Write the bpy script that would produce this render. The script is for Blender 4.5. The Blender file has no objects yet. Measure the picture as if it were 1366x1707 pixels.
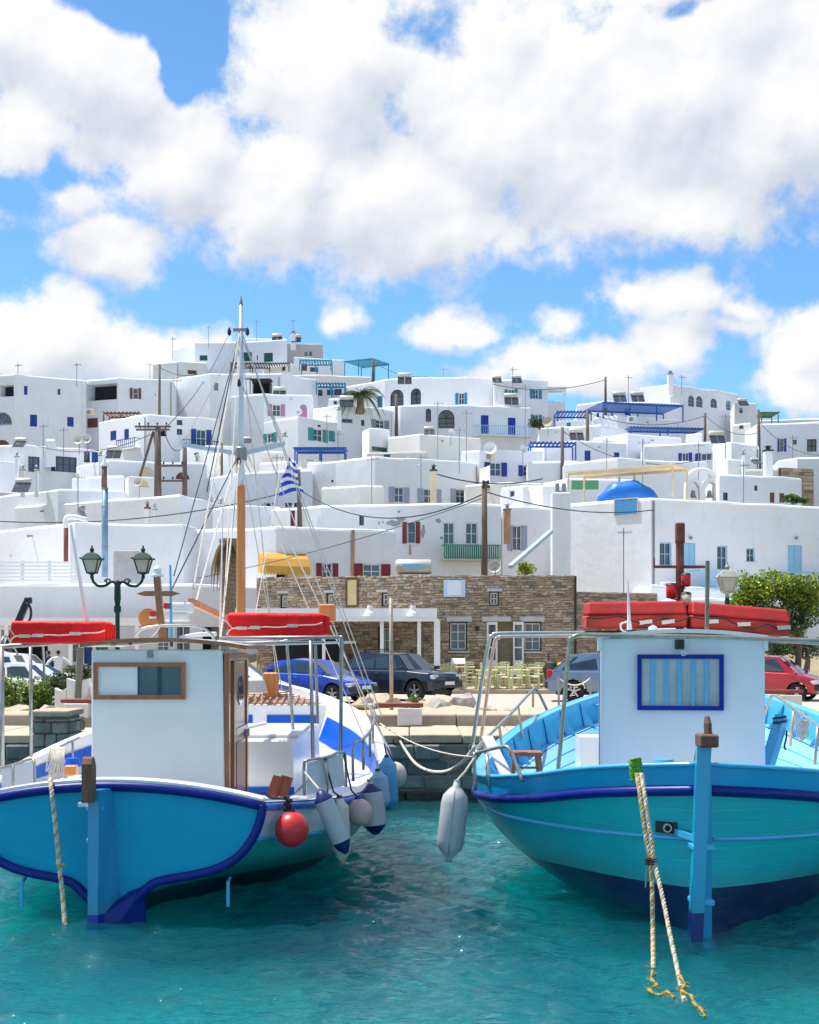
import bpy, bmesh, math, random
import numpy as np
from mathutils import Vector, Matrix
random.seed(7)
R = math.radians
sc = bpy.context.scene
F = 2400.0; HC = 3.2; HZ = 1078.0; CX = 683.0     # focal length in photo pixels, eye height, horizon row, centre column

# ---------------------------------------------------------------- camera
cam_d = bpy.data.cameras.new('camera'); cam = bpy.data.objects.new('camera', cam_d)
sc.collection.objects.link(cam); sc.camera = cam
cam.location = (0, 0, HC); cam.rotation_euler = (R(90), 0, 0)
cam_d.sensor_fit = 'HORIZONTAL'; cam_d.sensor_width = 36
cam_d.lens = F / 1366 * 36; cam_d.shift_y = (HZ - 853.5) / 1366
cam_d.clip_start = 0.1; cam_d.clip_end = 6000
sc.render.resolution_x = 819; sc.render.resolution_y = 1024

# ---------------------------------------------------------------- light
SUN_EL = 66.0; SUN_AZ = -68.0                       # azimuth from +Y (view direction), negative = left
sd = Vector((math.sin(R(SUN_AZ)) * math.cos(R(SUN_EL)), math.cos(R(SUN_AZ)) * math.cos(R(SUN_EL)), math.sin(R(SUN_EL))))
sun_d = bpy.data.lights.new('sun', 'SUN'); sun_d.energy = 4.2; sun_d.angle = R(0.53); sun_d.color = (1, .955, .88)
sun = bpy.data.objects.new('sun', sun_d); sc.collection.objects.link(sun)
sun.rotation_euler = sd.to_track_quat('Z', 'Y').to_euler()
sc.view_settings.view_transform = 'Standard'; sc.view_settings.look = 'None'
sc.view_settings.exposure = 0.62; sc.view_settings.gamma = 1; sc.view_settings.use_curve_mapping = False
sc.cycles.max_bounces = 6; sc.cycles.transparent_max_bounces = 12
sc.cycles.sample_clamp_indirect = 6

class NT:
    """small node-tree writer"""
    def __init__(s, nt): s.nt = nt; s.n = nt.nodes; s.l = nt.links
    def new(s, t, **k):
        x = s.n.new(t)
        for a, b in k.items():
            if a == 'inp':
                for i, v in b.items():
                    if hasattr(v, 'is_output') : s.l.new(v, x.inputs[i])
                    else: x.inputs[i].default_value = v
            else: setattr(x, a, b)
        return x
    def m(s, op, a, b=None, c=None, clamp=False):
        x = s.n.new('ShaderNodeMath'); x.operation = op; x.use_clamp = clamp
        for i, v in enumerate((a, b, c)):
            if v is None: continue
            if hasattr(v, 'is_output'): s.l.new(v, x.inputs[i])
            else: x.inputs[i].default_value = v
        return x.outputs[0]
    def mix(s, fac, a, b):
        x = s.n.new('ShaderNodeMix'); x.data_type = 'RGBA'
        for i, v in ((0, fac), (6, a), (7, b)):
            if hasattr(v, 'is_output'): s.l.new(v, x.inputs[i])
            else: x.inputs[i].default_value = v if i == 0 else (*v[:3], 1)
        return x.outputs[2]
    def ramp(s, fac, stops):
        x = s.n.new('ShaderNodeValToRGB'); s.l.new(fac, x.inputs[0]); e = x.color_ramp.elements
        while len(e) < len(stops): e.new(0.5)
        for el, (p, c) in zip(e, stops): el.position = p; el.color = (*c[:3], 1) if hasattr(c, '__len__') else (c, c, c, 1)
        return x.outputs[0]
    def noise(s, vec, scale, detail=4, rough=.55, dist=0):
        x = s.new('ShaderNodeTexNoise', inp={'Vector': vec, 'Scale': scale, 'Detail': detail, 'Roughness': rough, 'Distortion': dist})
        return x.outputs['Fac']

# ---------------------------------------------------------------- sky with clouds (all laid out by compass direction)
def AE(px, py):
    x = (px - CX) / F; z = (HZ - py) / F
    return (math.atan(x), math.atan2(z, math.hypot(1, x)))
w = bpy.data.worlds.new('World'); sc.world = w; w.use_nodes = True
W = NT(w.node_tree); W.n.clear()
tc = W.new('ShaderNodeTexCoord').outputs['Generated']
sep = W.new('ShaderNodeSeparateXYZ', inp={0: tc}).outputs
az = W.m('ARCTAN2', sep[0], sep[1]); el = W.m('ARCSINE', sep[2])
clouds = [(150,120,250,185,1.0),(60,225,150,95,1.),(20,40,170,130,1),(300,270,175,125,1.0),(560,130,235,215,1.1),(480,300,170,160,1.05),
          (640,330,285,150,1.05),(860,200,330,230,1.15),(1150,140,330,270,1.2),(1330,180,270,215,1.15),(1080,330,290,95,.9),(760,400,200,75,.9),
          (180,418,112,66,.85),(110,330,120,60,.6),(90,560,190,78,1.0),(250,580,165,62,.85),(370,570,75,45,.6),
          (565,516,48,40,.62),(745,545,112,44,.8),(880,588,110,50,.75),(985,600,140,58,.9),(1115,580,95,72,1.0),(955,520,60,36,.5),
          (1110,490,112,64,.85),(1060,500,70,50,.7),(1235,512,52,30,.4),(1345,590,80,95,.95),(1366,660,120,60,.9),(800,622,70,34,.5),(1210,548,80,26,.3)]
grp = bpy.data.node_groups.new('cloud_field', 'ShaderNodeTree')
grp.interface.new_socket('Vec', in_out='INPUT', socket_type='NodeSocketVector')
grp.interface.new_socket('Out', in_out='OUTPUT', socket_type='NodeSocketFloat')
grp.interface.new_socket('Soft', in_out='OUTPUT', socket_type='NodeSocketFloat')
G = NT(grp); gi = G.n.new('NodeGroupInput').outputs[0]; go = G.n.new('NodeGroupOutput')
n1 = G.new('ShaderNodeTexNoise', inp={'Vector': gi, 'Scale': 13.0, 'Detail': 3, 'Roughness': .5})
wv = G.new('ShaderNodeVectorMath', operation='SUBTRACT', inp={0: n1.outputs['Color'], 1: (.5, .5, .5)}).outputs[0]
wv = G.new('ShaderNodeVectorMath', operation='MULTIPLY', inp={0: wv, 1: (.075, .05, 0)}).outputs[0]
pv = G.new('ShaderNodeVectorMath', operation='ADD', inp={0: gi, 1: wv}).outputs[0]
best = None
for (px, py, rx, ry, s) in clouds:
    a, e = AE(px, py)
    d = G.new('ShaderNodeVectorMath', operation='SUBTRACT', inp={0: pv, 1: (a, e, 0)}).outputs[0]
    d = G.new('ShaderNodeVectorMath', operation='MULTIPLY', inp={0: d, 1: (F / rx, F / ry, 0)}).outputs[0]
    d = G.new('ShaderNodeVectorMath', operation='LENGTH', inp={0: d}).outputs['Value']
    v = G.m('MULTIPLY_ADD', d, -s, s)
    best = v if best is None else G.m('SMOOTH_MAX', best, v, .12)
# outside the pictured part of the sky the same kind of clouds go on
sx = G.new('ShaderNodeSeparateXYZ', inp={0: gi}).outputs
oa = G.m('SUBTRACT', G.m('ABSOLUTE', sx[0]), .33); oe = G.m('SUBTRACT', sx[1], .46)
out_w = G.m('MULTIPLY', G.m('MAXIMUM', oa, oe), 14, clamp=True)
ca = G.m('COSINE', sx[0]); sa = G.m('SINE', sx[0])
cv = G.new('ShaderNodeCombineXYZ', inp={0: ca, 1: sa, 2: G.m('MULTIPLY', sx[1], 1.7)}).outputs[0]
gen = G.m('MULTIPLY_ADD', G.noise(cv, 2.6, 2), 3.2, -1.45)
best = G.m('MAXIMUM', best, G.m('ADD', gen, G.m('MULTIPLY_ADD', out_w, 4, -4)))
soft_in = best
fb = G.noise(gi, 24, 10, .62); fb2 = G.noise(gi, 7, 3, .5); fs = G.noise(gi, 17, 2.5, .5)
G.l.new(G.m('ADD', G.m('MULTIPLY_ADD', fs, 1.1, -.55), G.m('MULTIPLY', soft_in, .8)), go.inputs[1])
best = G.m('ADD', best, G.m('MULTIPLY_ADD', fb, 1.7, -.85))
best = G.m('ADD', best, G.m('MULTIPLY_ADD', fb2, .5, -.25))
# holes of blue inside the big bank
for (px, py, rx, ry, s) in [(225,5,115,62,1.5),(300,70,52,88,1.5),(690,58,95,40,.42),(1150,2,70,20,.6),(95,262,34,44,.5),(780,160,60,26,.25),(1300,330,90,30,.3),(20,310,70,50,.5)]:
    a, e = AE(px, py)
    d = G.new('ShaderNodeVectorMath', operation='SUBTRACT', inp={0: pv, 1: (a, e, 0)}).outputs[0]
    d = G.new('ShaderNodeVectorMath', operation='MULTIPLY', inp={0: d, 1: (F / rx, F / ry, 0)}).outputs[0]
    d = G.new('ShaderNodeVectorMath', operation='LENGTH', inp={0: d}).outputs['Value']
    best = G.m('SUBTRACT', best, G.m('MULTIPLY', G.m('SUBTRACT', 1.2, d, clamp=True), s))
G.l.new(best, go.inputs[0])
def field(vec):
    g = W.n.new('ShaderNodeGroup'); g.node_tree = grp; W.l.new(vec, g.inputs[0]); return g.outputs
v0 = W.new('ShaderNodeCombineXYZ', inp={0: az, 1: el}).outputs[0]
v1 = W.new('ShaderNodeVectorMath', operation='ADD', inp={0: v0, 1: (-.012, .026, 0)}).outputs[0]
f0_ = field(v0); d0 = f0_[0]; s0_ = f0_[1]; s1_ = field(v1)[1]
mask = W.new('ShaderNodeMapRange', interpolation_type='SMOOTHSTEP', inp={0: d0, 1: -.06, 2: .46}).outputs[0]
v2 = W.new('ShaderNodeVectorMath', operation='ADD', inp={0: v0, 1: (-.003, .006, 0)}).outputs[0]
shade = W.m('MULTIPLY_ADD', W.m('SUBTRACT', s0_, s1_), 1.25, .69)
shade = W.m('MULTIPLY_ADD', W.m('SUBTRACT', d0, field(v2)[0]), .55, shade)
thick = W.m('MULTIPLY', W.m('SUBTRACT', s0_, .25), .20)
shade = W.m('SUBTRACT', shade, W.m('MAXIMUM', thick, 0.0), clamp=True)
ccol = W.ramp(shade, [(0.0, (.42, .455, .525)), (.35, (.495, .52, .575)), (.65, (.57, .585, .615)), (1.0, (.655, .655, .66))])
sky = W.new('ShaderNodeTexSky', sky_type='NISHITA', sun_disc=False, sun_elevation=R(SUN_EL), sun_rotation=R(SUN_AZ),
            altitude=0, air_density=.75, dust_density=.15, ozone_density=3.0).outputs[0]
skc = W.new('ShaderNodeVectorMath', operation='MULTIPLY', inp={0: sky, 1: (.72, 1.02, 1.12)}).outputs[0]
b1 = W.new('ShaderNodeBackground', inp={0: skc, 1: .125}).outputs[0]
b2 = W.new('ShaderNodeBackground', inp={0: ccol, 1: 1.0}).outputs[0]
above = W.new('ShaderNodeMapRange', inp={0: el, 1: -.02, 2: .02}).outputs[0]
ms = W.new('ShaderNodeMixShader', inp={0: W.m('MULTIPLY', mask, above), 1: b1, 2: b2}).outputs[0]
W.new('ShaderNodeOutputWorld', inp={0: ms})
w.cycles.sampling_method = 'MANUAL'; w.cycles.sample_map_resolution = 512

# ---------------------------------------------------------------- materials
def L(r, g, b):
    f = lambda c: ((c / 255 + .055) / 1.055) ** 2.4 if c > 10 else c / 255 / 12.92
    return (f(r), f(g), f(b))
MAT = {}
def mat(name, col, rough=.6, var=.08, scale=3.0, bump=0.0, bscale=40, metal=0, coat=0, rnd=0.0, stretch=(1, 1, 1), spec=.5, dirt=0.0, dirtcol=(.25, .2, .14), bdist=.02):
    if name in MAT: return MAT[name]
    m = bpy.data.materials.new(name); m.use_nodes = True; T = NT(m.node_tree); T.n.clear()
    co = T.new('ShaderNodeTexCoord').outputs['Object']
    co = T.new('ShaderNodeMapping', inp={0: co, 3: stretch}).outputs[0]
    nz = T.noise(co, scale, 5, .6)
    fac = T.ramp(nz, [(.3, 0.0), (.7, 1.0)])
    a = tuple(c * (1 - var) for c in col); b = tuple(min(1, c * (1 + var)) for c in col)
    c = T.mix(fac, a, b)
    if rnd:
        oi = T.new('ShaderNodeObjectInfo').outputs['Random']
        k = T.m('MULTIPLY_ADD', oi, 2 * rnd, 1 - rnd)
        c = T.new('ShaderNodeVectorMath', operation='SCALE', inp={0: c, 'Scale': k}).outputs[0]
    if dirt:
        dco = T.new('ShaderNodeMapping', inp={0: T.new('ShaderNodeTexCoord').outputs['Object'], 3: (1.6, 1.6, .22)}).outputs[0]
        dn = T.ramp(T.noise(dco, 2.3, 6, .7), [(.56, 0.0), (.75, 1.0)])
        c = T.mix(T.m('MULTIPLY', dn, dirt), c, dirtcol)
    p = T.new('ShaderNodeBsdfPrincipled', inp={'Base Color': c, 'Roughness': rough, 'Metallic': metal, 'Coat Weight': coat, 'Coat Roughness': .08, 'Specular IOR Level': spec})
    if bump:
        bn = T.noise(co, bscale, 4, .6)
        T.l.new(T.new('ShaderNodeBump', inp={'Strength': bump, 'Distance': bdist, 'Height': bn}).outputs[0], p.inputs['Normal'])
    T.new('ShaderNodeOutputMaterial', inp={0: p.outputs[0]})
    MAT[name] = m; return m
def glass(name, col, rough=.04):
    if name in MAT: return MAT[name]
    m = mat(name, col, rough, .35, 1.2, coat=0, spec=.9); return m
def leafmat(name, col):
    if name in MAT: return MAT[name]
    m = mat(name, col, .5, .25, 2.5); T = NT(m.node_tree)
    p = [n for n in T.n if n.type == 'BSDF_PRINCIPLED'][0]; o = [n for n in T.n if n.type == 'OUTPUT_MATERIAL'][0]
    tr = T.new('ShaderNodeBsdfTranslucent', inp={0: (*[min(1, c * 1.5) for c in col], 1)})
    ms = T.new('ShaderNodeMixShader', inp={0: .35, 1: p.outputs[0], 2: tr.outputs[0]})
    T.l.new(ms.outputs[0], o.inputs[0]); return m

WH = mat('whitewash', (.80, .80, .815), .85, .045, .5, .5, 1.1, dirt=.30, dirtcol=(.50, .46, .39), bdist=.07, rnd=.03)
WC = mat('cream_and_sunlit_whitewash', (.80, .765, .71), .85, .04, .6, .5, 1.1, bdist=.07, dirt=.24, dirtcol=(.5, .42, .3))  # cream walls, plus white ones with sunlit warmth put into the colour
WB = mat('cool_and_shaded_whitewash', (.76, .785, .84), .85, .035, .6, .5, 1.1, bdist=.07, dirt=.16, dirtcol=(.5, .5, .5))  # cool walls, plus white ones with the blue of shade put into the colour
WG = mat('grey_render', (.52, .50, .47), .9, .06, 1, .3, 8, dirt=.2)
CONC = mat('bare_concrete', (.50, .47, .42), .9, .15, 2, .4, 20)
BLUE = mat('navy_blue_paint', L(8, 62, 140), .45, .12, 4); ROYAL = mat('royal_blue_paint', L(8, 48, 150), .45, .12, 4)
TURQ = mat('turquoise_paint', L(30, 135, 165), .5, .12, 4); TEALP = mat('teal_paint', L(30, 150, 150), .5, .12, 4)
LBLUE = mat('light_blue_paint', L(150, 200, 228), .5, .08, 4); REDP = mat('dark_red_paint', L(130, 22, 40), .5, .12, 4)
BROWN = mat('brown_red_paint', L(120, 60, 50), .55, .15, 4); PINK = mat('mauve_paint', L(185, 125, 165), .5, .1, 4)
GREEN = mat('green_paint', L(15, 120, 85), .5, .15, 4); DGREEN = mat('dark_green_paint', L(12, 82, 78), .5, .12, 4)
GREYB = mat('grey_blue_paint', L(150, 160, 185), .5, .1, 4); GREYP = mat('grey_brown_paint', L(140, 135, 135), .6, .1, 4)
WPAINT = mat('white_gloss_paint', (.80, .80, .80), .3, .02, 2); CREAMP = mat('cream_paint', L(225, 205, 165), .6, .08, 3)
NAVY = mat('dark_navy_frame', L(18, 38, 58), .45, .1, 4)
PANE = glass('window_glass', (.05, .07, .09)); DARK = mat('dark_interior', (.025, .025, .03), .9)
WOODG = mat('weathered_wood', (.13, .095, .075), .85, .3, 3, .6, 30, stretch=(3, 3, .4), rnd=.2)
STEEL = mat('galvanised_steel', (.36, .37, .36), .42, .2, 8, metal=.7); STAIN = mat('stainless_tube', (.50, .48, .44), .3, .15, 8, metal=.95)
RUST = mat('rusty_iron', L(125, 72, 55), .8, .35, 9, .4, 30); BLACK = mat('black_rubber', (.02, .02, .022), .6, .2, 8)
CABLE = mat('black_cable', (.03, .03, .035), .6); GALV = mat('dull_metal', (.30, .30, .30), .55, .2, 6, metal=.5)

# ---------------------------------------------------------------- mesh helpers
def P(px, py, Y): return Vector(((px - CX) / F * Y, Y, HC - (py - HZ) / F * Y))
def X(px, Y): return (px - CX) / F * Y
def Z(py, Y): return HC - (py - HZ) / F * Y
WO = {}
def link(o, parent=None):
    sc.collection.objects.link(o)
    if parent is not None: o.parent = parent
    WO[o.name] = WO[parent.name] + o.location if parent is not None else Vector(o.location)
    return o
def thing(name, label, cat, loc=(0, 0, 0), group=None, rz=0):
    o = bpy.data.objects.new(name, None); o.empty_display_size = .2; o.location = loc; o.rotation_euler[2] = rz; link(o)
    o['label'] = label; o['category'] = cat
    if group: o['group'] = group
    return o
def tag(o, label, cat, group=None, kind=None):
    if label: o['label'] = label
    if cat: o['category'] = cat
    if group: o['group'] = group
    if kind: o['kind'] = kind
    return o
class MB:
    def __init__(s): s.v = []; s.f = []; s.mi = []; s.cur = 0
    def add(s, vs, fs):
        b = len(s.v); s.v += [tuple(v) for v in vs]; s.f += [tuple(i + b for i in f) for f in fs]; s.mi += [s.cur] * len(fs); return s
    def quad(s, *p): return s.add(p, [tuple(range(len(p)))])
    def hexa(s, p): return s.add(p, [(0, 3, 2, 1), (4, 5, 6, 7), (0, 1, 5, 4), (1, 2, 6, 5), (2, 3, 7, 6), (3, 0, 4, 7)])
    def box(s, x0, x1, y0, y1, z0, z1):
        return s.hexa([(x0, y0, z0), (x1, y0, z0), (x1, y1, z0), (x0, y1, z0), (x0, y0, z1), (x1, y0, z1), (x1, y1, z1), (x0, y1, z1)])
    def ob(s, c, u, v, w_):
        c, u, v, w_ = Vector(c), Vector(u), Vector(v), Vector(w_)
        return s.hexa([c - u - v - w_, c + u - v - w_, c + u + v - w_, c - u + v - w_, c - u - v + w_, c + u - v + w_, c + u + v + w_, c - u + v + w_])
    def bar(s, p, q, a, b=None, up=(0, 0, 1)):
        p, q = Vector(p), Vector(q); d = q - p
        if d.length < 1e-6: return s
        up = Vector(up); dn = d.normalized()
        if abs(dn.dot(up)) > .95: up = Vector((0, 1, 0))
        r = dn.cross(up).normalized(); u = r.cross(dn)
        return s.ob((p + q) / 2, d / 2, r * a / 2, u * (b or a) / 2)
    def tube(s, pts, r, n=8, cap=True):
        pts = [Vector(p) for p in pts]; k = len(pts); rs = r if hasattr(r, '__len__') else [r] * k
        ring = []; prev = None; b = len(s.v)
        for i, p in enumerate(pts):
            d = (pts[min(i + 1, k - 1)] - pts[max(i - 1, 0)])
            d = d.normalized() if d.length > 1e-9 else Vector((0, 0, 1))
            if prev is None:
                a = Vector((0, 0, 1)) if abs(d.z) < .9 else Vector((1, 0, 0)); u = d.cross(a).normalized()
            else: u = (prev - d * prev.dot(d)).normalized()
            prev = u; v = d.cross(u)
            for j in range(n):
                t = 2 * math.pi * j / n; s.v.append(tuple(p + (u * math.cos(t) + v * math.sin(t)) * rs[i]))
        for i in range(k - 1):
            for j in range(n):
                j2 = (j + 1) % n; s.f.append((b + i * n + j, b + i * n + j2, b + (i + 1) * n + j2, b + (i + 1) * n + j)); s.mi.append(s.cur)
        if cap:
            s.f.append(tuple(b + j for j in reversed(range(n)))); s.f.append(tuple(b + (k - 1) * n + j for j in range(n))); s.mi += [s.cur] * 2
        return s
    def cyl(s, p, q, r, n=10): return s.tube([p, q], r, n)
    def lathe(s, c, prof, n=16, axis=(0, 0, 1), e=(1, 1)):
        c = Vector(c); ax = Vector(axis).normalized(); a = Vector((1, 0, 0)) if abs(ax.x) < .9 else Vector((0, 1, 0))
        u = ax.cross(a).normalized(); v = ax.cross(u); b = len(s.v)
        for (r, z) in prof:
            for j in range(n):
                t = 2 * math.pi * j / n; s.v.append(tuple(c + ax * z + (u * math.cos(t) * e[0] + v * math.sin(t) * e[1]) * max(r, 1e-4)))
        for i in range(len(prof) - 1):
            for j in range(n):
                j2 = (j + 1) % n; s.f.append((b + i * n + j, b + i * n + j2, b + (i + 1) * n + j2, b + (i + 1) * n + j)); s.mi.append(s.cur)
        return s
    def sph(s, c, r, n=14, m=9):
        r = r if hasattr(r, '__len__') else (r, r, r); b = len(s.v)
        for i in range(m + 1):
            a = math.pi * i / m
            for j in range(n):
                t = 2 * math.pi * j / n; s.v.append((c[0] + r[0] * math.sin(a) * math.cos(t), c[1] + r[1] * math.sin(a) * math.sin(t), c[2] + r[2] * math.cos(a)))
        for i in range(m):
            for j in range(n):
                j2 = (j + 1) % n; s.f.append((b + i * n + j, b + (i + 1) * n + j, b + (i + 1) * n + j2, b + i * n + j2)); s.mi.append(s.cur)
        return s
    def rbox(s, c, h, r=.05, seg=2, rot=None):
        bm = bmesh.new(); bmesh.ops.create_cube(bm, size=2)
        for v in bm.verts: v.co = Vector((v.co.x * h[0], v.co.y * h[1], v.co.z * h[2]))
        bmesh.ops.bevel(bm, geom=bm.edges[:], offset=r, segments=seg, affect='EDGES', profile=.5)
        M = Matrix.Translation(Vector(c)) @ (rot.to_4x4() if rot else Matrix())
        s.add([M @ v.co for v in bm.verts], [tuple(v.index for v in f.verts) for f in bm.faces]); bm.free(); return s
    def build(s, name, mats, parent=None, smooth=False, fix=True):
        me = bpy.data.meshes.new(name); off = WO[parent.name] if parent is not None else Vector((0, 0, 0))
        me.from_pydata([(v[0] - off.x, v[1] - off.y, v[2] - off.z) for v in s.v], [], s.f)
        for m in (mats if isinstance(mats, (list, tuple)) else [mats]): me.materials.append(m)
        if any(s.mi): me.polygons.foreach_set('material_index', s.mi)
        if fix:
            bm = bmesh.new(); bm.from_mesh(me)
            bmesh.ops.recalc_face_normals(bm, faces=bm.faces[:]); bm.to_mesh(me); bm.free()
        if smooth: me.polygons.foreach_set('use_smooth', [True] * len(me.polygons))
        me.update(); o = bpy.data.objects.new(name, me)
        return link(o, parent)
def top(mb, name, mats, label, cat, group=None, smooth=False, kind=None):
    """a thing that is one mesh, its origin at its base"""
    vs = np.array(mb.v); c = Vector((float(vs[:, 0].mean()), float(vs[:, 1].mean()), float(vs[:, 2].min())))
    mb.v = [(v[0] - c.x, v[1] - c.y, v[2] - c.z) for v in mb.v]
    o = mb.build(name, mats, None, smooth); o.location = c; WO[o.name] = c.copy(); return tag(o, label, cat, group, kind)
def copy_tree(o, parent=None):
    c = o.copy(); sc.collection.objects.link(c)
    if parent is not None: c.parent = parent
    for ch in list(o.children): copy_tree(ch, c)
    return c
def catenary(p, q, sag, n=14):
    p, q = Vector(p), Vector(q)
    return [p.lerp(q, i / n) - Vector((0, 0, sag * 4 * (i / n) * (1 - i / n))) for i in range(n + 1)]
def smooth_pts(pts, n=6):
    pts = [Vector(p) for p in pts]; out = []
    for i in range(len(pts) - 1):
        p0 = pts[max(i - 1, 0)]; p1 = pts[i]; p2 = pts[i + 1]; p3 = pts[min(i + 2, len(pts) - 1)]
        for k in range(n):
            t = k / n
            out.append(.5 * ((2 * p1) + (-p0 + p2) * t + (2 * p0 - 5 * p1 + 4 * p2 - p3) * t * t + (-p0 + 3 * p1 - 3 * p2 + p3) * t ** 3))
    return out + [pts[-1]]
def itp(tab, t):
    if t <= tab[0][0]: return tab[0][1]
    for (a, x), (b, y) in zip(tab, tab[1:]):
        if t <= b:
            k = (t - a) / (b - a); return x + (y - x) * k
    return tab[-1][1]
def cr(tab, t):
    """smooth (Catmull-Rom) table lookup"""
    n = len(tab)
    if t <= tab[0][0]: return tab[0][1]
    if t >= tab[-1][0]: return tab[-1][1]
    for i in range(n - 1):
        a, y1 = tab[i]; b, y2 = tab[i + 1]
        if t <= b:
            h = b - a; k = (t - a) / h
            m1 = (y2 - tab[i - 1][1]) / (b - tab[i - 1][0]) if i > 0 else (y2 - y1) / h
            m2 = (tab[i + 2][1] - y1) / (tab[i + 2][0] - a) if i + 2 < n else (y2 - y1) / h
            return (2 * k ** 3 - 3 * k ** 2 + 1) * y1 + (k ** 3 - 2 * k ** 2 + k) * h * m1 + (-2 * k ** 3 + 3 * k ** 2) * y2 + (k ** 3 - k ** 2) * h * m2
# ================================================================ THE SETTING
def terr(x, y):
    t = itp([(55, 1.2), (64, 1.3), (78, 2.2), (90, 3.8), (110, 8), (130, 12.5), (155, 19.5), (190, 32), (208, 39.5), (215, 40.5), (260, 42), (400, 30), (900, 5)], y)
    t += 1.3 * math.sin(x * .05 + y * .02)
    if y > 120:
        k = min(1, (y - 120) / 60)
        t -= k * (itp([(-120, 9), (-60, 4), (-46, 1.5), (-28, 0), (10, 5), (45, 9), (90, 13), (200, 20)], x))
    return max(t, 1.15) if y < 900 else t
SAND = mat('sandy_ground', (.50, .395, .28), .95, .12, 1.2, .5, 25); ROADM = mat('pale_road', (.47, .405, .34), .9, .07, .7, .3, 40)
SCRUB = mat('dry_scrub_hill', (.26, .21, .12), .95, .35, .25, .6, 2); SLAB = mat('quay_slab', (.50, .40, .285), .85, .16, 2.5, .4, 18, rnd=.08)
KERBM = mat('kerb_stone', (.40, .335, .265), .85, .12, 3, .4, 20, rnd=.1)
mb = MB(); xs = [-400, -250] + list(range(-160, 181, 5)) + [260, 400]; ys = [55, 60, 64, 70, 78, 84, 90, 97, 104, 110, 117, 124, 130, 137, 145, 155, 165, 175, 190, 202, 215, 235, 260, 320, 400, 600, 900, 1400]
mb.add([(x, y, terr(x, y) if y > 64 else 1.2) for y in ys for x in xs], [(j * len(xs) + i, j * len(xs) + i + 1, (j + 1) * len(xs) + i + 1, (j + 1) * len(xs) + i) for j in range(len(ys) - 1) for i in range(len(xs) - 1)])
tag(mb.build('hillside', SCRUB, None, True), None, None, kind='structure')
tag(MB().box(-400, 400, 43.5, 56.0, .2, 1.36).build('road', ROADM), None, None, kind='structure')
mb = MB()   # promenade ground: a gently falling sandy strip behind the kerb
gx = [-400, -60] + [x * .8 for x in range(-30, 38)] + [60, 400]; gy = [33.95, 34.6, 35.4, 36.2, 37, 38, 39, 40, 41, 42, 43, 43.5]
def pz(x, y): return (1.60 if y < 35 else 1.60 - .225 * min(1, (y - 35) / 8.5)) + (.05 * math.sin(x * 2.1 + y * 1.7) * math.sin(y * 1.3) if 35 < y < 43 and abs(x) < 50 else 0)
mb.add([(x, y, pz(x, y)) for y in gy for x in gx], [(j * len(gx) + i, j * len(gx) + i + 1, (j + 1) * len(gx) + i + 1, (j + 1) * len(gx) + i) for j in range(len(gy) - 1) for i in range(len(gx) - 1)])
tag(mb.build('promenade', SAND, None, True), None, None, kind='structure')
mb = MB(); mb.hexa([(-400, 56.3, .5), (400, 56.3, .5), (400, 66, .5), (-400, 66, .5), (-400, 56.3, 1.50), (400, 56.3, 1.50), (400, 66, 1.85), (-400, 66, 1.85)])
tag(mb.build('restaurant_terrace', SAND), None, None, kind='structure')
# quay: body, separate slabs and kerb stones
quay = tag(MB().box(-400, 400, 30.25, 33.7, -3, 1.22).build('quay', CONC), None, None, kind='structure')
tag(MB().box(-400, 400, 33.7, 43.5, -3, 1.2).build('quay_fill', SAND), None, None, kind='structure')
for i in range(26):
    x = -14.3 + i * 1.1; g = random.uniform(-.012, .012)
    MB().rbox((x + .55, 31.75, 1.27 + g), (.54, 1.72, .09), .02, 1).build('slab', SLAB, quay)
    if i % 2 == 0 : MB().rbox((x + 1.1, 33.82, 1.42), (1.09, .16, .19), .025, 1).build('kerb_stone', KERBM, quay)
tkerb = tag(MB().box(-60, 60, 56.12, 56.3, .5, 1.46).build('terrace_kerb', CONC), None, None, kind='structure')
for i in range(22):
    MB().rbox((-17 + i * 1.6, 56.1, 1.37), (.79, .12, .155), .02, 1).build('kerb_stone', KERBM, tkerb)
# quay wall of dressed blocks under the slabs
STONES = [mat('stone_a', (.44, .35, .25), .9, .2, 6, .6, 40), mat('stone_b', (.33, .255, .18), .9, .2, 6, .6, 40), mat('stone_c', (.52, .43, .33), .9, .2, 6, .6, 40),
          mat('stone_d', (.36, .32, .27), .9, .2, 6, .6, 40), mat('stone_e', (.42, .29, .19), .9, .2, 6, .6, 40), mat('stone_f', (.22, .175, .135), .9, .2, 6, .6, 40)]
WETS = [mat('quay_block_a', (.20, .22, .20), .75, .35, 4, .7, 30), mat('quay_block_b', (.13, .15, .15), .75, .35, 4, .7, 30), mat('quay_block_c', (.21, .20, .17), .75, .35, 4, .7, 30)]
ALGAE = mat('quay_block_wet', (.05, .045, .035), .35, .4, 5, .8, 25)
MORTAR = mat('mortar', (.30, .25, .19), .95, .15, 5, .4, 30)
qw = thing('quay_wall', 'dark blockwork quay wall rising from the water between the two boats', 'wall', (0, 30.2, -.5))
MB().box(-14, 14, 30.03, 30.24, -1, 1.16).build('mortar_core', MORTAR, qw)
for r, (z0, z1) in enumerate([(-.75, -.2), (-.18, .2), (.22, .5), (.52, .82), (.84, 1.16)]):
    x = -14 + random.uniform(-.4, 0)
    while x < 14:
        l = random.uniform(.45, .95)
        m = ALGAE if z1 < .3 else random.choice(WETS)
        MB().rbox((x + l / 2, 30.1 + random.uniform(-.02, .02), (z0 + z1) / 2), (l / 2 - .005, .12 + random.uniform(-.02, .03), (z1 - z0) / 2 - .003), random.uniform(.015, .05), 1).build('block', m, qw)
        x += l
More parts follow.
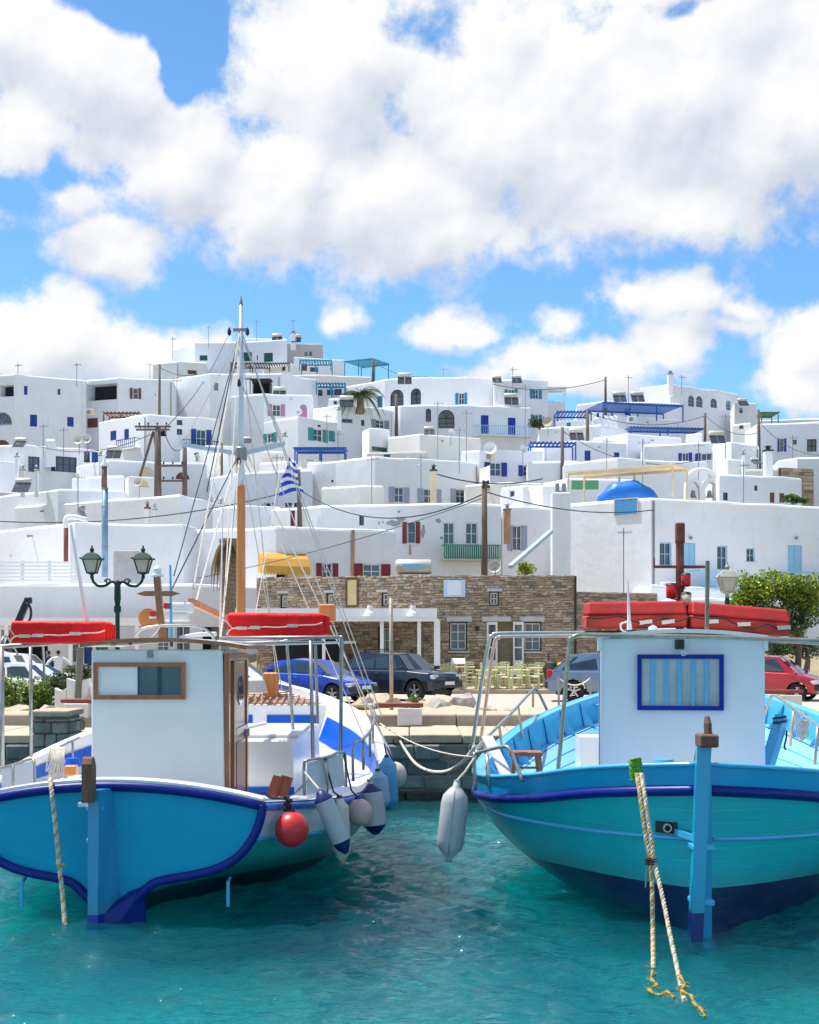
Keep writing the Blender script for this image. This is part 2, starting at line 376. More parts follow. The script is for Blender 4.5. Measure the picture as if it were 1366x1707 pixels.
# ---------------------------------------------------------------- water
wm = bpy.data.materials.new('sea_water'); wm.use_nodes = True; T = NT(wm.node_tree); T.n.clear()
oc = T.new('ShaderNodeTexCoord').outputs['Object']
mp = T.new('ShaderNodeMapping', inp={0: oc, 3: (.7, 1.3, 1)}).outputs[0]
n1 = T.noise(mp, .55, 3, .6, .6); n2 = T.noise(mp, 2.6, 3, .6, .4)
pw = T.new('ShaderNodeBsdfPrincipled', inp={'Base Color': (.006, .44, .57, 1), 'Roughness': .008, 'Specular IOR Level': .7, 'IOR': 1.47, 'Transmission Weight': .94})
mp2 = T.new('ShaderNodeMapping', inp={0: oc, 3: (.9, 2.5, 1)}).outputs[0]
rg = T.m('SUBTRACT', 1.0, T.m('ABSOLUTE', T.m('MULTIPLY_ADD', T.noise(mp2, 3.6, 3, .55, .6), 4, -2)))
h = T.m('ADD', T.m('MULTIPLY', rg, .26), T.m('ADD', T.m('MULTIPLY', T.noise(mp2, 7, 3, .6, .4), .5), T.m('MULTIPLY', T.noise(mp2, 20, 3, .6), .14)))
T.l.new(T.new('ShaderNodeBump', inp={'Strength': 1.0, 'Distance': .06, 'Height': h}).outputs[0], pw.inputs['Normal'])
T.new('ShaderNodeOutputMaterial', inp={0: pw.outputs[0]})
rng = np.random.default_rng(3)
x0, x1, y0, y1 = -11.0, 11.0, 7.5, 30.15; nx, ny = 460, 620
gx = np.linspace(x0, x1, nx); gy = np.linspace(y0, y1, ny); XX, YY = np.meshgrid(gx, gy); ZZ = np.zeros_like(XX)
for lam, amp, nw in ((2.6, .012, 5), (1.3, .010, 7), (.7, .0075, 10), (.4, .0048, 12), (.24, .0026, 12)):
    for _ in range(nw):
        l = lam * rng.uniform(.75, 1.3); th = rng.normal(1.42, .55); k = 2 * math.pi / l; ph = rng.uniform(0, 6.28)
        q = np.sin(k * (XX * math.cos(th) + YY * math.sin(th)) + ph + .8 * np.sin(XX * .9 + YY * .5 + ph)); ZZ += .70 * amp * (q + .25 * np.cos(2 * np.arcsin(np.clip(q, -1, 1))))
edge = np.minimum(np.minimum(XX - x0, x1 - XX), YY - y0); ZZ *= np.clip(edge / 1.0, 0, 1)
me = bpy.data.meshes.new('water'); me.vertices.add(nx * ny)
me.vertices.foreach_set('co', np.stack([XX, YY, ZZ], -1).astype(np.float32).ravel())
ii = (np.arange(ny - 1)[:, None] * nx + np.arange(nx - 1)[None, :]).ravel()
fc = np.stack([ii, ii + 1, ii + nx + 1, ii + nx], -1).astype(np.int32)
me.loops.add(fc.size); me.loops.foreach_set('vertex_index', fc.ravel()); me.polygons.add(len(fc))
me.polygons.foreach_set('loop_start', np.arange(len(fc), dtype=np.int32) * 4); me.polygons.foreach_set('loop_total', np.full(len(fc), 4, np.int32))
me.update(calc_edges=True); me.polygons.foreach_set('use_smooth', [True] * len(fc)); me.materials.append(wm)
wo = bpy.data.objects.new('water', me); link(wo); tag(wo, None, None, kind='structure')
sbm = bpy.data.materials.new('seabed'); sbm.use_nodes = True; T = NT(sbm.node_tree); T.n.clear(); oc = T.new('ShaderNodeTexCoord').outputs['Object']
f = T.m('MULTIPLY_ADD', T.noise(oc, 1.1, 4, .6), .5, T.m('MULTIPLY', T.noise(oc, .28, 3, .6, .5), .5))
wc = T.ramp(f, [(.36, (.03, .13, .15)), (.46, (.14, .38, .40)), (.55, (.35, .70, .55)), (.66, (.70, .90, .68))])
T.new('ShaderNodeOutputMaterial', inp={0: T.new('ShaderNodeBsdfPrincipled', inp={'Base Color': wc, 'Roughness': .95}).outputs[0]})
tag(MB().quad((-3000, -3000, -1.9), (3000, -3000, -1.9), (3000, 3000, -1.9), (-3000, 3000, -1.9)).build('seabed', sbm), None, None, kind='structure')
mb = MB()   # the sea round about, butting against the rippled sheet
Bx = 3000
mb.quad((-Bx, -Bx, 0), (Bx, -Bx, 0), (Bx, y0, 0), (-Bx, y0, 0)); mb.quad((-Bx, y0, 0), (x0, y0, 0), (x0, 30.2, 0), (-Bx, 30.2, 0)); mb.quad((x1, y0, 0), (Bx, y0, 0), (Bx, 30.2, 0), (x1, 30.2, 0))
mb.quad((-Bx, 30.2, -.3), (Bx, 30.2, -.3), (Bx, Bx, -.3), (-Bx, Bx, -.3))
tag(mb.build('sea', wm), None, None, kind='structure')
# far scrubby ridge seen between the houses at the upper left
def scatter_mesh(name, mats, pts, size, parent=None, n=1):
    mb = MB()
    for p in pts:
        mb.cur = random.randrange(len(mats)); s_ = size * random.uniform(.6, 1.3)
        a = Vector((random.gauss(0, 1), random.gauss(0, 1), random.gauss(0, 1))).normalized(); b = a.cross(Vector((random.gauss(0, 1), random.gauss(0, 1), random.gauss(0, 1)))).normalized()
        mb.quad(p - a * s_ - b * s_ * .35, p + b * -s_ * .6 + a * s_ * .1, p + a * s_ - b * s_ * .1, p + b * s_ * .55)
    return mb.build(name, mats, parent, fix=False)
LG = [leafmat('leaf_green', (.07, .125, .035)), leafmat('leaf_mid', (.045, .085, .03)), leafmat('leaf_dark', (.022, .05, .022))]
LY = [leafmat('leaf_yellow', (.44, .45, .03)), leafmat('leaf_lime', (.24, .33, .035)), leafmat('leaf_fresh', (.09, .17, .03))]
LD = [leafmat('leaf_dry', (.20, .17, .09)), leafmat('leaf_olive', (.12, .12, .05)), leafmat('leaf_brown', (.13, .09, .05))]
rp = []
for i in range(900):
    px = random.uniform(100, 300); Y = random.uniform(206, 222); x = X(px, Y); rp.append(Vector((x, Y, terr(x, Y) + random.uniform(0, .35))))
tag(scatter_mesh('hill_scrub', LD + [LG[1]], rp, .42), None, None, kind='stuff')
# ================================================================ HOUSES
def arcpts(n=8): return [(math.cos(math.pi * i / n), math.sin(math.pi * i / n)) for i in range(n + 1)]
ALLPANE = PANE
class Face:
    def __init__(s, A, B):
        s.A = Vector((A[0], A[1])); d = Vector((B[0], B[1])) - s.A; s.len = d.length; s.u = d.normalized(); s.n = Vector((s.u.y, -s.u.x)); s.ops = []
    def pt(s, t, z, o=0):
        p = s.A + s.u * t + s.n * o; return Vector((p.x, p.y, z))
    def s_at(s, px):
        k = (px - CX) / F; return (k * s.A.y - s.A.x) / (s.u.x - k * s.u.y)
    def y_at(s, t): return s.A.y + s.u.y * t
    def rect(s, x0, y0, x1, y1):
        a, b = s.s_at(x0), s.s_at(x1); ym = s.y_at((a + b) / 2)
        return [min(a, b), max(a, b), Z(y1, ym), Z(y0, ym)]
def wallface(mb, fc, z0, z1, ops, depth):
    """wall plane with real openings and reveals"""
    ops = [o for o in ops if o[1] > .02 and o[0] < fc.len - .02]
    for o in ops: o[0] = max(o[0], .03); o[1] = min(o[1], fc.len - .03); o[2] = max(o[2], z0 + .03); o[3] = min(o[3], z1 - .03)
    ss = sorted({0, fc.len, *[o[0] for o in ops], *[o[1] for o in ops]}); zs = sorted({z0, z1, *[o[2] for o in ops], *[o[3] for o in ops]})
    for a, b in zip(ss, ss[1:]):
        for c, d in zip(zs, zs[1:]):
            if b - a < 1e-5 or d - c < 1e-5: continue
            sm, zm = (a + b) / 2, (c + d) / 2
            if any(o[0] < sm < o[1] and o[2] < zm < o[3] for o in ops): continue
            mb.quad(fc.pt(a, c), fc.pt(b, c), fc.pt(b, d), fc.pt(a, d))
    for o in ops:
        a, b, c, d = o[:4]; D = o[5] if len(o) > 5 and o[5] else depth
        q = [(a, c), (b, c), (b, d), (a, d)]
        if o[4]:   # arched head: spandrels
            r = (b - a) / 2; zc = d - r if d - c > r else c; hh = d - zc; arc = [(a + r + r * cx, zc + hh * sy) for cx, sy in arcpts()]
            right = [p for p in arc if p[0] >= a + r - 1e-6]; left = [p for p in arc if p[0] <= a + r + 1e-6]
            for p1, p2 in zip(right, right[1:]): mb.quad(fc.pt(*p1), fc.pt(b, d), fc.pt(*p2))
            for p1, p2 in zip(left, left[1:]): mb.quad(fc.pt(*p1), fc.pt(a, d), fc.pt(*p2))
            ring = [(a, c), (b, c)] + arc
        else: ring = q
        for p1, p2 in zip(ring, ring[1:] + ring[:1]):
            mb.quad(fc.pt(p1[0], p1[1]), fc.pt(p2[0], p2[1]), fc.pt(p2[0], p2[1], -D), fc.pt(p1[0], p1[1], -D))
        mb.quad(*[fc.pt(p[0], p[1], -D - .02) for p in ring])
def shutterleaf(mb, fc, a, b, c, d, o, slats=True):
    t = .035
    mb.ob(fc.pt((a + b) / 2, (c + d) / 2, o), Vector((*fc.u, 0)) * (b - a) / 2, Vector((*fc.n, 0)) * t / 2, (0, 0, (d - c) / 2))
    w_ = .05 * min(1, (b - a) / .4)
    for s0, s1, z0, z1 in ((a, a + w_, c, d), (b - w_, b, c, d), (a + w_, b - w_, c, c + w_), (a + w_, b - w_, d - w_, d), (a + w_, b - w_, (c + d) / 2 - w_ / 2, (c + d) / 2 + w_ / 2)):
        mb.ob(fc.pt((s0 + s1) / 2, (z0 + z1) / 2, o + t / 2 + .008), Vector((*fc.u, 0)) * (s1 - s0) / 2, Vector((*fc.n, 0)) * .008, (0, 0, (z1 - z0) / 2))
def frame(mb, fc, a, b, c, d, o, w_, nx, nz, dep=.05):
    U = Vector((*fc.u, 0)); N = Vector((*fc.n, 0))
    def br(s0, s1, z0, z1, dd=dep): mb.ob(fc.pt((s0 + s1) / 2, (z0 + z1) / 2, o), U * (s1 - s0) / 2, N * dd / 2, (0, 0, (z1 - z0) / 2))
    br(a, a + w_, c, d); br(b - w_, b, c, d); br(a + w_, b - w_, c, c + w_); br(a + w_, b - w_, d - w_, d)
    for i in range(1, nx): x = a + (b - a) * i / nx; br(x - w_ * .35, x + w_ * .35, c + w_, d - w_, dep * .8)
    for i in range(1, nz): z = c + (d - c) * i / nz; br(a + w_, b - w_, z - w_ * .3, z + w_ * .3, dep * .6)
def opening(root, fc, kind, r, colm, depth, arch):
    """window or door as parts of the house"""
    a, b, c, d = r; W_ = b - a; Hh = d - c; nm = 'door' if Hh > 1.75 and Hh > W_ * 1.1 else 'window'
    fw = min(.07, W_ * .09)
    if kind == 'o':
        MB().quad(*[fc.pt(s_, z, -depth - .005) for s_, z in ((a, c), (b, c), (b, d), (a, d))]).build('recess_shade_back', DARK, root, fix=False); return  # near-black back stands in for the shade inside the opening
    if kind in 'c':
        k = 2 if W_ > .65 else 1
        for i in range(k):
            m = MB(); shutterleaf(m, fc, a + W_ * i / k + .01, a + W_ * (i + 1) / k - .01, c + .01, d - .01, -depth * .45); m.build(nm if k == 1 else 'shutter', colm, root)
        return
    fcol = colm if kind in 'ga' else WPAINT
    m = MB(); nx = 2 if W_ > .55 else 1
    if W_ > 1.8: nx = 4
    frame(m, fc, a + .005, b - .005, c + .005, (d - .005) if not arch else d - W_ * .5, -depth * .55, fw, nx, 2 if Hh > .8 else 1)
    if arch:
        rr = W_ / 2; zc = d - rr; prev = None
        for cx, sy in arcpts(10):
            p = fc.pt(a + rr + (rr - fw / 2) * cx, zc + (rr - fw / 2) * sy, -depth * .55)
            if prev is not None: m.bar(prev, p, .05, fw, up=(*fc.n, 0))
            prev = p
        for an in (60, 90, 120):
            m.bar(fc.pt(a + rr, zc, -depth * .55), fc.pt(a + rr + rr * math.cos(R(an)), zc + rr * math.sin(R(an)), -depth * .55), .03, fw * .6)
    wi = m.build(nm, fcol, root)
    if nm == 'window' and not arch and W_ > .5: MB().ob(fc.pt((a + b) / 2, c - .035, .03), Vector((*fc.u, 0)) * (W_ / 2 + .08), Vector((*fc.n, 0)) * .07, (0, 0, .035)).build('sill', WH, root)
    MB().quad(*[fc.pt(s_, z, -depth * .8) for s_, z in ((a, c), (b, c), (b, d), (a, d))]).build('pane', PANE, wi, fix=False)
    if kind == 's':
        lw = W_ * .5
        for s0 in (a - lw - .02, b + .02):
            m = MB(); shutterleaf(m, fc, s0, s0 + lw, c, d, .035); m.build('shutter', colm, wi)
def softwall(root, pts, z0, z1, wm_, fops, name='wall', depth_back=7, cham=.1, par=.45, jit=.03):
    """the wall of a house: polyline of (x,y) seen side, closed behind; chamfered lumpy parapet"""
    first, last = pts[0], pts[-1]
    ring = list(pts) + [(last[0] + (last[0]) * .03 , last[1] + depth_back), (first[0] + first[0] * .03, first[1] + depth_back)]
    mb = MB(); faces = []
    for i in range(len(ring)):
        fc = Face(ring[i], ring[(i + 1) % len(ring)]); ops = fops.get(i, []) if i < len(pts) - 1 else []
        wallface(mb, fc, z0, z1 - cham, [list(o) for o in ops], .2); faces.append(fc)
    # parapet ring, subdivided and jittered
    n = len(ring); cen = Vector((sum(p[0] for p in ring) / n, sum(p[1] for p in ring) / n))
    outer = []; 
    for i in range(n):
        a = Vector(ring[i]); b = Vector(ring[(i + 1) % n]); k = max(1, int((b - a).length / 1.6))
        for j in range(k):
            p = a.lerp(b, j / k); fcn = faces[i].n; fp = faces[i - 1].n
            nn = fcn if j else (fcn + fp); nn = nn.normalized() if nn.length > 1e-6 else fcn
            s_ = 1.0 if j else min(1.6, 1 / max(.5, abs(nn.dot(fcn))))
            outer.append((p, nn * s_, random.uniform(-jit, jit)))
    L_ = [[(p.x, p.y, z1 - cham) for p, q, g in outer], [(p.x - q.x * cham * .35, p.y - q.y * cham * .35, z1 - cham * .3 + g) for p, q, g in outer], [(p.x - q.x * cham, p.y - q.y * cham, z1 + g) for p, q, g in outer],
          [(p.x - q.x * .28, p.y - q.y * .28, z1 + g) for p, q, g in outer], [(p.x - q.x * .3, p.y - q.y * .3, z1 - par) for p, q, g in outer]]
    k = len(outer); vs = [v for l in L_ for v in l]
    mb.add(vs, [(r_ * k + i, r_ * k + (i + 1) % k, (r_ + 1) * k + (i + 1) % k, (r_ + 1) * k + i) for r_ in range(4) for i in range(k)])
    mb.quad(*[(p.x - q.x * .3, p.y - q.y * .3, z1 - par) for p, q, g in outer])
    return mb.build(name, wm_, root), faces
RSTK0 = mat('rust_stained_pipe', (.36, .26, .19), .85, .3, 5); HOUSES = []; PBLUE = mat('pergola_blue', L(22, 82, 158), .55, .12, 4)
def house(label, pts, Y, wins=(), wm_=None, base=None, db=7, cham=.16, jit=.055, cat='house', name='house', extra=None):
    wm_ = wm_ or WH
    ytop = min(p[1] for p in pts); z1 = Z(ytop, Y)
    g = []
    for px, py in pts:
        y = Y * (HZ - ytop) / (HZ - py); g.append(((px - CX) / F * y, y))
    cx_ = sum(p[0] for p in g) / len(g); cy_ = sum(p[1] for p in g) / len(g)
    z0 = base if base is not None else terr(cx_, cy_) - 2.5
    z0 = min(z0, z1 - 1.5)
    root = thing(name, label, cat, (cx_, cy_, z0))
    fcs = [Face(g[i], g[i + 1]) for i in range(len(g) - 1)]; fops = {}; todo = []
    for wn in wins:
        kind, x0, y0, x1, y1, cm = wn[:6]; opt = wn[6] if len(wn) > 6 else None
        pm = (x0 + x1) / 2; i = 0
        for j in range(len(pts) - 1):
            if pts[j][0] <= pm <= pts[j + 1][0]: i = j
        fc = fcs[i]; r = fc.rect(x0, y0, x1, y1)
        if kind == 's': q = (r[1] - r[0]) / 4; r[0] += q; r[1] -= q
        arch = kind == 'a' or kind == 'A'
        dp = .2 if kind != 'o' else (opt or 1.2)
        r[0] = max(r[0], .05); r[1] = min(r[1], fc.len - .05)
        if r[1] - r[0] < .1: continue
        r[3] = min(r[3], z1 - cham - .05)
        fops.setdefault(i, []).append([*r, arch, dp]); todo.append((fc, 'g' if kind == 'a' else ('c' if kind == 'A' else kind), r, cm, dp, arch))
    softwall(root, g, z0, z1, wm_, fops, depth_back=db, cham=cham, jit=jit)
    for fc, kind, r, cm, dp, arch in todo: opening(root, fc, kind, r, cm, dp, arch)
    rd = random.Random(len(label) * 7 + int(Y)); fcl = max(fcs, key=lambda q: q.len)
    if fcl.len > 3.5 and z1 - z0 > 2:
        occ = [r for fc, k_, r, *_ in todo if fc is fcl]
        for s_ in ([fcl.len - .3] if rd.random() < .55 else []) + [fcl.len * rd.uniform(.2, .8)]:
            if any(r[0] - .5 < s_ < r[1] + .5 for r in occ): continue
            if s_ > fcl.len - .4: MB().cyl(fcl.pt(s_, max(z0, z1 - 6), .07), fcl.pt(s_, z1 - .35, .07), .05, 7).build('downpipe', rd.choice([WPAINT, GALV, RSTK0]), root)
            else: MB().cyl(fcl.pt(s_, z1 - .5, -.05), fcl.pt(s_, z1 - .54, .3), .06, 7).build('rain_spout', rd.choice([GALV, WH, RSTK0]), root)
    HOUSES.append((label, fcs, z1, root)); return root, fcs, z1
def balcony(root, fc, x0, x1, ytop, ybot, cm, out=.9, n=None, slabm=None, bw=.045):
    r = fc.rect(x0, ytop, x1, ybot); a, b, c, d = r; U = Vector((*fc.u, 0)); N = Vector((*fc.n, 0))
    sl = MB().ob(fc.pt((a + b) / 2, c - .06, out / 2), U * ((b - a) / 2 + .03), N * out / 2, (0, 0, .06)).build('balcony_slab', slabm or WH, root)
    m = MB(); m.bar(fc.pt(a, d, out - .04), fc.pt(b, d, out - .04), .06, .05); m.bar(fc.pt(a, c + .08, out - .04), fc.pt(b, c + .08, out - .04), .04, .04)
    for s_ in (a, b): m.bar(fc.pt(s_, d, 0.02), fc.pt(s_, d, out - .04), .05, .05); m.bar(fc.pt(s_, c, out - .04), fc.pt(s_, d + .05, out - .04), .06, .06)
    m.build('balcony_rail', cm, root)
    n = n or max(4, int((b - a) / .22)); m = MB()
    for i in range(1, n): s_ = a + (b - a) * i / n; m.bar(fc.pt(s_, c, out - .04), fc.pt(s_, d, out - .04), bw, .03)
    m.build('baluster_row', cm, root)
def pergola(label, x0, x1, ytop, ybot, Y, cm, dep=3.0, posts=3, slats=True, group=None, dY=0, roofm=None, th=.14):
    """open timber roof on posts; x0..x1 front beam, back edge dep metres behind"""
    A = P(x0, ytop, Y); B = P(x1, ytop, Y + dY); root = thing('pergola', label, 'pergola', (A.x, A.y, Z(ybot, Y)), group); zt = A.z
    B.z = zt; U = (B - A).normalized(); Nn = Vector((-U.y, U.x, 0)); Lg = (B - A).length
    for o in (0, dep): MB().bar(A + Nn * o, B + Nn * o, th, th).build('beam', cm, root)
    if slats:
        k = max(4, int(Lg / .34))
        for i in range(k + 1): MB().bar(A + U * Lg * i / k + Nn * -.25 + Vector((0, 0, .1)), A + U * Lg * i / k + Nn * (dep + .2) + Vector((0, 0, .1)), .16, .06).build('slat', cm, root)
    else: MB().ob((A + B) / 2 + Nn * dep / 2 + Vector((0, 0, .12)), U * (Lg / 2 + .15), Nn * (dep / 2 + .2), (0, 0, .045)).build('roof_panel', roofm or cm, root)
    zb = Z(ybot, Y)
    for i in range(posts):
        for o in (0, dep):
            p = A + U * (Lg * i / max(1, posts - 1)) + Nn * o; MB().bar((p.x, p.y, zb), (p.x, p.y, zt - th / 2), .12, .12).build('post', cm, root)
    return root
H = house
# ---- farthest tier, on the ridge
H('pale grey-white villa with green shutters crowning the hilltop', [(287,583),(325,570),(396,570),(478,565)], 192,
  [('c',333,592,346,601,DGREEN),('c',404,587,420,602,DGREEN),('c',440,588,455,603,DGREEN),('o',428,592,430,600,None,.1)], WB)
H('tall narrow white block rising behind the green-shuttered hilltop villa', [(396,563),(478,564)], 196, [], WB)
H('small beige-grey house with one white window at the right of the hilltop', [(470,571),(538,573)], 200, [('g',507,585,514,594,WPAINT),('g',515,585,521,594,WPAINT)], WG)
H('white stepped annexe below the beige-grey hilltop house', [(490,594),(575,600)], 188, [('g',517,612,531,620,TURQ),('c',503,606,512,618,BROWN)], WH)
H('small white cottage with a brown shutter below the left end of the hilltop villa', [(255,606),(300,601),(345,604)], 186, [('c',313,617,328,624,BROWN)], WH)
H('low white terrace wall house under the turquoise pergola of the hill', [(430,626),(530,624),(620,628)], 178, [], WC)
pergola('bright turquoise slatted pergola on the skyline beside a utility pole', 575, 621, 604, 628, 182, TURQ, 4, 3, dY=-2)
pergola('turquoise pergola over the terrace below the beige hilltop house', 500, 552, 601, 618, 184, TURQ, 3, 3)
pergola('dark brown slatted shelter below the green shutters of the hilltop villa', 385, 482, 606, 620, 186, WOODG, 3, 4)
# ---- second tier
H('long white house at the far left edge with small blue shutters and an arched window', [(-60,628),(25,623),(143,633)], 142,
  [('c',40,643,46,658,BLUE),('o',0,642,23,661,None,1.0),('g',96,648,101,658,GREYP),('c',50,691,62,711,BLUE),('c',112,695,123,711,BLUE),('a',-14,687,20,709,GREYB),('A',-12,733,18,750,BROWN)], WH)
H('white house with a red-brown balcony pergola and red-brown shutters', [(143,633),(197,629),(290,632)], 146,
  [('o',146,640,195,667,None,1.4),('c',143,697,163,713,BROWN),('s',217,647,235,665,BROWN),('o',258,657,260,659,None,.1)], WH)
H('plain white house behind a thin utility pole with a small grey window', [(276,650),(290,631),(350,621),(420,624)], 150, [('c',357,638,364,651,GREYP)], WH)
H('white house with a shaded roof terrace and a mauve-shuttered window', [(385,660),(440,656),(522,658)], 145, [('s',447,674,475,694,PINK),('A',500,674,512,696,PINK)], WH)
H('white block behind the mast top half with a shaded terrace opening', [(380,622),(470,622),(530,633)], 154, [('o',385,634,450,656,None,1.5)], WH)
pergola('thin dark canopy over the shaded white roof terrace behind the mast', 384, 450, 634, 657, 151, DARK, 1.5, 3, slats=False, th=.1)
H('white house with turquoise arched doors under a small turquoise pergola', [(525,640),(578,640)], 160, [('a',530,649,538,660,TURQ),('g',545,649,556,659,TURQ),('g',557,648,570,659,TURQ)], WH)
pergola('small turquoise pergola over turquoise arched doors left of the palm', 528, 575, 640, 658, 157, TURQ, 2, 3)
H('large angular white house with two arched upstairs windows and turquoise shutters', [(575,644),(642,632),(706,628),(758,629),(779,628),(824,631)], 156,
  [('a',651,649,673,677,NAVY),('a',685,647,702,674,NAVY),('c',629,660,638,679,TURQ),('s',760,655,779,674,TURQ)], WH)
H('white house storey with a big arched window and two blue doors above a blue balcony', [(620,682),(668,675),(780,675),(885,679)], 150,
  [('a',710,681,719,703,NAVY),('a',731,683,758,714,NAVY),('c',802,692,815,725,ROYAL),('c',847,696,860,727,ROYAL)], WH)
r_, f_, z_ = HOUSES[-1][3], HOUSES[-1][1], 0
balcony(r_, f_[2], 790, 883, 712, 727, LBLUE, 1.0, 30)
H('white house with turquoise shutters and a balustraded upper balcony', [(824,634),(868,631),(914,634)], 152,
  [('s',842,649,863,665,TURQ),('s',884,649,903,665,TURQ),('s',884,691,903,704,TURQ),('c',828,653,834,668,WPAINT)], WH)
balcony(HOUSES[-1][3], HOUSES[-1][1][0], 835, 866, 663, 675, WPAINT, 1.0, 14)
H('small white outbuilding with a roofed terrace right of the turquoise-shuttered house', [(900,668),(943,670)], 155, [('c',914,656,925,669,TURQ)], WH)
pergola('white slab canopy on slim posts beside the turquoise-shuttered house', 913, 943, 648, 672, 152, WPAINT, 2, 2, slats=False, th=.12)
H('big white gabled-looking house on the right ridge with blue-grey arched shutters', [(1067,646),(1118,640),(1233,656)], 160,
  [('a',1148,659,1158,678,GREYB),('a',1161,660,1172,679,GREYB),('a',1185,664,1196,680,GREYB),('a',1211,667,1219,684,LBLUE)], WH)
H('white annexe stepping down right of the big ridge house', [(1225,669),(1262,672)], 157, [('a',1233,679,1239,689,LBLUE)], WH)
H('white house under the large blue pergola on the right slope', [(962,674),(1012,667),(1135,672)], 152, [('c',1042,680,1051,692,BLUE),('c',995,688,999,698,BLUE)], WH)
H('white lower storey with an air conditioner below the large blue pergola', [(990,696),(1030,692),(1135,700)], 147, [], WH)
pergola('large royal blue slatted pergola on the right slope', 1006, 1139, 672, 698, 146, PBLUE, 5, 4, dY=2)
pergola('long low blue pergola beneath the large blue one', 1052, 1175, 713, 724, 141, PBLUE, 2.5, 3, dY=1)
pergola('small blue pergola at the left of the large blue one', 930, 986, 687, 702, 146, PBLUE, 3.5, 2)
H('white house low on the skyline beside the green-roofed shelter', [(1262,700),(1366,697),(1440,700)], 175, [], WH)
pergola('small green-roofed shelter on the right skyline', 1270, 1298, 689, 704, 168, mat('green_roof', L(120,150,105), .7, .1, 3), 3, 2, slats=False)
H('cream-roofed house at the right edge of the skyline', [(1310,699),(1366,697),(1420,699)], 182, [], WC)
H('white house at the right edge with blue doors and a red wall ornament', [(1242,720),(1262,706),(1366,703),(1440,707)], 135,
  [('s',1297,731,1311,753,BLUE),('g',1322,733,1329,741,NAVY),('g',1346,732,1362,753,NAVY)], WH)
# ---- third tier
H('white house with a blue balcony and wide navy-shuttered doors left of the mast', [(165,703),(246,689),(365,698)], 132,
  [('c',184,718,194,734,BLUE),('c',207,715,215,733,BLUE),('g',295,700,304,709,NAVY),('g',295,715,304,725,NAVY),('o',265,717,278,727,None,.5),('s',319,716,352,746,BLUE)], WH)
balcony(HOUSES[-1][3], HOUSES[-1][1][0], 204, 234, 733, 748, BLUE, .7, 9)
balcony(HOUSES[-1][3], HOUSES[-1][1][1], 303, 362, 736, 750, NAVY, .8, 14)
H('low white house at the left with broad navy blue windows', [(-40,748),(0,742),(42,740),(165,750)], 122,
  [('g',47,761,66,787,BLUE),('g',85,761,128,787,BLUE),('g',140,752,150,771,BLUE),('c',153,752,164,771,BLUE)], WH)
H('white house with mauve niche neighbour below, three teal shutters across its front', [(440,703),(497,694),(604,712)], 136,
  [('s',440,722,461,738,TEALP),('s',514,715,546,736,TEALP),('c',548,718,559,736,TEALP),('c',585,722,600,742,TEALP),('o',530,708,535,712,None,.1)], WH)
H('white house with grey-brown shutters left of the pole and palm', [(522,680),(568,674),(600,676),(657,684)], 140,
  [('s',620,700,648,714,GREYP),('g',570,698,588,705,GREYP),('g',602,700,608,710,NAVY)], WH)
H('white curved-parapet wall house with a pale green window', [(604,718),(616,712),(650,716)], 131, [('g',620,745,646,753,TEALP)], WH)
H('windowless cream block with a solar heater in the centre of the village', [(647,729),(700,722),(802,731)], 128, [], WC)
H('bluish white house with royal blue shutters and a satellite dish', [(770,752),(800,750),(905,754)], 121,
  [('s',808,771,845,794,ROYAL),('s',865,776,893,794,ROYAL),('c',802,744,813,749,TEALP)], WB)
H('small white house with dark blue pergola porch in front of the second pole', [(880,742),(908,738),(962,744)], 128, [('c',926,752,935,768,BLUE)], WH)
pergola('dark blue timber porch between two utility poles', 885, 960, 739, 768, 123, PBLUE, 2.2, 2, slats=True)
H('white flat-roofed house with two small blue windows right of the tall pole', [(912,738),(960,734),(1045,737)], 126,
  [('c',975,751,985,768,BLUE),('c',1024,754,1033,763,BLUE)], WH)
H('white house with rounded parapet just under the rusty water tank', [(900,713),(1002,708),(1047,717)], 138, [('c',990,720,998,727,WPAINT)], WH)
H('plain white stepped house between the rusty tank and the low blue pergola', [(989,730),(1047,722),(1137,729)], 132, [], WB)
H('white house with a band of royal blue shutters and two solar panels', [(1074,742),(1193,735),(1263,741)], 125,
  [('s',1132,755,1154,769,ROYAL),('s',1160,755,1196,768,ROYAL)], WH)
H('plain white block right of the royal-blue-shuttered house', [(1190,741),(1220,735),(1266,743)], 122, [], WH)
H('white rounded house at the right edge above the stone gable', [(1296,768),(1330,762),(1440,760)], 118, [], WH)
# ---- fourth tier
H('low white domed roofs house left of the twin utility poles', [(127,776),(180,767),(345,772)], 117, [('A',231,778,256,793,CREAMP),('A',293,787,316,799,BROWN)], WH)
H('white terrace house behind the mast foot cables', [(345,757),(400,751),(470,752)], 124, [('c',366,760,371,775,CREAMP)], WC)
H('blue-shaded white wall house with a tall narrow glazed door right of the mast', [(318,801),(400,788),(520,782)], 113, [('s',438,838,456,872,GREYB),('g',475,838,487,845,NAVY),('g',490,838,505,845,NAVY)], WB)
H('white terrace house under the long blue beam pergola', [(432,772),(490,768),(580,772)], 122, [('g',510,757,525,768,BLUE)], WC)
pergola('long blue-beamed pergola above the Greek flag', 492, 575, 749, 768, 119, PBLUE, 2.2, 3, slats=False, th=.15)
H('big white house with swooping parapet horns and grey shuttered windows', [(512,772),(560,768),(625,760),(800,771)], 112,
  [('s',649,812,682,838,GREYB),('s',697,815,735,839,GREYB),('s',752,815,784,839,GREYB),('o',552,800,556,804,None,.1)], WH)
H('cream rendered house with a corrugated edge behind the black-wired pole', [(776,808),(850,802),(905,806)], 108, [], WC)
H('white box house with turquoise sliver window behind the porch', [(880,770),(962,768),(970,770)], 118, [], WH)
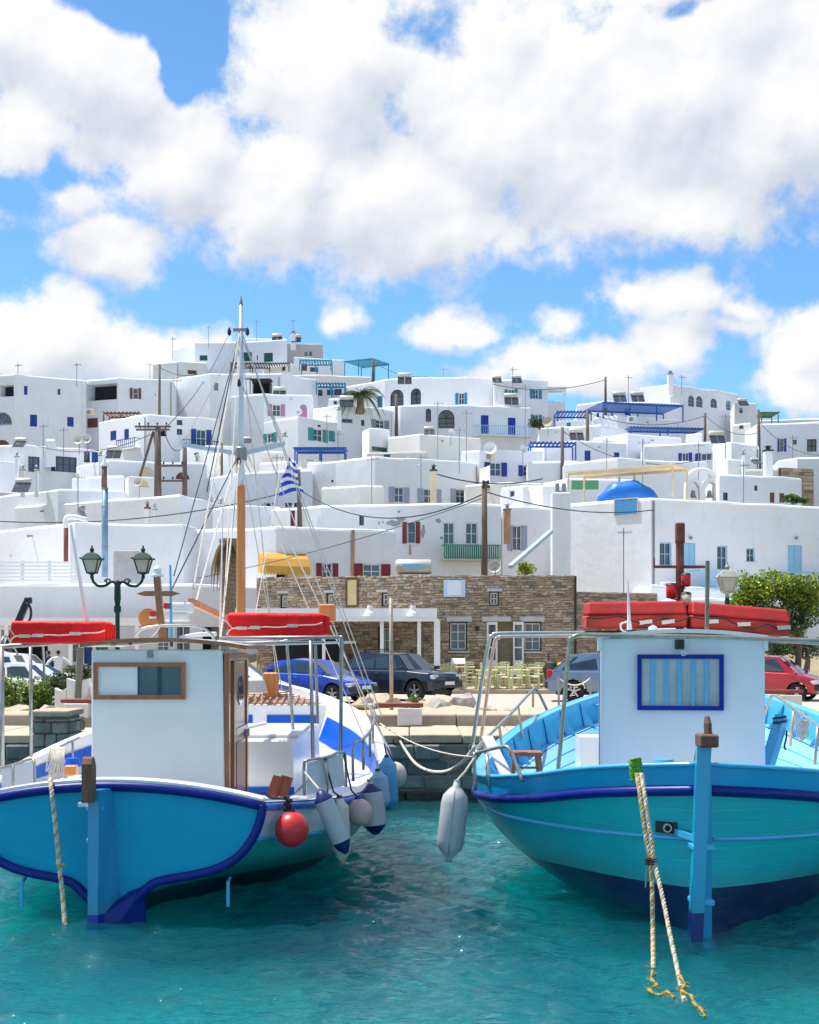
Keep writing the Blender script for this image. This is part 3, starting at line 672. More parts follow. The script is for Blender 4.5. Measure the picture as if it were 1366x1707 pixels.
H('long plain white house below the flat-roofed house with two blue windows', [(940,772),(1030,763),(1075,766),(1180,770)], 113, [('o',1182,760,1184,764,None,.1),('c',1105,776,1111,790,CREAMP)], WH)
H('blue-white house with small brown windows beside the belfry', [(1190,798),(1200,790),(1275,793),(1337,797)], 106,
  [('g',1206,821,1214,834,NAVY),('g',1258,809,1264,818,GREYP),('c',1284,821,1292,838,BROWN),('c',1300,822,1308,838,BROWN),('c',1317,823,1326,836,BROWN)], WB)
H('long white bluish wall house at the far left above the white fence', [(-60,845),(0,826),(97,815),(207,816)], 105, [], WB)
H('white house with kinked parapet behind the rusty blue chimney pipe', [(25,844),(178,833),(300,824),(362,838)], 99, [], WH)
H('low white house behind the chimney at the foot of the pergola terrace', [(905,806),(945,797),(1060,800)], 100, [], WH)
H('white house with a grey window between the peeling house and the big chimney', [(815,848),(838,843),(952,848)], 92, [('s',847,876,878,918,GREYB)], WH)
# ---- front tier
H('plain white wall house between the mast foot and the red half-open door', [(355,846),(400,842),(470,846)], 94, [], WB)
H('long white garden wall under the light blue balconies of the big right house', [(955,1000),(1086,975),(1400,990)], 80, [], WH)

H('white house with peeling plaster, red-shuttered window and green balcony', [(452,848),(535,842),(706,838),(836,840)], 88,
  [('c',484,851,492,877,REDP),('g',599,859,607,876,BROWN),('s',672,870,700,906,REDP),('g',739,871,758,908,WPAINT),('g',776,871,797,908,WPAINT)], WH)
pe, pf = HOUSES[-1][3], HOUSES[-1][1]
balcony(pe, pf[2], 737, 829, 910, 933, GREEN, .9, 26, CONC, .085)
H('long low white house with a yellow awning and dark red shutters', [(320,884),(460,877),(660,884)], 77,
  [('o',442,930,480,966,None,.6),('s',528,939,563,967,REDP),('s',590,940,650,965,REDP)], WH)
yh, yf = HOUSES[-1][3], HOUSES[-1][1]
H('blank white house with rusty downpipe at the left behind the street lamp', [(-70,892),(13,882),(125,870),(306,874),(330,880)], 76, [('o',17,925,19,928,None,.1)], WH)
H('big white house on the right with light blue windows, doors and balconies', [(948,840),(1086,829),(1400,846)], 84,
  [('g',1100,904,1120,943,LBLUE),('c',1141,905,1160,948,LBLUE),('g',1196,910,1213,950,LBLUE),('g',1245,914,1259,937,LBLUE),('c',1314,909,1338,957,LBLUE)], WH)
rh, rf = HOUSES[-1][3], HOUSES[-1][1]
balcony(rh, rf[1], 1150, 1203, 953, 980, LBLUE, 1.0, 22)
balcony(rh, rf[1], 1298, 1392, 955, 983, LBLUE, 1.0, 36)
H('white seafront building at the left with a shaded ground floor and blue door', [(-60,980),(0,972),(320,972),(432,976)], 68,
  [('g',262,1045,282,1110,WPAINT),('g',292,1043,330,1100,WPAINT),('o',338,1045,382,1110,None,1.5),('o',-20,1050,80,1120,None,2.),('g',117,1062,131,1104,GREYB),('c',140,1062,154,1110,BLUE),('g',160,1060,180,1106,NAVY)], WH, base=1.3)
H('low white wall building below the light blue balconies', [(1088,1003),(1140,996),(1400,1000)], 74, [('o',1260,1052,1300,1090,None,1.),('g',1315,1050,1345,1090,WPAINT)], WH, base=1.3)
# chimney stack part of the big right house
zc = Z(818, 83.5)
def part_bar(root, name, m_, px, py0, py1, Y, w_, d_=None, top_=None):
    x = X(px, Y); o = MB().box(x - w_ / 2, x + w_ / 2, Y, Y + (d_ or w_), Z(py1, Y), Z(py0, Y)).build(name, m_, root); return o
ck = MB(); x = X(935, 86); ck.rbox((x, 86, (Z(822, 86) + 4) / 2), (.56, .5, (Z(822, 86) - 4) / 2), .06, 1); ck = ck.build('chimney_stack', WH, rh)
MB().box(x - .35, x + .35, 85.7, 86.3, Z(822, 86), Z(819, 86)).build('chimney_base', GALV, ck)
for dx in (-.2, .2): MB().cyl((x + dx, 86, Z(819, 86)), (x + dx, 86, Z(806, 86)), .12, 8).build('flue', GALV, ck)
# light blue panel on the left face
fc = rf[0]; rr = fc.rect(1026, 832, 1064, 859)
m = MB(); m.ob(fc.pt((rr[0] + rr[1]) / 2, (rr[2] + rr[3]) / 2, .03), Vector((*fc.u, 0)) * (rr[1] - rr[0]) / 2, Vector((*fc.n, 0)) * .03, (0, 0, (rr[3] - rr[2]) / 2)); pn = m.build('wall_panel', mat('panel_blue', L(75,150,205), .5, .05, 3), rh)
m = MB(); frame(m, fc, rr[0] - .05, rr[1] + .05, rr[2] - .05, rr[3] + .05, .05, .06, 1, 1); m.build('panel_border', CREAMP, pn)
MB().bar(rf[1].pt(.15, 3, .06), rf[1].pt(.15, HOUSES[-1][2] if False else Z(835, 84), .06), .1).build('downpipe', GALV, rh)
fc = rf[1]
for px in (1150, 1326):
    rr = fc.rect(px - 3, 897, px + 3, 903); MB().sph(fc.pt((rr[0] + rr[1]) / 2, rr[3], .14), .11, 8, 6).build('wall_lamp', GALV, rh)
# peeling plaster patches on the peeling house: grey render showing through, slightly recessed look
PATCH = mat('bare_render_patch', (.36, .35, .34), .95, .15, 5, .5, 20)
for (cx0, cy0, rx, ry) in [(657,872,14,5),(668,866,8,5),(706,886,4,11),(731,868,5,4),(736,897,3,3),(632,872,2,3),(639,871,2,2)]:
    fc = pf[1] if cx0 < 706 else pf[2]; n = 14; q = []
    for i in range(n):
        a = 2 * math.pi * i / n; k = random.uniform(.65, 1.15); px = cx0 + rx * k * math.cos(a); py = cy0 + ry * k * math.sin(a); s_ = fc.s_at(px); q.append((s_, Z(py, fc.y_at(s_))))
    m = MB(); m.add([fc.pt(a, b, .012) for a, b in q] + [fc.pt(a, b, 0.0) for a, b in q], [tuple(range(n))] + [(i, (i + 1) % n, n + (i + 1) % n, n + i) for i in range(n)]); m.build('bare_patch', PATCH, pe)
RSTK = mat('rust_streak', (.48, .30, .17), .9, .3, 4, stretch=(1, 1, .3))
for (fc_, root_, px, y0, y1, w_) in [(yf[1], yh, 588, 883, 960, .10), (pf[1], pe, 684, 907, 925, .06)]:
    rr = fc_.rect(px - 2, y0, px + 2, y1); MB().ob(fc_.pt((rr[0] + rr[1]) / 2, (rr[2] + rr[3]) / 2, .03), Vector((*fc_.u, 0)) * w_, Vector((*fc_.n, 0)) * .03, (0, 0, (rr[3] - rr[2]) / 2)).build('rusty_pipe', RSTK, root_)
# yellow awning (part of the long low house)
YEL = mat('yellow_canvas', L(215,160,70), .75, .06, 5); fc = yf[0] if 468 < 460 else yf[1]
rr = fc.rect(430, 922, 507, 960); a, b, c, d = rr; m = MB(); pr = [(0, d), (.35, d - .08), (.7, d - .35), (.95, d - .75), (1.0, c + .12)]
U = Vector((*fc.u, 0)); k = 16
for i in range(k):
    s0 = a + (b - a) * i / k; s1 = a + (b - a) * (i + 1) / k
    for (o0, z0_), (o1, z1_) in zip(pr, pr[1:]): m.quad(fc.pt(s0, z0_, o0), fc.pt(s1, z0_, o0), fc.pt(s1, z1_, o1), fc.pt(s0, z1_, o1))
    m.quad(fc.pt(s0, c + .12, 1.0), fc.pt(s1, c + .12, 1.0), fc.pt((s0 * .2 + s1 * .8), c, 1.0), fc.pt((s0 * .8 + s1 * .2), c, 1.0))
for s_ in (a, b):
    m.add([fc.pt(s_, z, o) for o, z in pr] + [fc.pt(s_, c + .12, 0)], [(0, 1, 2, 3, 4, 5)])
m.build('awning', YEL, yh, fix=False)
# small huts, stair heads and parapets stacked between the houses
for lb_, pts_, Y_, w_, m_ in [('small white box on the roof above the broad navy windows', [(76,732),(92,731)], 121, [], WH),
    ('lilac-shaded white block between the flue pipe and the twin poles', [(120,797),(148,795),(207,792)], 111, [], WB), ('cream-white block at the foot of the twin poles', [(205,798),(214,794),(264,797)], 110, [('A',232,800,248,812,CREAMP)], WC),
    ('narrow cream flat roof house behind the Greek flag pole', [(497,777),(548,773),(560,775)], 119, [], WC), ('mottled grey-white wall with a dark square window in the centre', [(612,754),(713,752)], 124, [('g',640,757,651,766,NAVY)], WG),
    ('small white curved horn wall right of the swooping parapets', [(800,781),(817,776)], 111, [], WH), ('white squat cistern beside the royal-blue band house', [(1144,723),(1171,721)], 129, [], WH),
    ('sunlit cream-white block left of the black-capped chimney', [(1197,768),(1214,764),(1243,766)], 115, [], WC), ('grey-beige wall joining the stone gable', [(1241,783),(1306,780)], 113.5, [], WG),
    ('small cream cube with a tiny window near the right slope pole', [(1222,707),(1252,704)], 141, [('g',1233,709,1240,715,BROWN)], WC), ('white parapet block behind the metal flues', [(878,812),(905,808),(948,810)], 97, [], WH),
    ('small white stair head below the beige hilltop house', [(440,612),(486,606),(500,609)], 187, [('c',470,611,476,618,DGREEN)], WH), ('white parapet house behind the blue balcony at left', [(300,746),(345,741),(390,744)], 127, [], WH),
    ('small white cube left of the green-topped palm', [(548,664),(580,662)], 142, [('g',556,668,562,674,TURQ)], WH), ('white block under the small blue pergola at right', [(928,702),(985,699)], 147, [('c',945,704,952,711,TURQ)], WH),
    ('long cream roof parapet behind the red half-open door house', [(536,812),(600,808),(640,810)], 100, [], WC), ('white stair wall at the left of the navy window house', [(-40,775),(0,768),(30,771)], 119, [], WH),
    ('low white house under the swooping-horn house with a row of tiny vents', [(836,812),(872,808),(905,811)], 98, [('g',850,818,858,828,GREYB)], WH)]: H(lb_, pts_, Y_, w_, m_, db=4, base=Z(max(q[1] for q in pts_) + 46, Y_))
pergola('brown-beamed terrace shelter below the red-brown balcony', 173, 231, 689, 706, 137, BROWN, 2.5, 3)
# belfry chapel
bf = thing('belfry', 'cream whitewashed double-arched chapel belfry with two bells', 'belfry', tuple(P(1173, 832, 108)))
fc = Face((X(1144, 108), 108), (X(1199, 108), 108)); fb_ = Face((X(1199, 109), 109), (X(1144, 109), 109)); s1 = fc.len
z0, z1 = Z(836, 108), Z(795, 108); m = MB(); o1 = [s1 * .14, s1 * .42, z0 + .4, z1 - .1, True, 1.0]; o2 = [s1 * .58, s1 * .86, z0 + .4, z1 - .1, True, 1.0]
ssx = [(0, s1 * .14), (s1 * .42, s1 * .58), (s1 * .86, s1)]
for a, b in ssx: m.hexa([fc.pt(a, z0), fc.pt(b, z0), fc.pt(b, z0, -.9), fc.pt(a, z0, -.9), fc.pt(a, z1 - .7), fc.pt(b, z1 - .7), fc.pt(b, z1 - .7, -.9), fc.pt(a, z1 - .7, -.9)])
for lo, hi in ((s1 * .0, s1 * .5), (s1 * .5, s1)):   # two arch heads, thick rings
    mid = (lo + hi) / 2; ri = (hi - lo) * .28; ro = (hi - lo) * .5; zc = z1 - .7
    A_ = arcpts(10)
    for (c0, s0), (c1, s1_) in zip(A_, A_[1:]):
        m.hexa([fc.pt(mid + ri * c0, zc + ri * s0), fc.pt(mid + ro * c0, zc + ro * s0), fc.pt(mid + ro * c0, zc + ro * s0, -.9), fc.pt(mid + ri * c0, zc + ri * s0, -.9),
                fc.pt(mid + ri * c1, zc + ri * s1_), fc.pt(mid + ro * c1, zc + ro * s1_), fc.pt(mid + ro * c1, zc + ro * s1_, -.9), fc.pt(mid + ri * c1, zc + ri * s1_, -.9)])
m.build('arches', WC, bf)
sl = fc.len; ARC = MB(); ARC.tube([fc.pt(sl * .5 + sl * .42 * c_, z1 - .1 + .75 * s_, -.45) for c_, s_ in arcpts(12)], .16, 6); ARC.build('arched_gable', WC, bf)
for k in (.25, .75):
    MB().lathe(fc.pt(sl * k, z1 - 1.5, -.45), [(.0, .55), (.12, .52), (.17, .3), (.2, .1), (.3, 0), (.28, .01), (0, .1)], 12).build('bell', GALV, bf)
# pergola terrace with green screen and blue tarpaulin
pergola('cream timber pergola over the blue tarpaulin and green screen', 948, 1122, 791, 838, 92, CREAMP, 2.2, 3, slats=False, th=.16, dY=-4)
m = MB(); m.box(X(953, 98), X(998, 98), 97.9, 98, Z(816, 98), Z(801, 98)); top(m, 'screen', mat('green_screen', L(95,160,110), .8, .06, 4), 'flat green screen panel under the cream pergola', 'screen')
m = MB(); bmv = []; n, k = 26, 14
c = P(1046, 832, 90); m.sph((c.x, c.y, c.z), (1.95, 1.2, 1.0), 28, 14)
m.v = [(v[0] + .05 * math.sin(v[2] * 7 + v[0] * 5), v[1] + .08 * math.sin(v[0] * 9 + v[2] * 4), c.z + (1.12 * (1 - abs((v[0] - c.x) / 2.0) ** 3.2) * (abs(max(0, v[2] - c.z)) / 1.0) ** .55 if v[2] > c.z else -.2) + .07 * math.sin(v[0] * 5 + 1) + .03 * math.sin(v[0] * 13 + v[1] * 4)) for v in m.v]
top(m, 'tarpaulin', mat('blue_tarpaulin', L(10,110,200), .45, .12, 6, .5, 8), 'bulging bright blue tarpaulin under the cream pergola', 'tarpaulin', smooth=True)
# ================================================================ ROOFTOP AND STREET THINGS OF THE VILLAGE
TANK = mat('tank_shell', (.62, .58, .50), .45, .15, 5, metal=.3); SOLAR = mat('solar_glass', (.03, .035, .05), .15, .2, 3)
RTANK = mat('weathered_tank', (.45, .36, .25), .6, .25, 5)
def solar(px, py, Y, wpx, place, tm=None, panel=True):
    w_ = wpx / F * Y; c = P(px, py, Y); r = w_ * .19; root = thing('solar_water_heater', 'solar water heater ' + place, 'water heater', tuple(c), 'solar water heaters on the roofs')
    m = MB(); hl = w_ / 2; zt = c.z + r * 2.2
    m.lathe((c.x - hl, c.y + .6, zt), [(0, 0), (r * .8, .02), (r, .1), (r, w_ - .1), (r * .8, w_ - .02), (0, w_)], 14, (1, 0, 0)); m.build('tank', tm or TANK, root, True)
    m = MB()
    for s_ in (-.35, .35):
        m.bar((c.x + s_ * w_, c.y + .6, c.z), (c.x + s_ * w_, c.y + .6, zt), .06); m.bar((c.x + s_ * w_, c.y - .3, c.z - r * 1.2), (c.x + s_ * w_, c.y + .6, zt - r), .06)
    m.build('stand', GALV, root)
    if panel:
        for s_ in (-.25, .25):
            MB().ob((c.x + s_ * w_, c.y + .05, c.z), (w_ * .235, 0, 0), (0, .5, r * 1.6), (0, -.03, .02)).build('panel', SOLAR, root)
for a in [(462,565,195,18,'with a shiny end on the hilltop villa, left of two'), (494,566,198,17,'beside the hilltop chimney'), (466,656,150,22,'blue-topped above the mauve shutters'),
          (578,672,137,24,'directly left of the palm'), (675,634,153,24,'on the big house with arched windows'), (829,634,152,16,'left of two on the turquoise-shuttered house'),
          (862,634,151,17,'right of two on the turquoise-shuttered house'), (853,668,148,24,'above the two royal blue doors'), (716,720,127,18,'on the windowless cream block'),
          (1034,664,148,22,'left of two above the large blue pergola'), (1064,664,148,22,'right of two above the large blue pergola'), (189,757,124,26,'beside the blue balcony doors at left'),
          (962,727,130,24,'with tall panels beside the leaning utility pole'), (1197,732,121,26,'above the royal-blue-shuttered house'), (32,740,120,20,'beside the far-left arched window'),
          (36,812,104,28,'low on the roof above the white fence at far left'), (412,735,130,14,'small one behind the mast'), (1240,672,156,16,'on the right ridge annexe'), (1262,770,110,14,'tilted beside the black-capped chimney')]:
    solar(*a)
r0 = thing('solar_water_heater', 'large cream water heater tank on the roof edge above the stone restaurant', 'water heater', tuple(P(690, 955, 66)))
c = P(690, 945, 66); MB().lathe((c.x - .85 , c.y, c.z), [(0, 0), (.3, .02), (.34, .1), (.34, 1.6), (.3, 1.68), (0, 1.7)], 16, (1, 0, 0)).build('tank', TANK, r0, True)
m = MB(); m.box(c.x - 1, c.x + 1.2, c.y - .3, c.y + .3, c.z - .5, c.z - .4)
for s_ in (-.6, .6): m.bar((c.x + s_, c.y, c.z - .8), (c.x + s_, c.y, c.z - .3), .08)
m.build('stand', RTANK, r0)
MB().box(c.x - .5, c.x + .5, c.y - .36, c.y - .34, c.z - .12, c.z + .12).build('label_plate', LBLUE, r0)
def antenna(px, y0, y1, Y, place, kind=0):
    p = P(px, y1, Y); q = P(px, y0, Y); root = thing('aerial', 'thin metal aerial mast ' + place, 'aerial', tuple(p), 'television aerials on the roofs')
    p.z -= 1
    MB().cyl(p, q, .035, 6).build('mast', GALV, root)
    m = MB(); k = 5 if kind == 0 else 3; a = random.uniform(-.5, .5); d = Vector((math.cos(a), math.sin(a), 0)); e = Vector((-d.y, d.x, 0)); zt = q - Vector((0, 0, .25))
    m.bar(zt - d * .3, zt + d * .45, .025)
    for i in range(k): c = zt + d * (-.27 + i * .7 / (k - 1)); m.bar(c - e * .25, c + e * .25, .02); m.bar(c - Vector((0, 0, .12)), c + Vector((0, 0, .12)), .02)
    m.build('dipoles', GALV, root)
for a in [(348,543,568,193,'tallest at the left of the hilltop villa'), (288,562,585,193,'at the left corner of the hilltop villa'), (489,532,552,198,'on the hilltop chimney'), (30,605,624,143,'on the far-left long house'),
          (128,604,628,144,'right of the far-left long house roof'), (250,605,618,187,'by the scrubby ridge'), (740,612,630,157,'on the big arched-window house'), (855,612,632,151,'on the turquoise-shuttered house'),
          (106,712,742,121,'above the broad navy windows'), (72,706,742,121,'with double yagi above the far-left low house'), (295,630,690,140,'beside the thin pole'), (730,668,745,122,'in front of the big arched window'),
          (778,684,755,120,'on the edge of the cream block'), (876,640,735,132,'below the blue balcony'), (766,712,768,114,'slender one behind the swooping horn'), (702,757,838,100,'before the grey-shuttered row'),
          (1048,625,665,148,'between the two pergola heaters'), (1012,730,790,108,'with lamp head before the flat-roofed houses'), (1072,732,822,96,'rusted one over the blue tarpaulin'), (1165,737,790,112,'right of the belfry'),
          (1210,690,752,120,'behind the solar panels'), (1240,770,832,104,'wooden-looking by the belfry house'), (620,760,845,96,'near the big swooping-horn house'), (545,690,722,133,'among the teal shutters'),
          (462,757,842,100,'beside the Greek flag'), (1322,725,765,128,'near the red wall ornament'), (563,719,746,128,'right of the teal shutters'), (130,790,850,96,'over the plain wall at left'),
          (1137,625,645,159,'on the big ridge house'), (428,533,562,195,'thick double pole on the hilltop'), (1040,880,975,80,'leaning against the big right house')]:
    antenna(*a, kind=random.randint(0, 1))
def chimney(px, y0, y1, Y, wpx, place, m_=None, cap=None):
    c = P(px, y1, Y); h = Z(y0, Y) - c.z; w_ = wpx / F * Y; root = thing('chimney', place, 'chimney', tuple(c), 'chimneys on the roofs')
    MB().rbox((c.x, c.y, c.z + h / 2 - .5), (w_ / 2, w_ / 2, h / 2 + .5), min(.06, w_ * .1), 1).build('stack', m_ or WH, root)
    m = MB(); m.rbox((c.x, c.y, c.z + h + .04), (w_ / 2 + .05, w_ / 2 + .05, .05), .02, 1); m.cyl((c.x, c.y, c.z + h), (c.x, c.y, c.z + h + .3), w_ * .28, 8); m.lathe((c.x, c.y, c.z + h + .34), [(w_ * .5, 0), (0, .15)], 10)
    m.build('cowl', cap or GALV, root)
for a in [(489,556,572,198,8,'white chimney on the hilltop house'), (1118,624,645,160,9,'white chimney with black cap on the big ridge house'), (723,785,838,100,10,'cream chimney with a bent black cowl over the grey shutters',CREAMP,BLACK),
          (1281,752,785,112,14,'broad white chimney with a stacked black cowl',WH,BLACK), (28,762,790,112,6,'small pipe chimney before the navy windows'), (38,784,806,106,7,'stubby white chimney at far left'), (61,785,806,106,6,'second stubby chimney at far left'),
          (168,760,775,118,7,'small white chimney by the solar panels'), (383,758,775,118,5,'tiny chimney behind the mast'), (246,848,872,90,8,'short rusty-capped chimney on the kinked parapet',WC,RUST),
          (566,684,700,136,7,'white chimney by the brown-shuttered house'), (475,728,748,126,8,'white chimney under the teal shutters'), (1240,758,785,112,5,'slim chimney beside the stone gable'), (846,850,880,90,11,'flaking brown chimney beside the tall pole',RSTK),
          (258,850,872,90,5,'thin chimney beside the rusty-capped one'), (369,840,860,96,7,'low cowl near the mast foot')]:
    chimney(*a)
def dish(px, py, Y, r, place, m_=None):
    r *= .68; m_ = mat('dish_cream', (.60, .56, .48), .6, .1, 4) if m_ is CREAMP else m_
    c = P(px, py, Y); root = thing('satellite_dish', place, 'satellite dish', (c.x, c.y, c.z - r), 'satellite dishes'); ax = Vector((random.uniform(-.4, .4), -1, .35)).normalized()
    MB().lathe(c, [(0, 0), (r * .5, .05), (r * .85, .14), (r, .2), (r * 1.02, .2), (r * .5, .02), (0, -.03)], 18, ax).build('bowl', m_ or WPAINT, root, True)
    m = MB(); m.cyl(c, c + ax * r * 1.1 - Vector((0, 0, r * .5)), .02, 6); m.cyl((c.x, c.y + .05, c.z), (c.x, c.y + .05, c.z - r - .8), .035, 6); m.build('arm', GALV, root)
for a in [(132,734,119,.62,'left of two cream dishes above the navy windows',CREAMP), (146,733,119,.6,'right of two cream dishes above the navy windows',CREAMP), (498,687,143,.5,'dish beside the mauve niche'), (818,749,118,.75,'white dish on the royal-blue-shuttered house'),
          (914,704,137,.75,'rusty orange dish beside the green shrub',RTANK), (826,947,64,.42,'cream dish at the corner of the stone restaurant roof',CREAMP), (872,750,119,.5,'dish by the porch'), (232,805,104,.5,'cream dish at the left roofs',CREAMP), (752,722,126,.45,'dish on the cream block')]:
    dish(*a)
def acunit(px, py, Y, w_=.85, label=''):
    c = P(px, py, Y); root = thing('air_conditioner', label, 'air conditioner', (c.x, c.y, c.z - .3))
    MB().rbox(c, (w_ / 2, .16, .3), .03, 1).build('case', CREAMP if w_ < .9 else WPAINT, root)
    m = MB(); m.lathe((c.x - .1, c.y - .165, c.z), [(0, 0), (.22, 0), (.22, .01)], 14, (0, -1, 0)); m.build('fan_grille', GALV, root)
acunit(1116, 979, 82.2, .95, 'white air conditioner unit below the light blue window')
acunit(1054, 699, 145.5, .9, 'cream air conditioner under the large blue pergola'); acunit(817, 761, 119, .8, 'grey air conditioner on the royal-blue-shuttered house'); acunit(150, 687, 144, .85, 'beige air conditioner below the red-brown balcony')
# utility poles
POLES = {}
def pole(key, px, y0, y1, Y, r, label, arms=(), m_=None, lean=0):
    p = P(px, y1, Y); p.z -= 1.5; q = P(px + lean, y0, Y); root = thing('utility_pole', label, 'utility pole', tuple(p), 'wooden utility poles')
    MB().tube([p, q], [r * 1.15, r * .85], 9).build('shaft', m_ or WOODG, root, True); POLES[key] = q
    for (ay, x0_, x1_) in arms:
        z = Z(ay, Y); xa, xb = X(x0_, Y), X(x1_, Y); MB().bar((xa, Y - r, z), (xb, Y - r, z), .12, .14).build('crossarm', WOODG, root)
        k = max(2, int((xb - xa) / .6))
        for i in range(k): x = xa + (xb - xa) * (i + .5) / k; MB().lathe((x, Y - r, z + .07), [(.03, 0), (.03, .08), (.07, .1), (.07, .2), (.03, .25), (0, .26)], 8).build('insulator', BLACK, root)
    return root
pole('a', 266, 607, 695, 139, .13, 'thin tall dark pole before the red-brown-shuttered house')
hp = pole('b', 263, 712, 828, 108, .27, 'thick weathered pole with crossarms and braces, left of the twin poles', [(712, 226, 286), (717, 228, 284)])
p = POLES['b']; MB().cyl((p.x - 1.6, 109.5, Z(790, 108)), (p.x - .4, 108.4, Z(718, 108)), .1, 8).build('brace', WOODG, hp); MB().cyl((p.x - .2, 109.6, Z(790, 108)), (p.x - .35, 108.4, Z(718, 108)), .09, 8).build('brace', WOODG, hp)
pole('c', 308, 738, 825, 108, .19, 'shorter weathered pole joined by iron crossarms, right of the twin poles', [(777, 266, 312), (802, 266, 312)])
pole('d', 808, 802, 958, 70, .15, 'tall dark pole in front of the green balcony', [(812, 803, 817)])
pole('e', 500, 783, 842, 90, .14, 'grey pole carrying the Greek flag', lean=-2)
pole('f', 661, 657, 726, 142, .17, 'dark pole beside the arched windows of the big house')
pole('g', 622, 598, 632, 175, .16, 'pole against the sky at the turquoise pergola')
pole('h', 1010, 628, 668, 150, .13, 'pole against the sky left of the big ridge house')
pole('i', 938, 712, 792, 118, .15, 'dark pole right of the dark blue porch')
pole('j', 980, 682, 732, 134, .16, 'short grey pole by the tall solar panels', lean=0)
pole('k', 1176, 688, 724, 136, .13, 'dark pole on the slope right of the blue pergolas')
pole('l', 1267, 683, 758, 126, .13, 'dark leaning pole by the blue-and-white house at right', lean=-2)
pole('m', 370, 738, 770, 122, .1, 'short post at the end of the long blue beam')
def wire(name, p, q, sag, r, label, lab_cat='cable', n=18):
    return top(MB().tube(catenary(p, q, sag, n), r, 5), name, CABLE, label, lab_cat, 'overhead cables', smooth=True)
wire('cable', POLES['e'] - Vector((0, 0, 1.2)), POLES['d'] - Vector((0, 0, .6)), 1.5, .035, 'thick black cable sagging from the flag pole to the pole at the green balcony')
wire('cable', P(-20, 868, 86), POLES['e'] - Vector((0, 0, 1.2)), .8, .035, 'black cable running left from the flag pole')
wire('cable', P(330, 964, 72), POLES['d'] - Vector((0, 0, .8)), .3, .02, 'thin black cable rising diagonally over the yellow awning house')
wire('cable', POLES['d'] - Vector((0, 0, .5)), P(1090, 850, 83), .5, .03, 'black cable from the tall dark pole to the right-hand big house')
wire('cable', P(728, 790, 99), P(905, 798, 99), .5, .045, 'black cable looping from the bent cowl chimney')
wire('cable', POLES['g'] - Vector((0, 0, .3)), P(712, 628, 158), .6, .04, 'cable against the sky right of the turquoise pergola')
wire('cable', P(820, 640, 152), POLES['h'] - Vector((0, 0, .3)), .8, .035, 'cable against the sky toward the big ridge house')
wire('cable', POLES['a'] - Vector((0, 0, .3)), P(330, 624, 150), .4, .03, 'short cable from the thin tall pole')
wire('cable', P(60, 742, 122), POLES['b'] - Vector((0, 0, .3)), 1.0, .03, 'cable from the left roofs to the thick crossarm pole')
wire('cable', POLES['b'] - Vector((0, 0, .6)), P(380, 560, 190), 1.2, .04, 'cable climbing the hill from the thick crossarm pole')
wire('cable', POLES['b'] - Vector((-.5, 0, .4)), POLES['c'] - Vector((0, 0, .1)), .9, .03, 'slack cable between the twin poles')
wire('cable', POLES['i'] - Vector((0, 0, .3)), P(1160, 768, 112), 1.2, .03, 'cable passing over the long plain white house')
wire('cable', POLES['k'] - Vector((0, 0, .2)), POLES['l'] - Vector((0, 0, 2)), .8, .03, 'cable between the two dark poles on the right slope')
wire('cable', POLES['l'] - Vector((0, 0, 1)), P(1380, 758, 118), .9, .03, 'cable sweeping down to the right edge')
wire('cable', POLES['j'] - Vector((0, 0, .3)), POLES['k'] - Vector((0, 0, .3)), 1.0, .03, 'cable between the short grey pole and the slope pole')
# rusty blue chimney pipe at the left, elbow duct
pr = thing('flue_pipe', 'tall light blue flue pipe with a rusty top and white cap', 'flue pipe', tuple(P(175, 960, 74)))
m = MB(); m.cyl(P(175, 962, 74), P(175, 815, 74), .16, 14); m.build('lower_pipe', mat('faded_blue_metal', L(120,150,175), .5, .25, 3, metal=.3, dirt=.3), pr, True)
m = MB(); m.cyl(P(174, 815, 74), P(174, 778, 74), .145, 14); m.build('rusty_pipe', mat('rust_blue', L(115,90,80), .7, .35, 5), pr, True)
m = MB(); m.lathe(P(174, 777, 74), [(.22, 0), (.22, .06), (.08, .25), (.05, .5), (.12, .55), (.12, .62), (0, .7)], 14); m.build('cap', WPAINT, pr, True)
for y in (815, 846, 876, 912): MB().cyl(P(175, y, 74), P(175, y - 2, 74), .18, 14).build('joint_band', GALV, pr)
pr = thing('flue_pipe', 'short elbow pipe, white on top and rusty brown below', 'flue pipe', tuple(P(110, 935, 74.5)))
m = MB(); m.tube(smooth_pts([P(110, 880, 74.5), P(110, 866, 74.5), P(116, 862, 74.5), P(130, 863, 74.5), P(146, 867, 74.5)], 4), .14, 10); m.build('elbow', WPAINT, pr, True)
MB().cyl(P(110, 938, 74.5), P(110, 878, 74.5), .12, 10).build('rusty_leg', RUST, pr, True)
m = MB(); m.lathe(P(136, 866, 75), [(.3, -.1), (.3, .1), (.16, .4), (.16, .5), (.2, .52), (.2, .7), (0, .75)], 12); m.build('cowl', GALV, pr, True)
# grey duct box on the left roof
bx = P(212, 950, 72.5); top(MB().rbox((bx.x, bx.y, bx.z), (.62, .4, .95), .03, 1), 'cabinet', mat('grey_cabinet', (.42, .40, .40), .7, .15, 2, dirt=.3), 'grey weathered metal cabinet behind the double street lamp', 'cabinet')
# long diagonal pale-blue pipe at right house
top(MB().bar(P(851, 945, 80), P(919, 886, 84), .28, .2), 'drain_chute', mat('pale_blue_grey', L(165,180,195), .5, .1, 3), 'pale grey-blue chute slanting up against the white wall beside the chimney', 'chute')
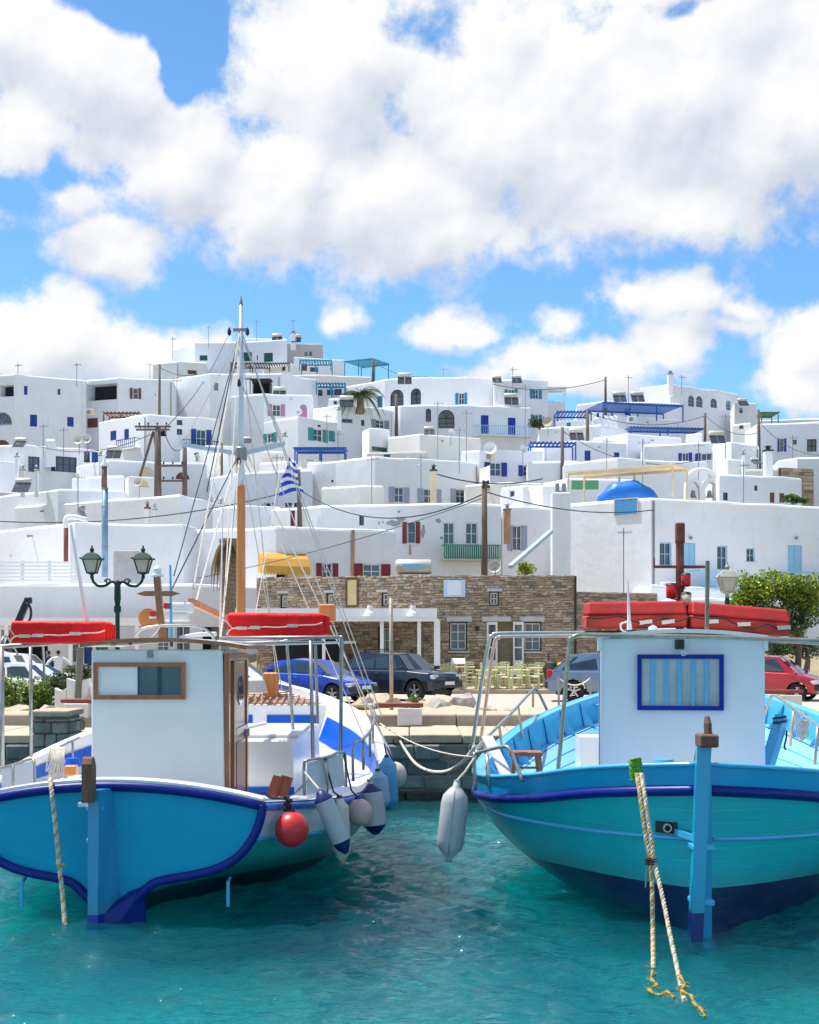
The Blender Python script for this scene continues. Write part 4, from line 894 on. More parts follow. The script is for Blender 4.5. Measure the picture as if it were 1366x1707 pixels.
# white fence with rails at far left
fr = thing('fence', 'white wooden rail fence with three posts at the far left', 'fence', tuple(P(50, 972, 70)))
for px in (-30, 38, 83, 128): MB().box(X(px, 70) - .07, X(px, 70) + .07, 69.9, 70.04, Z(972, 70), Z(934, 70)).build('post', WPAINT, fr)
for py in (938, 944, 950, 956, 962, 968): MB().box(X(-60, 70), X(128, 70), 69.85, 69.9, Z(py + 1.6, 70), Z(py - 1.6, 70)).build('rail', WPAINT, fr)
# ---- palms
def palm(label, px, ybase, ytop, Y, rt, nf, L_, green=True, skirt=True):
    b = P(px, ybase, Y); t = P(px, ytop, Y); root = thing('palm_tree', label, 'palm tree', tuple(b)); b.z -= .5
    m = MB(); k = 40; pts = []; rr = []
    for i in range(k + 1): f_ = i / k; pts.append(b.lerp(t, f_)); rr.append(rt * (1.1 + .12 * (i % 2) + (.25 * f_ if not green else 0)))
    m.tube(pts, rr, 12); m.build('trunk', mat('palm_trunk', (.20, .145, .10), .9, .35, 9, .8, 15, stretch=(1, 1, 2)), root)
    frs = (LG[:2] if green else [mat('dry_frond', (.33, .24, .13), .8, .3, 3), mat('dry_frond_b', (.24, .17, .09), .8, .3, 3)])
    for i in range(nf):
        a = random.uniform(0, 6.28); up = random.uniform(-.2, 1.0) if green else random.uniform(-.25, .15); d = Vector((math.cos(a), math.sin(a), 0)); m = MB(); m.cur = 0
        ln = L_ * random.uniform(.75, 1.1); seg = 9; pp = [t]
        for j in range(1, seg + 1):
            f_ = j / seg; pp.append(t + d * ln * f_ * (1 if green else .8) * (1 - (.45 if not green else .1) * f_) + Vector((0, 0, ln * (up * f_ - (1.0 if green else 1.15) * f_ * f_))))
        m.tube(pp, [.03 * (1 - .8 * j / seg) + .006 for j in range(seg + 1)], 4)
        side = d.cross(Vector((0, 0, 1)))
        for j in range(1, seg * 3):
            f_ = j / (seg * 3); q0 = pp[int(f_ * seg)].lerp(pp[min(seg, int(f_ * seg) + 1)], f_ * seg % 1); wl = ln * .3 * math.sin(math.pi * min(1, .15 + f_ * .85))
            for sg in (-1, 1):
                e = q0 + side * sg * wl * (.85 if green else .35) + d * wl * .3 - Vector((0, 0, wl * (.35 if green else .95))); m.quad(q0 - d * .03, q0 + d * .03, e)
        m.build('frond', random.choice(frs), root, fix=False)
    return root
palm('dead palm with brown hanging fronds beside the wooden mast', 381, 1030, 898, 60, .27, 17, 1.75, green=False)
pg = palm('green-topped palm rising over the roofs in the middle of the village', 601, 680, 657, 139, .3, 44, 2.7, green=True)
for i in range(14):
    a = random.uniform(0, 6.28); t = P(601, 660, 139); m = MB(); d = Vector((math.cos(a), math.sin(a), 0)); side = d.cross(Vector((0, 0, 1)))
    for j in range(10):
        q0 = t + d * .6 * j / 10 - Vector((0, 0, 1.6 * j / 10)); m.quad(q0, q0 + side * .25 - Vector((0, 0, .3)), q0 - Vector((0, 0, .2))); m.quad(q0, q0 - side * .25 - Vector((0, 0, .3)), q0 - Vector((0, 0, .2)))
    m.build('dry_frond', mat('dry_frond', (.33, .24, .13), .8, .3, 3), pg, fix=False)
# ---- shrubs and trees
def crown(px, py, Y, rx, ry, rz, n, mats, size, root=None, shell=.55, name='crown'):
    c = P(px, py, Y); pts = []; lob = [(Vector((random.uniform(-.6, .6) * rx, random.uniform(-.6, .6) * ry, random.uniform(-.5, .6) * rz)), random.uniform(.38, .62)) for _ in range(16)]
    for i in range(n):
        l, s_ = random.choice(lob); d = Vector((random.gauss(0, 1), random.gauss(0, 1), random.gauss(0, 1))).normalized() * (random.uniform(shell, 1.0)) * s_
        pts.append(c + l + Vector((d.x * rx, d.y * ry, d.z * rz)))
    return scatter_mesh(name, mats, pts, size, root)
def tree(label, px, ybase, ytrunk, Y, crowns, n, mats, size, cat='tree'):
    b = P(px, ybase, Y); root = thing('tree' if cat == 'tree' else 'shrub', label, cat, tuple(b)); m = MB(); t = P(px, ytrunk, Y)
    m.tube([b - Vector((0, 0, .2)), b.lerp(t, .5) + Vector((.06, 0, 0)), t], [.13, .1, .07], 8)
    for (cx_, cy_, rx, ry, rz) in crowns: m.tube([b.lerp(t, .6), P(cx_, cy_, Y)], [.07, .025], 6)
    m.build('trunk', WOODG, root, True)
    for (cx_, cy_, rx, ry, rz) in crowns: crown(cx_, cy_, Y, rx, ry, rz, n, mats, size, root)
    return root
tree('bushy dark green tree with a pale branching trunk behind the right red raft', 1268, 1120, 1062, 50, [(1285,1026,.95,.9,.58),(1322,1040,.9,.9,.5),(1250,1038,.6,.7,.42)], 2400, LG[:2] + [leafmat('leaf_sage', (.10, .15, .075)), LG[2]], .06)
tree('yellow-green leafy tree above the red rafts at the right', 1330, 1120, 1020, 50.2, [(1255,985,.75,.7,.75),(1300,978,.8,.7,.55),(1350,995,1.0,.8,.8),(1236,1012,.45,.6,.6),(1325,1005,.7,.6,.5)], 3200, LY + [LG[0]], .06)
tree('fresh green shrub at the left edge beside the stone pier', 15, 1190, 1160, 36.5, [(8,1160,.55,.5,.5)], 1800, LY[1:] + LG[:1], .045, 'shrub')
tree('bright green leafy shrub behind the stone pier', 58, 1190, 1165, 37, [(55,1158,.5,.45,.45),(70,1170,.3,.3,.25)], 1800, LY[1:] + LG[:1], .045, 'shrub')
tree('low dry-tipped shrub behind the white stepped planter wall', 105, 1165, 1145, 41, [(100,1138,.5,.4,.3),(135,1125,.5,.4,.28)], 1500, LG + LD[:1], .045, 'shrub')
tree('small green bush on the roof edge beside the slanting chute', 876, 962, 950, 70, [(878,948,.45,.4,.35)], 900, LY, .06, 'shrub')
tree('small green shrub beside the rusty dish', 900, 712, 700, 139, [(896,705,.9,.6,.5)], 500, LG, .14, 'shrub')
tree('green shrub on the balcony left of the thin cables', 905, 712, 700, 141, [(893,707,.5,.6,.4)], 200, LG, .12, 'shrub')
tree('green creeper by the blue balcony doors', 340, 770, 760, 128, [(336,762,.6,.5,.5),(344,754,.3,.4,.5)], 500, LG + LY[2:], .12, 'shrub')
tree('low green bush on the roof by the stone gable', 1322, 836, 832, 100, [(1318,832,.7,.5,.3),(1336,834,.6,.5,.2)], 600, LY[1:] + LG, .1, 'shrub')
tree('dark shrub mass behind the red hatchback', 1345, 1110, 1090, 55.5, [(1345,1080,.7,.5,.5),(1300,1082,.6,.5,.35)], 1200, LG, .06, 'shrub')
# ---- the flag
fl = thing('flag', 'blue and white striped Greek flag hanging from the grey pole', 'flag', tuple(P(487, 824, 89.6)))
def flagpt(u, v):   # u along fly 0..1, v down 0..1
    px = 486 + (-14 * u + 16 * v) + 2 * math.sin(v * 6 + u * 3); py = 767 + v * 56 + u * 14 * (1 - v) - 3 * math.sin(v * 9); return P(px, py, 89.6 + .3 * math.sin(u * 7 + v * 4))
nb = 9; FB = mat('flag_blue', L(20,75,185), .7, .06, 4); FW = mat('flag_white', (.8, .8, .8), .7, .03, 4)
P0 = P(498, 786, 89.8)
for i in range(nb):
    m = MB(); k = 8
    for j in range(k):
        for h_ in range(2):
            v0_, v1_ = (i + h_ / 2) / nb, (i + (h_ + 1) / 2) / nb
            def fp(u, v):
                x = 505 - 42 * u; y = 770 + v * 50 + 10 * u * (v - .6) + 3 * math.sin(u * 5 + v * 3); x = 487 + (x - 487) * (.22 + .8 * v) + 2.0 * math.sin(v * 8); return P(x, y, 89.6 + .25 * math.sin(u * 8 + v * 5))
            m.quad(fp(j / k, v0_), fp((j + 1) / k, v0_), fp((j + 1) / k, v1_), fp(j / k, v1_))
    m.build('stripe', FB if i % 2 == 0 else FW, fl, True, fix=False)

# ================================================================ STONE RESTAURANT
UNIT = {}
def unit_stone(k, m_):
    key = (k, m_.name)
    if key not in UNIT:
        bm = bmesh.new(); bmesh.ops.create_cube(bm, size=2); rnd = random.Random(k)
        bmesh.ops.bevel(bm, geom=bm.edges[:], offset=.28, segments=1, affect='EDGES', profile=.5)
        for v in bm.verts: v.co.x += rnd.uniform(-.1, .1); v.co.y += rnd.uniform(-.12, .12); v.co.z += rnd.uniform(-.12, .12)
        me = bpy.data.meshes.new('stone'); bm.to_mesh(me); bm.free(); me.materials.append(m_); UNIT[key] = me
    return UNIT[key]
def stonewall(root, fc, z0, z1, ops, rowh=(.075, .16), len_=(.12, .36), out=.035, mats=STONES, maxparts=150, back=.4):
    mb = MB(); wallface(mb, fc, z0, z1 - .02, [list(o) for o in ops], .32)
    mb.quad(fc.pt(0, z1 - .02), fc.pt(fc.len, z1 - .02), fc.pt(fc.len, z1 - .02, -back), fc.pt(0, z1 - .02, -back)); mb.quad(fc.pt(0, z0, -back), fc.pt(fc.len, z0, -back), fc.pt(fc.len, z1 - .02, -back), fc.pt(0, z1 - .02, -back))
    mb.build('wall', MORTAR, root); st = []; z = z0
    while z < z1 - .05:
        h = min(random.uniform(*rowh), z1 - z); x = -random.uniform(0, .1)
        while x < fc.len:
            l = random.uniform(*len_) * (1.3 if h > .13 else 1); a, b = max(x, 0), min(x + l, fc.len); x += l; segs = [(a, b)]
            for o in ops:
                if o[2] - .01 < z + h and o[3] + .01 > z:
                    ns = []
                    for (p, q) in segs:
                        if q <= o[0] or p >= o[1]: ns.append((p, q))
                        else:
                            if p < o[0]: ns.append((p, o[0]))
                            if q > o[1]: ns.append((o[1], q))
                    segs = ns
            for (p, q) in segs:
                if q - p > .05: st.append((p, q, z + random.uniform(-.012, .012) + .014 * math.sin((p + q) * 1.7 + z * 9), h * random.uniform(.72, 1.1)))
        z += h
    st.sort(key=lambda s: -(s[1] - s[0]) * s[3]); U = Vector((*fc.u, 0)); N = Vector((*fc.n, 0)); rest = MB()
    for i, (p, q, z_, h) in enumerate(st):
        c = fc.pt((p + q) / 2, z_ + h / 2, random.uniform(-.012, out * .5)); mi = random.choice((0, 0, 1, 2, 2, 3, 4, 5)) if len(mats) > 4 else random.randrange(len(mats))
        if i < maxparts:
            o = bpy.data.objects.new('stone', unit_stone(random.randrange(4), mats[mi])); o.location = c - WO[root.name]
            o.rotation_euler = (0, 0, math.atan2(U.y, U.x)); o.scale = ((q - p) / 2 - .008, .045, h / 2 - .007); sc.collection.objects.link(o); o.parent = root
        else:
            rest.cur = mi; hx, hz, d = (q - p) / 2 - .008, h / 2 - .007, .045; e = min(.25, .02 / max(hx, .03))
            f0 = [c - U * hx - Vector((0, 0, hz)), c + U * hx - Vector((0, 0, hz)), c + U * hx + Vector((0, 0, hz)), c - U * hx + Vector((0, 0, hz))]
            jit = lambda: random.uniform(.0, .014)
            sk = random.uniform(-.18, .18) * h; f0 = [v + Vector((0, 0, sk * (1 if i_ in (1, 2) else -1))) + U * random.uniform(-.015, .015) for i_, v in enumerate(f0)]
            f1 = [c - U * (hx - .012 - jit()) - Vector((0, 0, hz - .01 - jit())), c + U * (hx - .012 - jit()) - Vector((0, 0, hz - .01 - jit())), c + U * (hx - .012 - jit()) + Vector((0, 0, hz - .01 - jit())), c - U * (hx - .012 - jit()) + Vector((0, 0, hz - .01 - jit()))]
            rest.add([v + N * (d - .02) for v in f0] + [v + N * d for v in f1] + [v - N * .03 for v in f0], [(4, 5, 6, 7), (0, 1, 5, 4), (1, 2, 6, 5), (2, 3, 7, 6), (3, 0, 4, 7), (8, 9, 1, 0), (9, 10, 2, 1), (10, 11, 3, 2), (11, 8, 0, 3)])
    if rest.v: r_ = rest.build('small_stones', mats, root, fix=False); r_['kind'] = 'stuff'
rs = thing('restaurant', 'two-storey stone restaurant with navy-framed windows, pale lintels and open double doors', 'restaurant', (1.5, 61, 1.6))
Yr = 61.0; ztop = Z(958, Yr)
A = (X(428, 63.6), 63.6); Bp = (X(706, Yr + .2), Yr + .2); Cp = (X(958, Yr), Yr)
fA, fB = Face(A, Bp), Face(Bp, Cp)
def rops(fc, lst): return [[*fc.rect(*l), False, .3] for l in lst]
oa = rops(fA, [(467,991,479,1014),(544,989,556,1011),(636,988,647,1011),(630,1045,652,1112)])
ob_ = rops(fB, [(816,986,832,1010),(749,1037,779,1085),(812,1037,856,1124),(873,1037,903,1086)])
for o in oa + ob_: o[2] = max(o[2], 1.66)
stonewall(rs, fA, 1.5, ztop, oa, maxparts=150); stonewall(rs, fB, 1.5, ztop, ob_, maxparts=148)
LINT = mat('lintel_stone', (.52, .52, .54), .8, .08, 4, .3, 20)
def lintel(fc, x0, y0, x1, y1, m_=LINT, out=.07, nm='lintel'):
    r = fc.rect(x0, y0, x1, y1); MB().ob(fc.pt((r[0] + r[1]) / 2, (r[2] + r[3]) / 2, out / 2), Vector((*fc.u, 0)) * (r[1] - r[0]) / 2, Vector((*fc.n, 0)) * (out / 2 + .05), (0, 0, (r[3] - r[2]) / 2)).build(nm, m_, rs)
for a in [(463,985,482,989),(541,984,559,988),(629,983,648,987)]: lintel(fA, *a)
for a in [(812,981,838,986),(745,1028,787,1036),(804,1028,852,1036),(868,1028,908,1036)]: lintel(fB, *a)
lintel(fB, 748, 1085, 783, 1088, nm='sill'); lintel(fB, 872, 1086, 904, 1089, nm='sill')
for fc, ops in ((fA, oa), (fB, ob_)):
    for k, o in enumerate(ops):
        a, b, c, d = o[:4]
        if b - a > .9 and d - c > 1.6: continue
        m = MB(); frame(m, fc, a, b, c, d, -.16, .05, 1, 1, .12); fr_ = m.build('window', NAVY, rs)
        m = MB(); frame(m, fc, a + .05, b - .05, c + .05, d - .05, -.18, .045, 2 if b - a > .3 else 1, 3 if d - c > .9 else 2, .06); m.build('casement', WPAINT, fr_)
        MB().quad(*[fc.pt(s_, z, -.22) for s_, z in ((a, c), (b, c), (b, d), (a, d))]).build('pane', PANE, fr_, fix=False)
# the open double doors
o = ob_[2]; a, b, c, d = o[:4]
for (h, sg) in ((a, 1), (b, -1)):
    ang = R(18) if sg == 1 else R(22); lw = (b - a) * .42
    U = Vector((*fB.u, 0)); N = Vector((*fB.n, 0)); dr = (U * -sg * math.cos(ang) + N * math.sin(ang)) if False else (U * (sg if sg == 1 else 1) * math.cos(ang) + N * math.sin(ang))
    base_ = fB.pt(h if sg == 1 else b, c, .04); nn = dr.cross(Vector((0, 0, 1)))
    def q(u, z): return base_ + dr * u * lw + Vector((0, 0, z))
    H_ = d - c; m = MB()
    for (u0, u1, z0_, z1_) in ((0, .16, 0, H_), (.84, 1, 0, H_), (.16, .84, 0, .6), (.16, .84, H_ - .12, H_), (.16, .84, H_ * .5, H_ * .5 + .06), (.16, .84, H_ * .75, H_ * .75 + .04)):
        m.ob(q((u0 + u1) / 2, (z0_ + z1_) / 2), dr * lw * (u1 - u0) / 2, nn * .025, (0, 0, (z1_ - z0_) / 2))
    dd = m.build('door', WPAINT, rs)
    MB().ob(q(.5, H_ * .6), dr * lw * .33, nn * .004, (0, 0, H_ * .38)).build('pane', PANE, dd)
# blank signs and panel
lintel(fA, 580, 966, 597, 1010, mat('cream_board', L(205,185,145), .7, .06, 3), .05, 'panel_board')
r = fA.rect(578, 964, 599, 1012); m = MB(); frame(m, fA, *r, .09, .08, 1, 1); m.build('panel_frame', mat('olive_frame', L(90,80,50), .7), rs)
lintel(fB, 740, 967, 776, 995, mat('sign_board', L(190,215,240), .5, .04, 3), .08, 'sign_board')
lintel(fB, 746, 970, 770, 992, mat('sign_face', L(222,230,245), .5, .04, 3), .12, 'sign_face')
c = fB.pt(fB.rect(796, 1040, 798, 1044)[0], Z(1048, Yr), .12); MB().lathe(c, [(.04, .12), (.09, .1), (.07, -.08), (.0, -.1)], 8).build('wall_lamp', BLACK, rs)
fE = Face((X(958, Yr), Yr), (X(1096, 63), 63)); sw = thing('stone_wall', 'lower dark stone wall continuing right of the restaurant below the white house', 'wall', (fE.A.x, fE.A.y, 1.6))
stonewall(sw, fE, 1.5, Z(987, 62), [], rowh=(.07, .13), len_=(.14, .4), mats=[STONES[3], STONES[1], STONES[5], STONES[0]], maxparts=60)
MB().cyl((X(960, 60.8), 60.85, 1.6), (X(960, 60.8), 60.85, Z(960, 60.8)), .05, 8).build('drainpipe', BLACK, rs)
fG = Face((X(1303, 112), 112), (X(1357, 113), 113)); sg_ = thing('stone_gable', 'small brown stone gable wall at the right above the plain white roofs', 'wall', tuple(fG.pt(0, Z(840, 112))))
stonewall(sg_, fG, Z(842, 112), Z(779, 112), [], rowh=(.2, .36), len_=(.3, .9), mats=STONES, maxparts=60)
# terrace canopy of the restaurant
cn = thing('canopy', 'white restaurant canopy on white posts sheltering the left half of the stone front', 'canopy', (0, 56, 1.6)); Yc = 56.5
MB().box(X(392, Yc), X(729, Yc), Yc, Yc + .12, Z(1032, Yc), Z(1014, Yc)).build('fascia', WPAINT, cn)
MB().box(X(392, Yc), X(731, Yc), Yc - .1, Yc, Z(1036, Yc), Z(1031, Yc)).build('gutter', WPAINT, cn)
AWN = mat('off_white_awning', (.66, .61, .52), .85, .08, 2); m = MB()
m.hexa([(X(392, Yc), Yc + .12, Z(1036, Yc)), (X(727, Yc), Yc + .12, Z(1036, Yc)), (X(727, Yc) , 60.9, Z(1030, Yc)), (X(392, Yc), 63.3, Z(1030, Yc)), (X(392, Yc), Yc + .12, Z(1030, Yc)), (X(727, Yc), Yc + .12, Z(1030, Yc)), (X(727, Yc), 60.9, Z(1022, Yc)), (X(392, Yc), 63.3, Z(1022, Yc))]); m.build('roof_panel', AWN, cn)
for px, w_ in ((540,.12),(637,.14),(699,.14),(729,.24)): MB().box(X(px, Yc + .2) - w_ / 2, X(px, Yc + .2) + w_ / 2, Yc + .13, Yc + .3, 1.45, Z(1034, Yc)).build('post', WPAINT, cn)
MB().box(X(445, 58), X(560, 58), 60.6, 60.7, 1.6, 3.5).build('shade_backdrop', DARK, cn)  # near-black sheet added as the shade under the canopy
for px in (617, 689):
    m = MB(); c = P(px, 1027, Yc - .3); m.lathe((c.x, c.y, c.z), [(.0, .42), (.1, .42), (.13, .2), (.22, .12), (.26, 0), (0, .02)], 12); m.build('floodlight', WPAINT, cn)
cw = thing('canopy', 'long white canopy along the left seafront building behind the left red raft', 'canopy', (-10, 62, 1.6))
MB().box(X(-60, 62), X(250, 62), 62, 66.5, Z(1043, 62), Z(1030, 62)).build('fascia', WPAINT, cw)
for px in (10, 117, 228): MB().box(X(px, 62) - .08, X(px, 62) + .08, 62.02, 62.2, 1.5, Z(1042, 62)).build('post', WPAINT, cw)

# ---- taverna chairs and tables
CH = [mat('pale_green_chair', L(205,212,168), .6, .12, 6, rnd=.12)]; RUSH = mat('rush_seat', L(225,215,185), .8, .12, 12)
def chair_proto():
    root = thing('taverna_chair', 'x', 'chair')
    for sx in (-.19, .19):
        MB().bar((sx, -.18, 0), (sx, -.18, .46), .04).build('leg', CH[0], root); MB().bar((sx, .19, 0), (sx, .22, .92), .04).build('leg', CH[0], root)
    MB().rbox((0, 0, .455), (.21, .2, .025), .015, 1).build('seat', RUSH, root)
    m = MB()
    for z in (.58, .69, .80, .89): m.box(-.17, .17, .195, .225, z, z + .055)
    m.build('backrest', CH[0], root); m = MB()
    for z in (.14, .28): m.box(-.17, .17, -.19, -.17, z, z + .025); m.box(-.2, -.18, -.17, .19, z + .03, z + .055); m.box(.18, .2, -.17, .19, z + .03, z + .055)
    m.build('stretcher', CH[0], root); return root
def table_proto():
    root = thing('taverna_table', 'x', 'table'); MB().rbox((0, 0, .74), (.42, .42, .02), .01, 1).build('tabletop', mat('table_top', L(228,214,150), .6, .1, 5), root)
    for sx in (-.36, .36):
        for sy in (-.36, .36): MB().bar((sx, sy, 0), (sx, sy, .72), .045).build('leg', CH[0], root)
    return root
tabs = [(770,57.9,'far left row by the canopy post'),(640,58.2,'under the canopy behind the dark car'),(800,57.6,'left of the open doors'),(838,57.2,'right of the open doors'),(748,58.6,'below the large left window'),(870,57.6,'in front of the right window'),(935,58.6,'by the black bin'),(470,58.0,'behind the wooden mast'),(520,58.6,'behind the blue hatchback')]
tabs = [(745,58.4,'beside the canopy post'),(812,57.0,'just left of the doorway'),(865,57.2,'just right of the doorway'),(775,59.4,'under the large left window'),(945,58.8,'near the black bin'),(838,59.3,'behind the doorway tables'),(720,57.4,'partly behind the dark car'),(895,58.6,'under the right window'),(620,57.8,'under the canopy beyond the dark car'),(470,58.6,'behind the blue hatchback, left'),(560,58.8,'behind the blue hatchback, right')]
cp = chair_proto(); tp = table_proto(); first = [True, True]
def gz(y): return 1.50 + (y - 56.3) / 9.7 * .35
for ti, (px, y, pl) in enumerate(tabs):
    x = X(px, y); t = tp if first[1] else copy_tree(tp); first[1] = False; t.location = (x, y, gz(y)); t.rotation_euler[2] = random.uniform(-.1, .1); t['label'] = 'square yellow-topped taverna table ' + pl; t['group'] = 'taverna tables'
    for k, (dx, dy, rz, side) in enumerate([(-.62, 0, 90, 'left'), (.62, 0, -90, 'right'), (-.15, -.62, 180, 'near'), (.2, .62, 0, 'far')]):
        if ti == 3 and k == 2: continue
        c_ = cp if first[0] else copy_tree(cp); first[0] = False
        c_.location = (x + dx + random.uniform(-.05, .05), y + dy, gz(y + dy)); c_.rotation_euler[2] = R(rz + random.uniform(-12, 12))
        c_['label'] = f'pale green ladder-back chair, {side} side of table {pl}'; c_['group'] = 'taverna chairs'
lb = thing('menu_stand', 'small menu stand on thin legs beside the canopy post', 'menu stand', (X(758, 56.8), 56.8, 1.52)); x = X(764, 56.8)
MB().ob((x, 56.8, 2.62), (.28, 0, 0), (0, .16, .1), (0, -.02, .02)).build('board', WPAINT, lb)
for dx in (-.2, .2): MB().bar((x + dx, 56.7, 1.5), (x + dx * .7, 56.85, 2.6), .03).build('leg', CREAMP, lb)
bn = thing('bin', 'black plastic-covered bin with a yellow rag on top', 'bin', (X(921, 57.5), 57.5, 1.54)); x = X(921, 57.5)
m = MB(); m.lathe((x, 57.5, 1.54), [(0, 0), (.3, 0), (.33, .5), (.36, .8), (.3, 1.0), (.15, 1.08), (0, 1.05)], 12); m.v = [(a + random.uniform(-.03, .03), b, c) for a, b, c in m.v]; m.build('body', BLACK, bn)
m = MB(); m.sph((x + .33, 57.3, 2.4), (.2, .15, .17), 8, 6); m.v = [(a + random.uniform(-.03, .03), b + random.uniform(-.03, .03), c + random.uniform(-.03, .03)) for a, b, c in m.v]; m.build('rag', mat('yellow_rag', L(240,195,20), .8), bn)
MB().cyl((x - .1, 57.6, 2.3), (x - .15, 57.6, 2.95), .03, 6).build('handle', BLACK, bn)

# ---- street lamps
LAMPG = mat('dark_green_iron', (.004, .045, .036), .55, .25, 8, spec=.2); LGL = mat('frosted_lamp_glass', (.42, .41, .38), .15, .1, 6)
def lantern(root, c, s, post=LAMPG):
    """four-sided lantern with its bottom centre at c"""
    c = Vector(c); b, t, h = .13 * s, .24 * s, .42 * s
    def ring(r, z): return [c + Vector((x * r, y * r, z)) for x, y in ((-1, -1), (1, -1), (1, 1), (-1, 1))]
    m = MB(); lo, hi = ring(b, .06 * s), ring(t, .06 * s + h)
    for i in range(4): m.bar(lo[i], hi[i], .03 * s); m.bar(lo[i], lo[(i + 1) % 4], .035 * s); m.bar(hi[i], hi[(i + 1) % 4], .045 * s)
    m.lathe(c, [(.03 * s, -.12 * s), (.06 * s, -.08 * s), (.05 * s, 0), (.13 * s, .05 * s), (0, .06 * s)], 10)
    l = m.build('lantern', post, root)
    g = MB(); a, d = ring(b * .95, .07 * s), ring(t * .95, .05 * s + h)
    for i in range(4): g.quad(a[i], a[(i + 1) % 4], d[(i + 1) % 4], d[i])
    g.build('glass', LGL, l)
    r = MB(); e, f_, g2 = ring(t * 1.2, .06 * s + h), ring(t * .72, .06 * s + h + .15 * s), ring(t * .4, .06 * s + h + .2 * s)
    for P0_, P1_ in ((e, f_), (f_, g2)):
        for i in range(4): r.quad(P0_[i], P0_[(i + 1) % 4], P1_[(i + 1) % 4], P1_[i])
    r.lathe(c + Vector((0, 0, .06 * s + h + .18 * s)), [(.06 * s, 0), (.05 * s, .06 * s), (.075 * s, .1 * s), (.05 * s, .15 * s), (.02 * s, .19 * s), (.03 * s, .22 * s), (0, .26 * s)], 10)
    for i in range(4): r.sph(e[i] + Vector((0, 0, .02 * s)), .035 * s, 6, 4)
    r.build('lamp_roof', LBL if False else post, l)
Yl = 36.0; xl = X(196, Yl); zb = 1.55; zj = Z(972, Yl)
lp = thing('street_lamp', 'dark green cast-iron street lamp with two lanterns on scrolled arms', 'street lamp', (xl, Yl, zb))
MB().lathe((xl, Yl, zb), [(.16, 0), (.16, .15), (.12, .25), (.1, .6), (.065, .7), (.055, zj - zb - .75), (.09, zj - zb - .72), (.09, zj - zb - .6), (.06, zj - zb - .55), (.085, zj - zb - .4), (.075, zj - zb - .05), (.11, zj - zb), (.05, zj - zb + .06), (0, zj - zb + .09)], 14).build('post', LAMPG, lp, True)
for sg in (-1, 1):
    m = MB(); p = [(xl, Yl, zj - .02), (xl + sg * .14, Yl, zj + .03), (xl + sg * .3, Yl, zj - .06), (xl + sg * .48, Yl, zj - .07), (xl + sg * .6, Yl, zj + .03), (xl + sg * .64, Yl, zj + .17)]
    m.tube(smooth_pts(p, 5), .035, 8); sp = [(xl + sg * (.24 + .085 * math.cos(a) * (1 - a / 12)), Yl, zj + .03 + .085 * math.sin(a) * (1 - a / 12)) for a in [i * .5 for i in range(16)]]; m.tube(sp, .02, 6); m.build('arm', LAMPG, lp, True)
    lantern(lp, (xl + sg * .64, Yl, zj + .20), .82)
Y2 = 40; x2 = X(1213, Y2); l2 = thing('street_lamp', 'single-lantern street lamp with a weathered white roof behind the right boat', 'street lamp', (x2, Y2, 1.5)); z2 = Z(988, Y2)
MB().lathe((x2, Y2, 1.5), [(.15, 0), (.12, .3), (.06, .5), (.05, z2 - 2.3), (.08, z2 - 2.25), (.06, z2 - 2.1), (.075, z2 - 1.75), (.05, z2 - 1.6)], 12).build('post', LAMPG, l2, True)
lantern(l2, (x2, Y2, z2 - .05), 1.0, mat('lamp_verdigris', (.30, .32, .30), .6, .3, 6))
# bare metal street pole in front of the dark car
top(MB().tube([P(653, 1192, 37.5), P(652, 997, 37.5)], [.055, .05], 10), 'metal_pole', mat('rusting_pole', (.36, .31, .26), .6, .3, 4, metal=.4), 'plain rust-streaked metal pole on the quay in front of the dark car', 'pole', smooth=True)
top(MB().tube([P(130, 1165, 38), P(134, 1080, 38)], .09, 8), 'post', mat('grey_green_post', (.17, .18, .15), .7, .2, 4), 'leaning grey-green post behind the white stepped planter', 'post')
for i, (px, y0, pl) in enumerate([(889,1145,'left'),(932,1128,'middle'),(985,1128,'right')]):
    Y = 43; top(MB().tube([(X(px, Y), Y, 1.36), (X(px, Y), Y, Z(y0, Y))], .035, 8), 'bollard', GALV, f'slim grey chain post at the road edge, {pl} of three', 'post', 'chain posts')
wire('rope', (X(932, 43), 43, Z(1130, 43)), (X(985, 43), 43, Z(1130, 43)), .22, .02, 'slack pale rope hanging between two chain posts').data.materials[0] = WPAINT

# ---- quayside furniture
MARB = mat('grey_white_marble', (.62, .60, .60), .6, .14, 2.5, .1, stretch=(1, 1, 3)); BENCHR = mat('red_brown_bench', L(135,60,50), .6, .15, 4, stretch=(.5, 3, 3))
def bench(px0, px1, ytop, Y, label):
    a, b = X(px0, Y), X(px1, Y); z = Z(ytop, Y); r = thing('bench', label, 'bench', ((a + b) / 2, Y, 1.38))
    for i in range(2): MB().rbox(((a + b) / 2, Y - .1 + i * .22, z - .045), ((b - a) / 2, .1, .045), .01, 1).build('plank', BENCHR, r)
    return r
def planter(px0, px1, y0, y1, Y, label, cat='planter', d=.5):
    a, b = X(px0, Y), X(px1, Y); r = thing('planter', label, cat, ((a + b) / 2, Y, Z(y1, Y)))
    MB().rbox(((a + b) / 2, Y + d / 2, (Z(y0, Y) + Z(y1, Y)) / 2), ((b - a) / 2, d / 2, (Z(y0, Y) - Z(y1, Y)) / 2), .015, 1).build('box', MARB, r); return r
bench(628, 706, 1172, 33.3, 'red-brown plank bench seat between the boats, resting on a marble block'); p1 = planter(663, 704, 1181, 1210, 33.0, 'veined marble block supporting the red plank between the boats')
bench(104, 178, 1165, 33.3, 'red-brown plank bench seat on a marble block at the left quay'); planter(107, 147, 1173, 1197, 33.0, 'pale marble block under the left red bench')
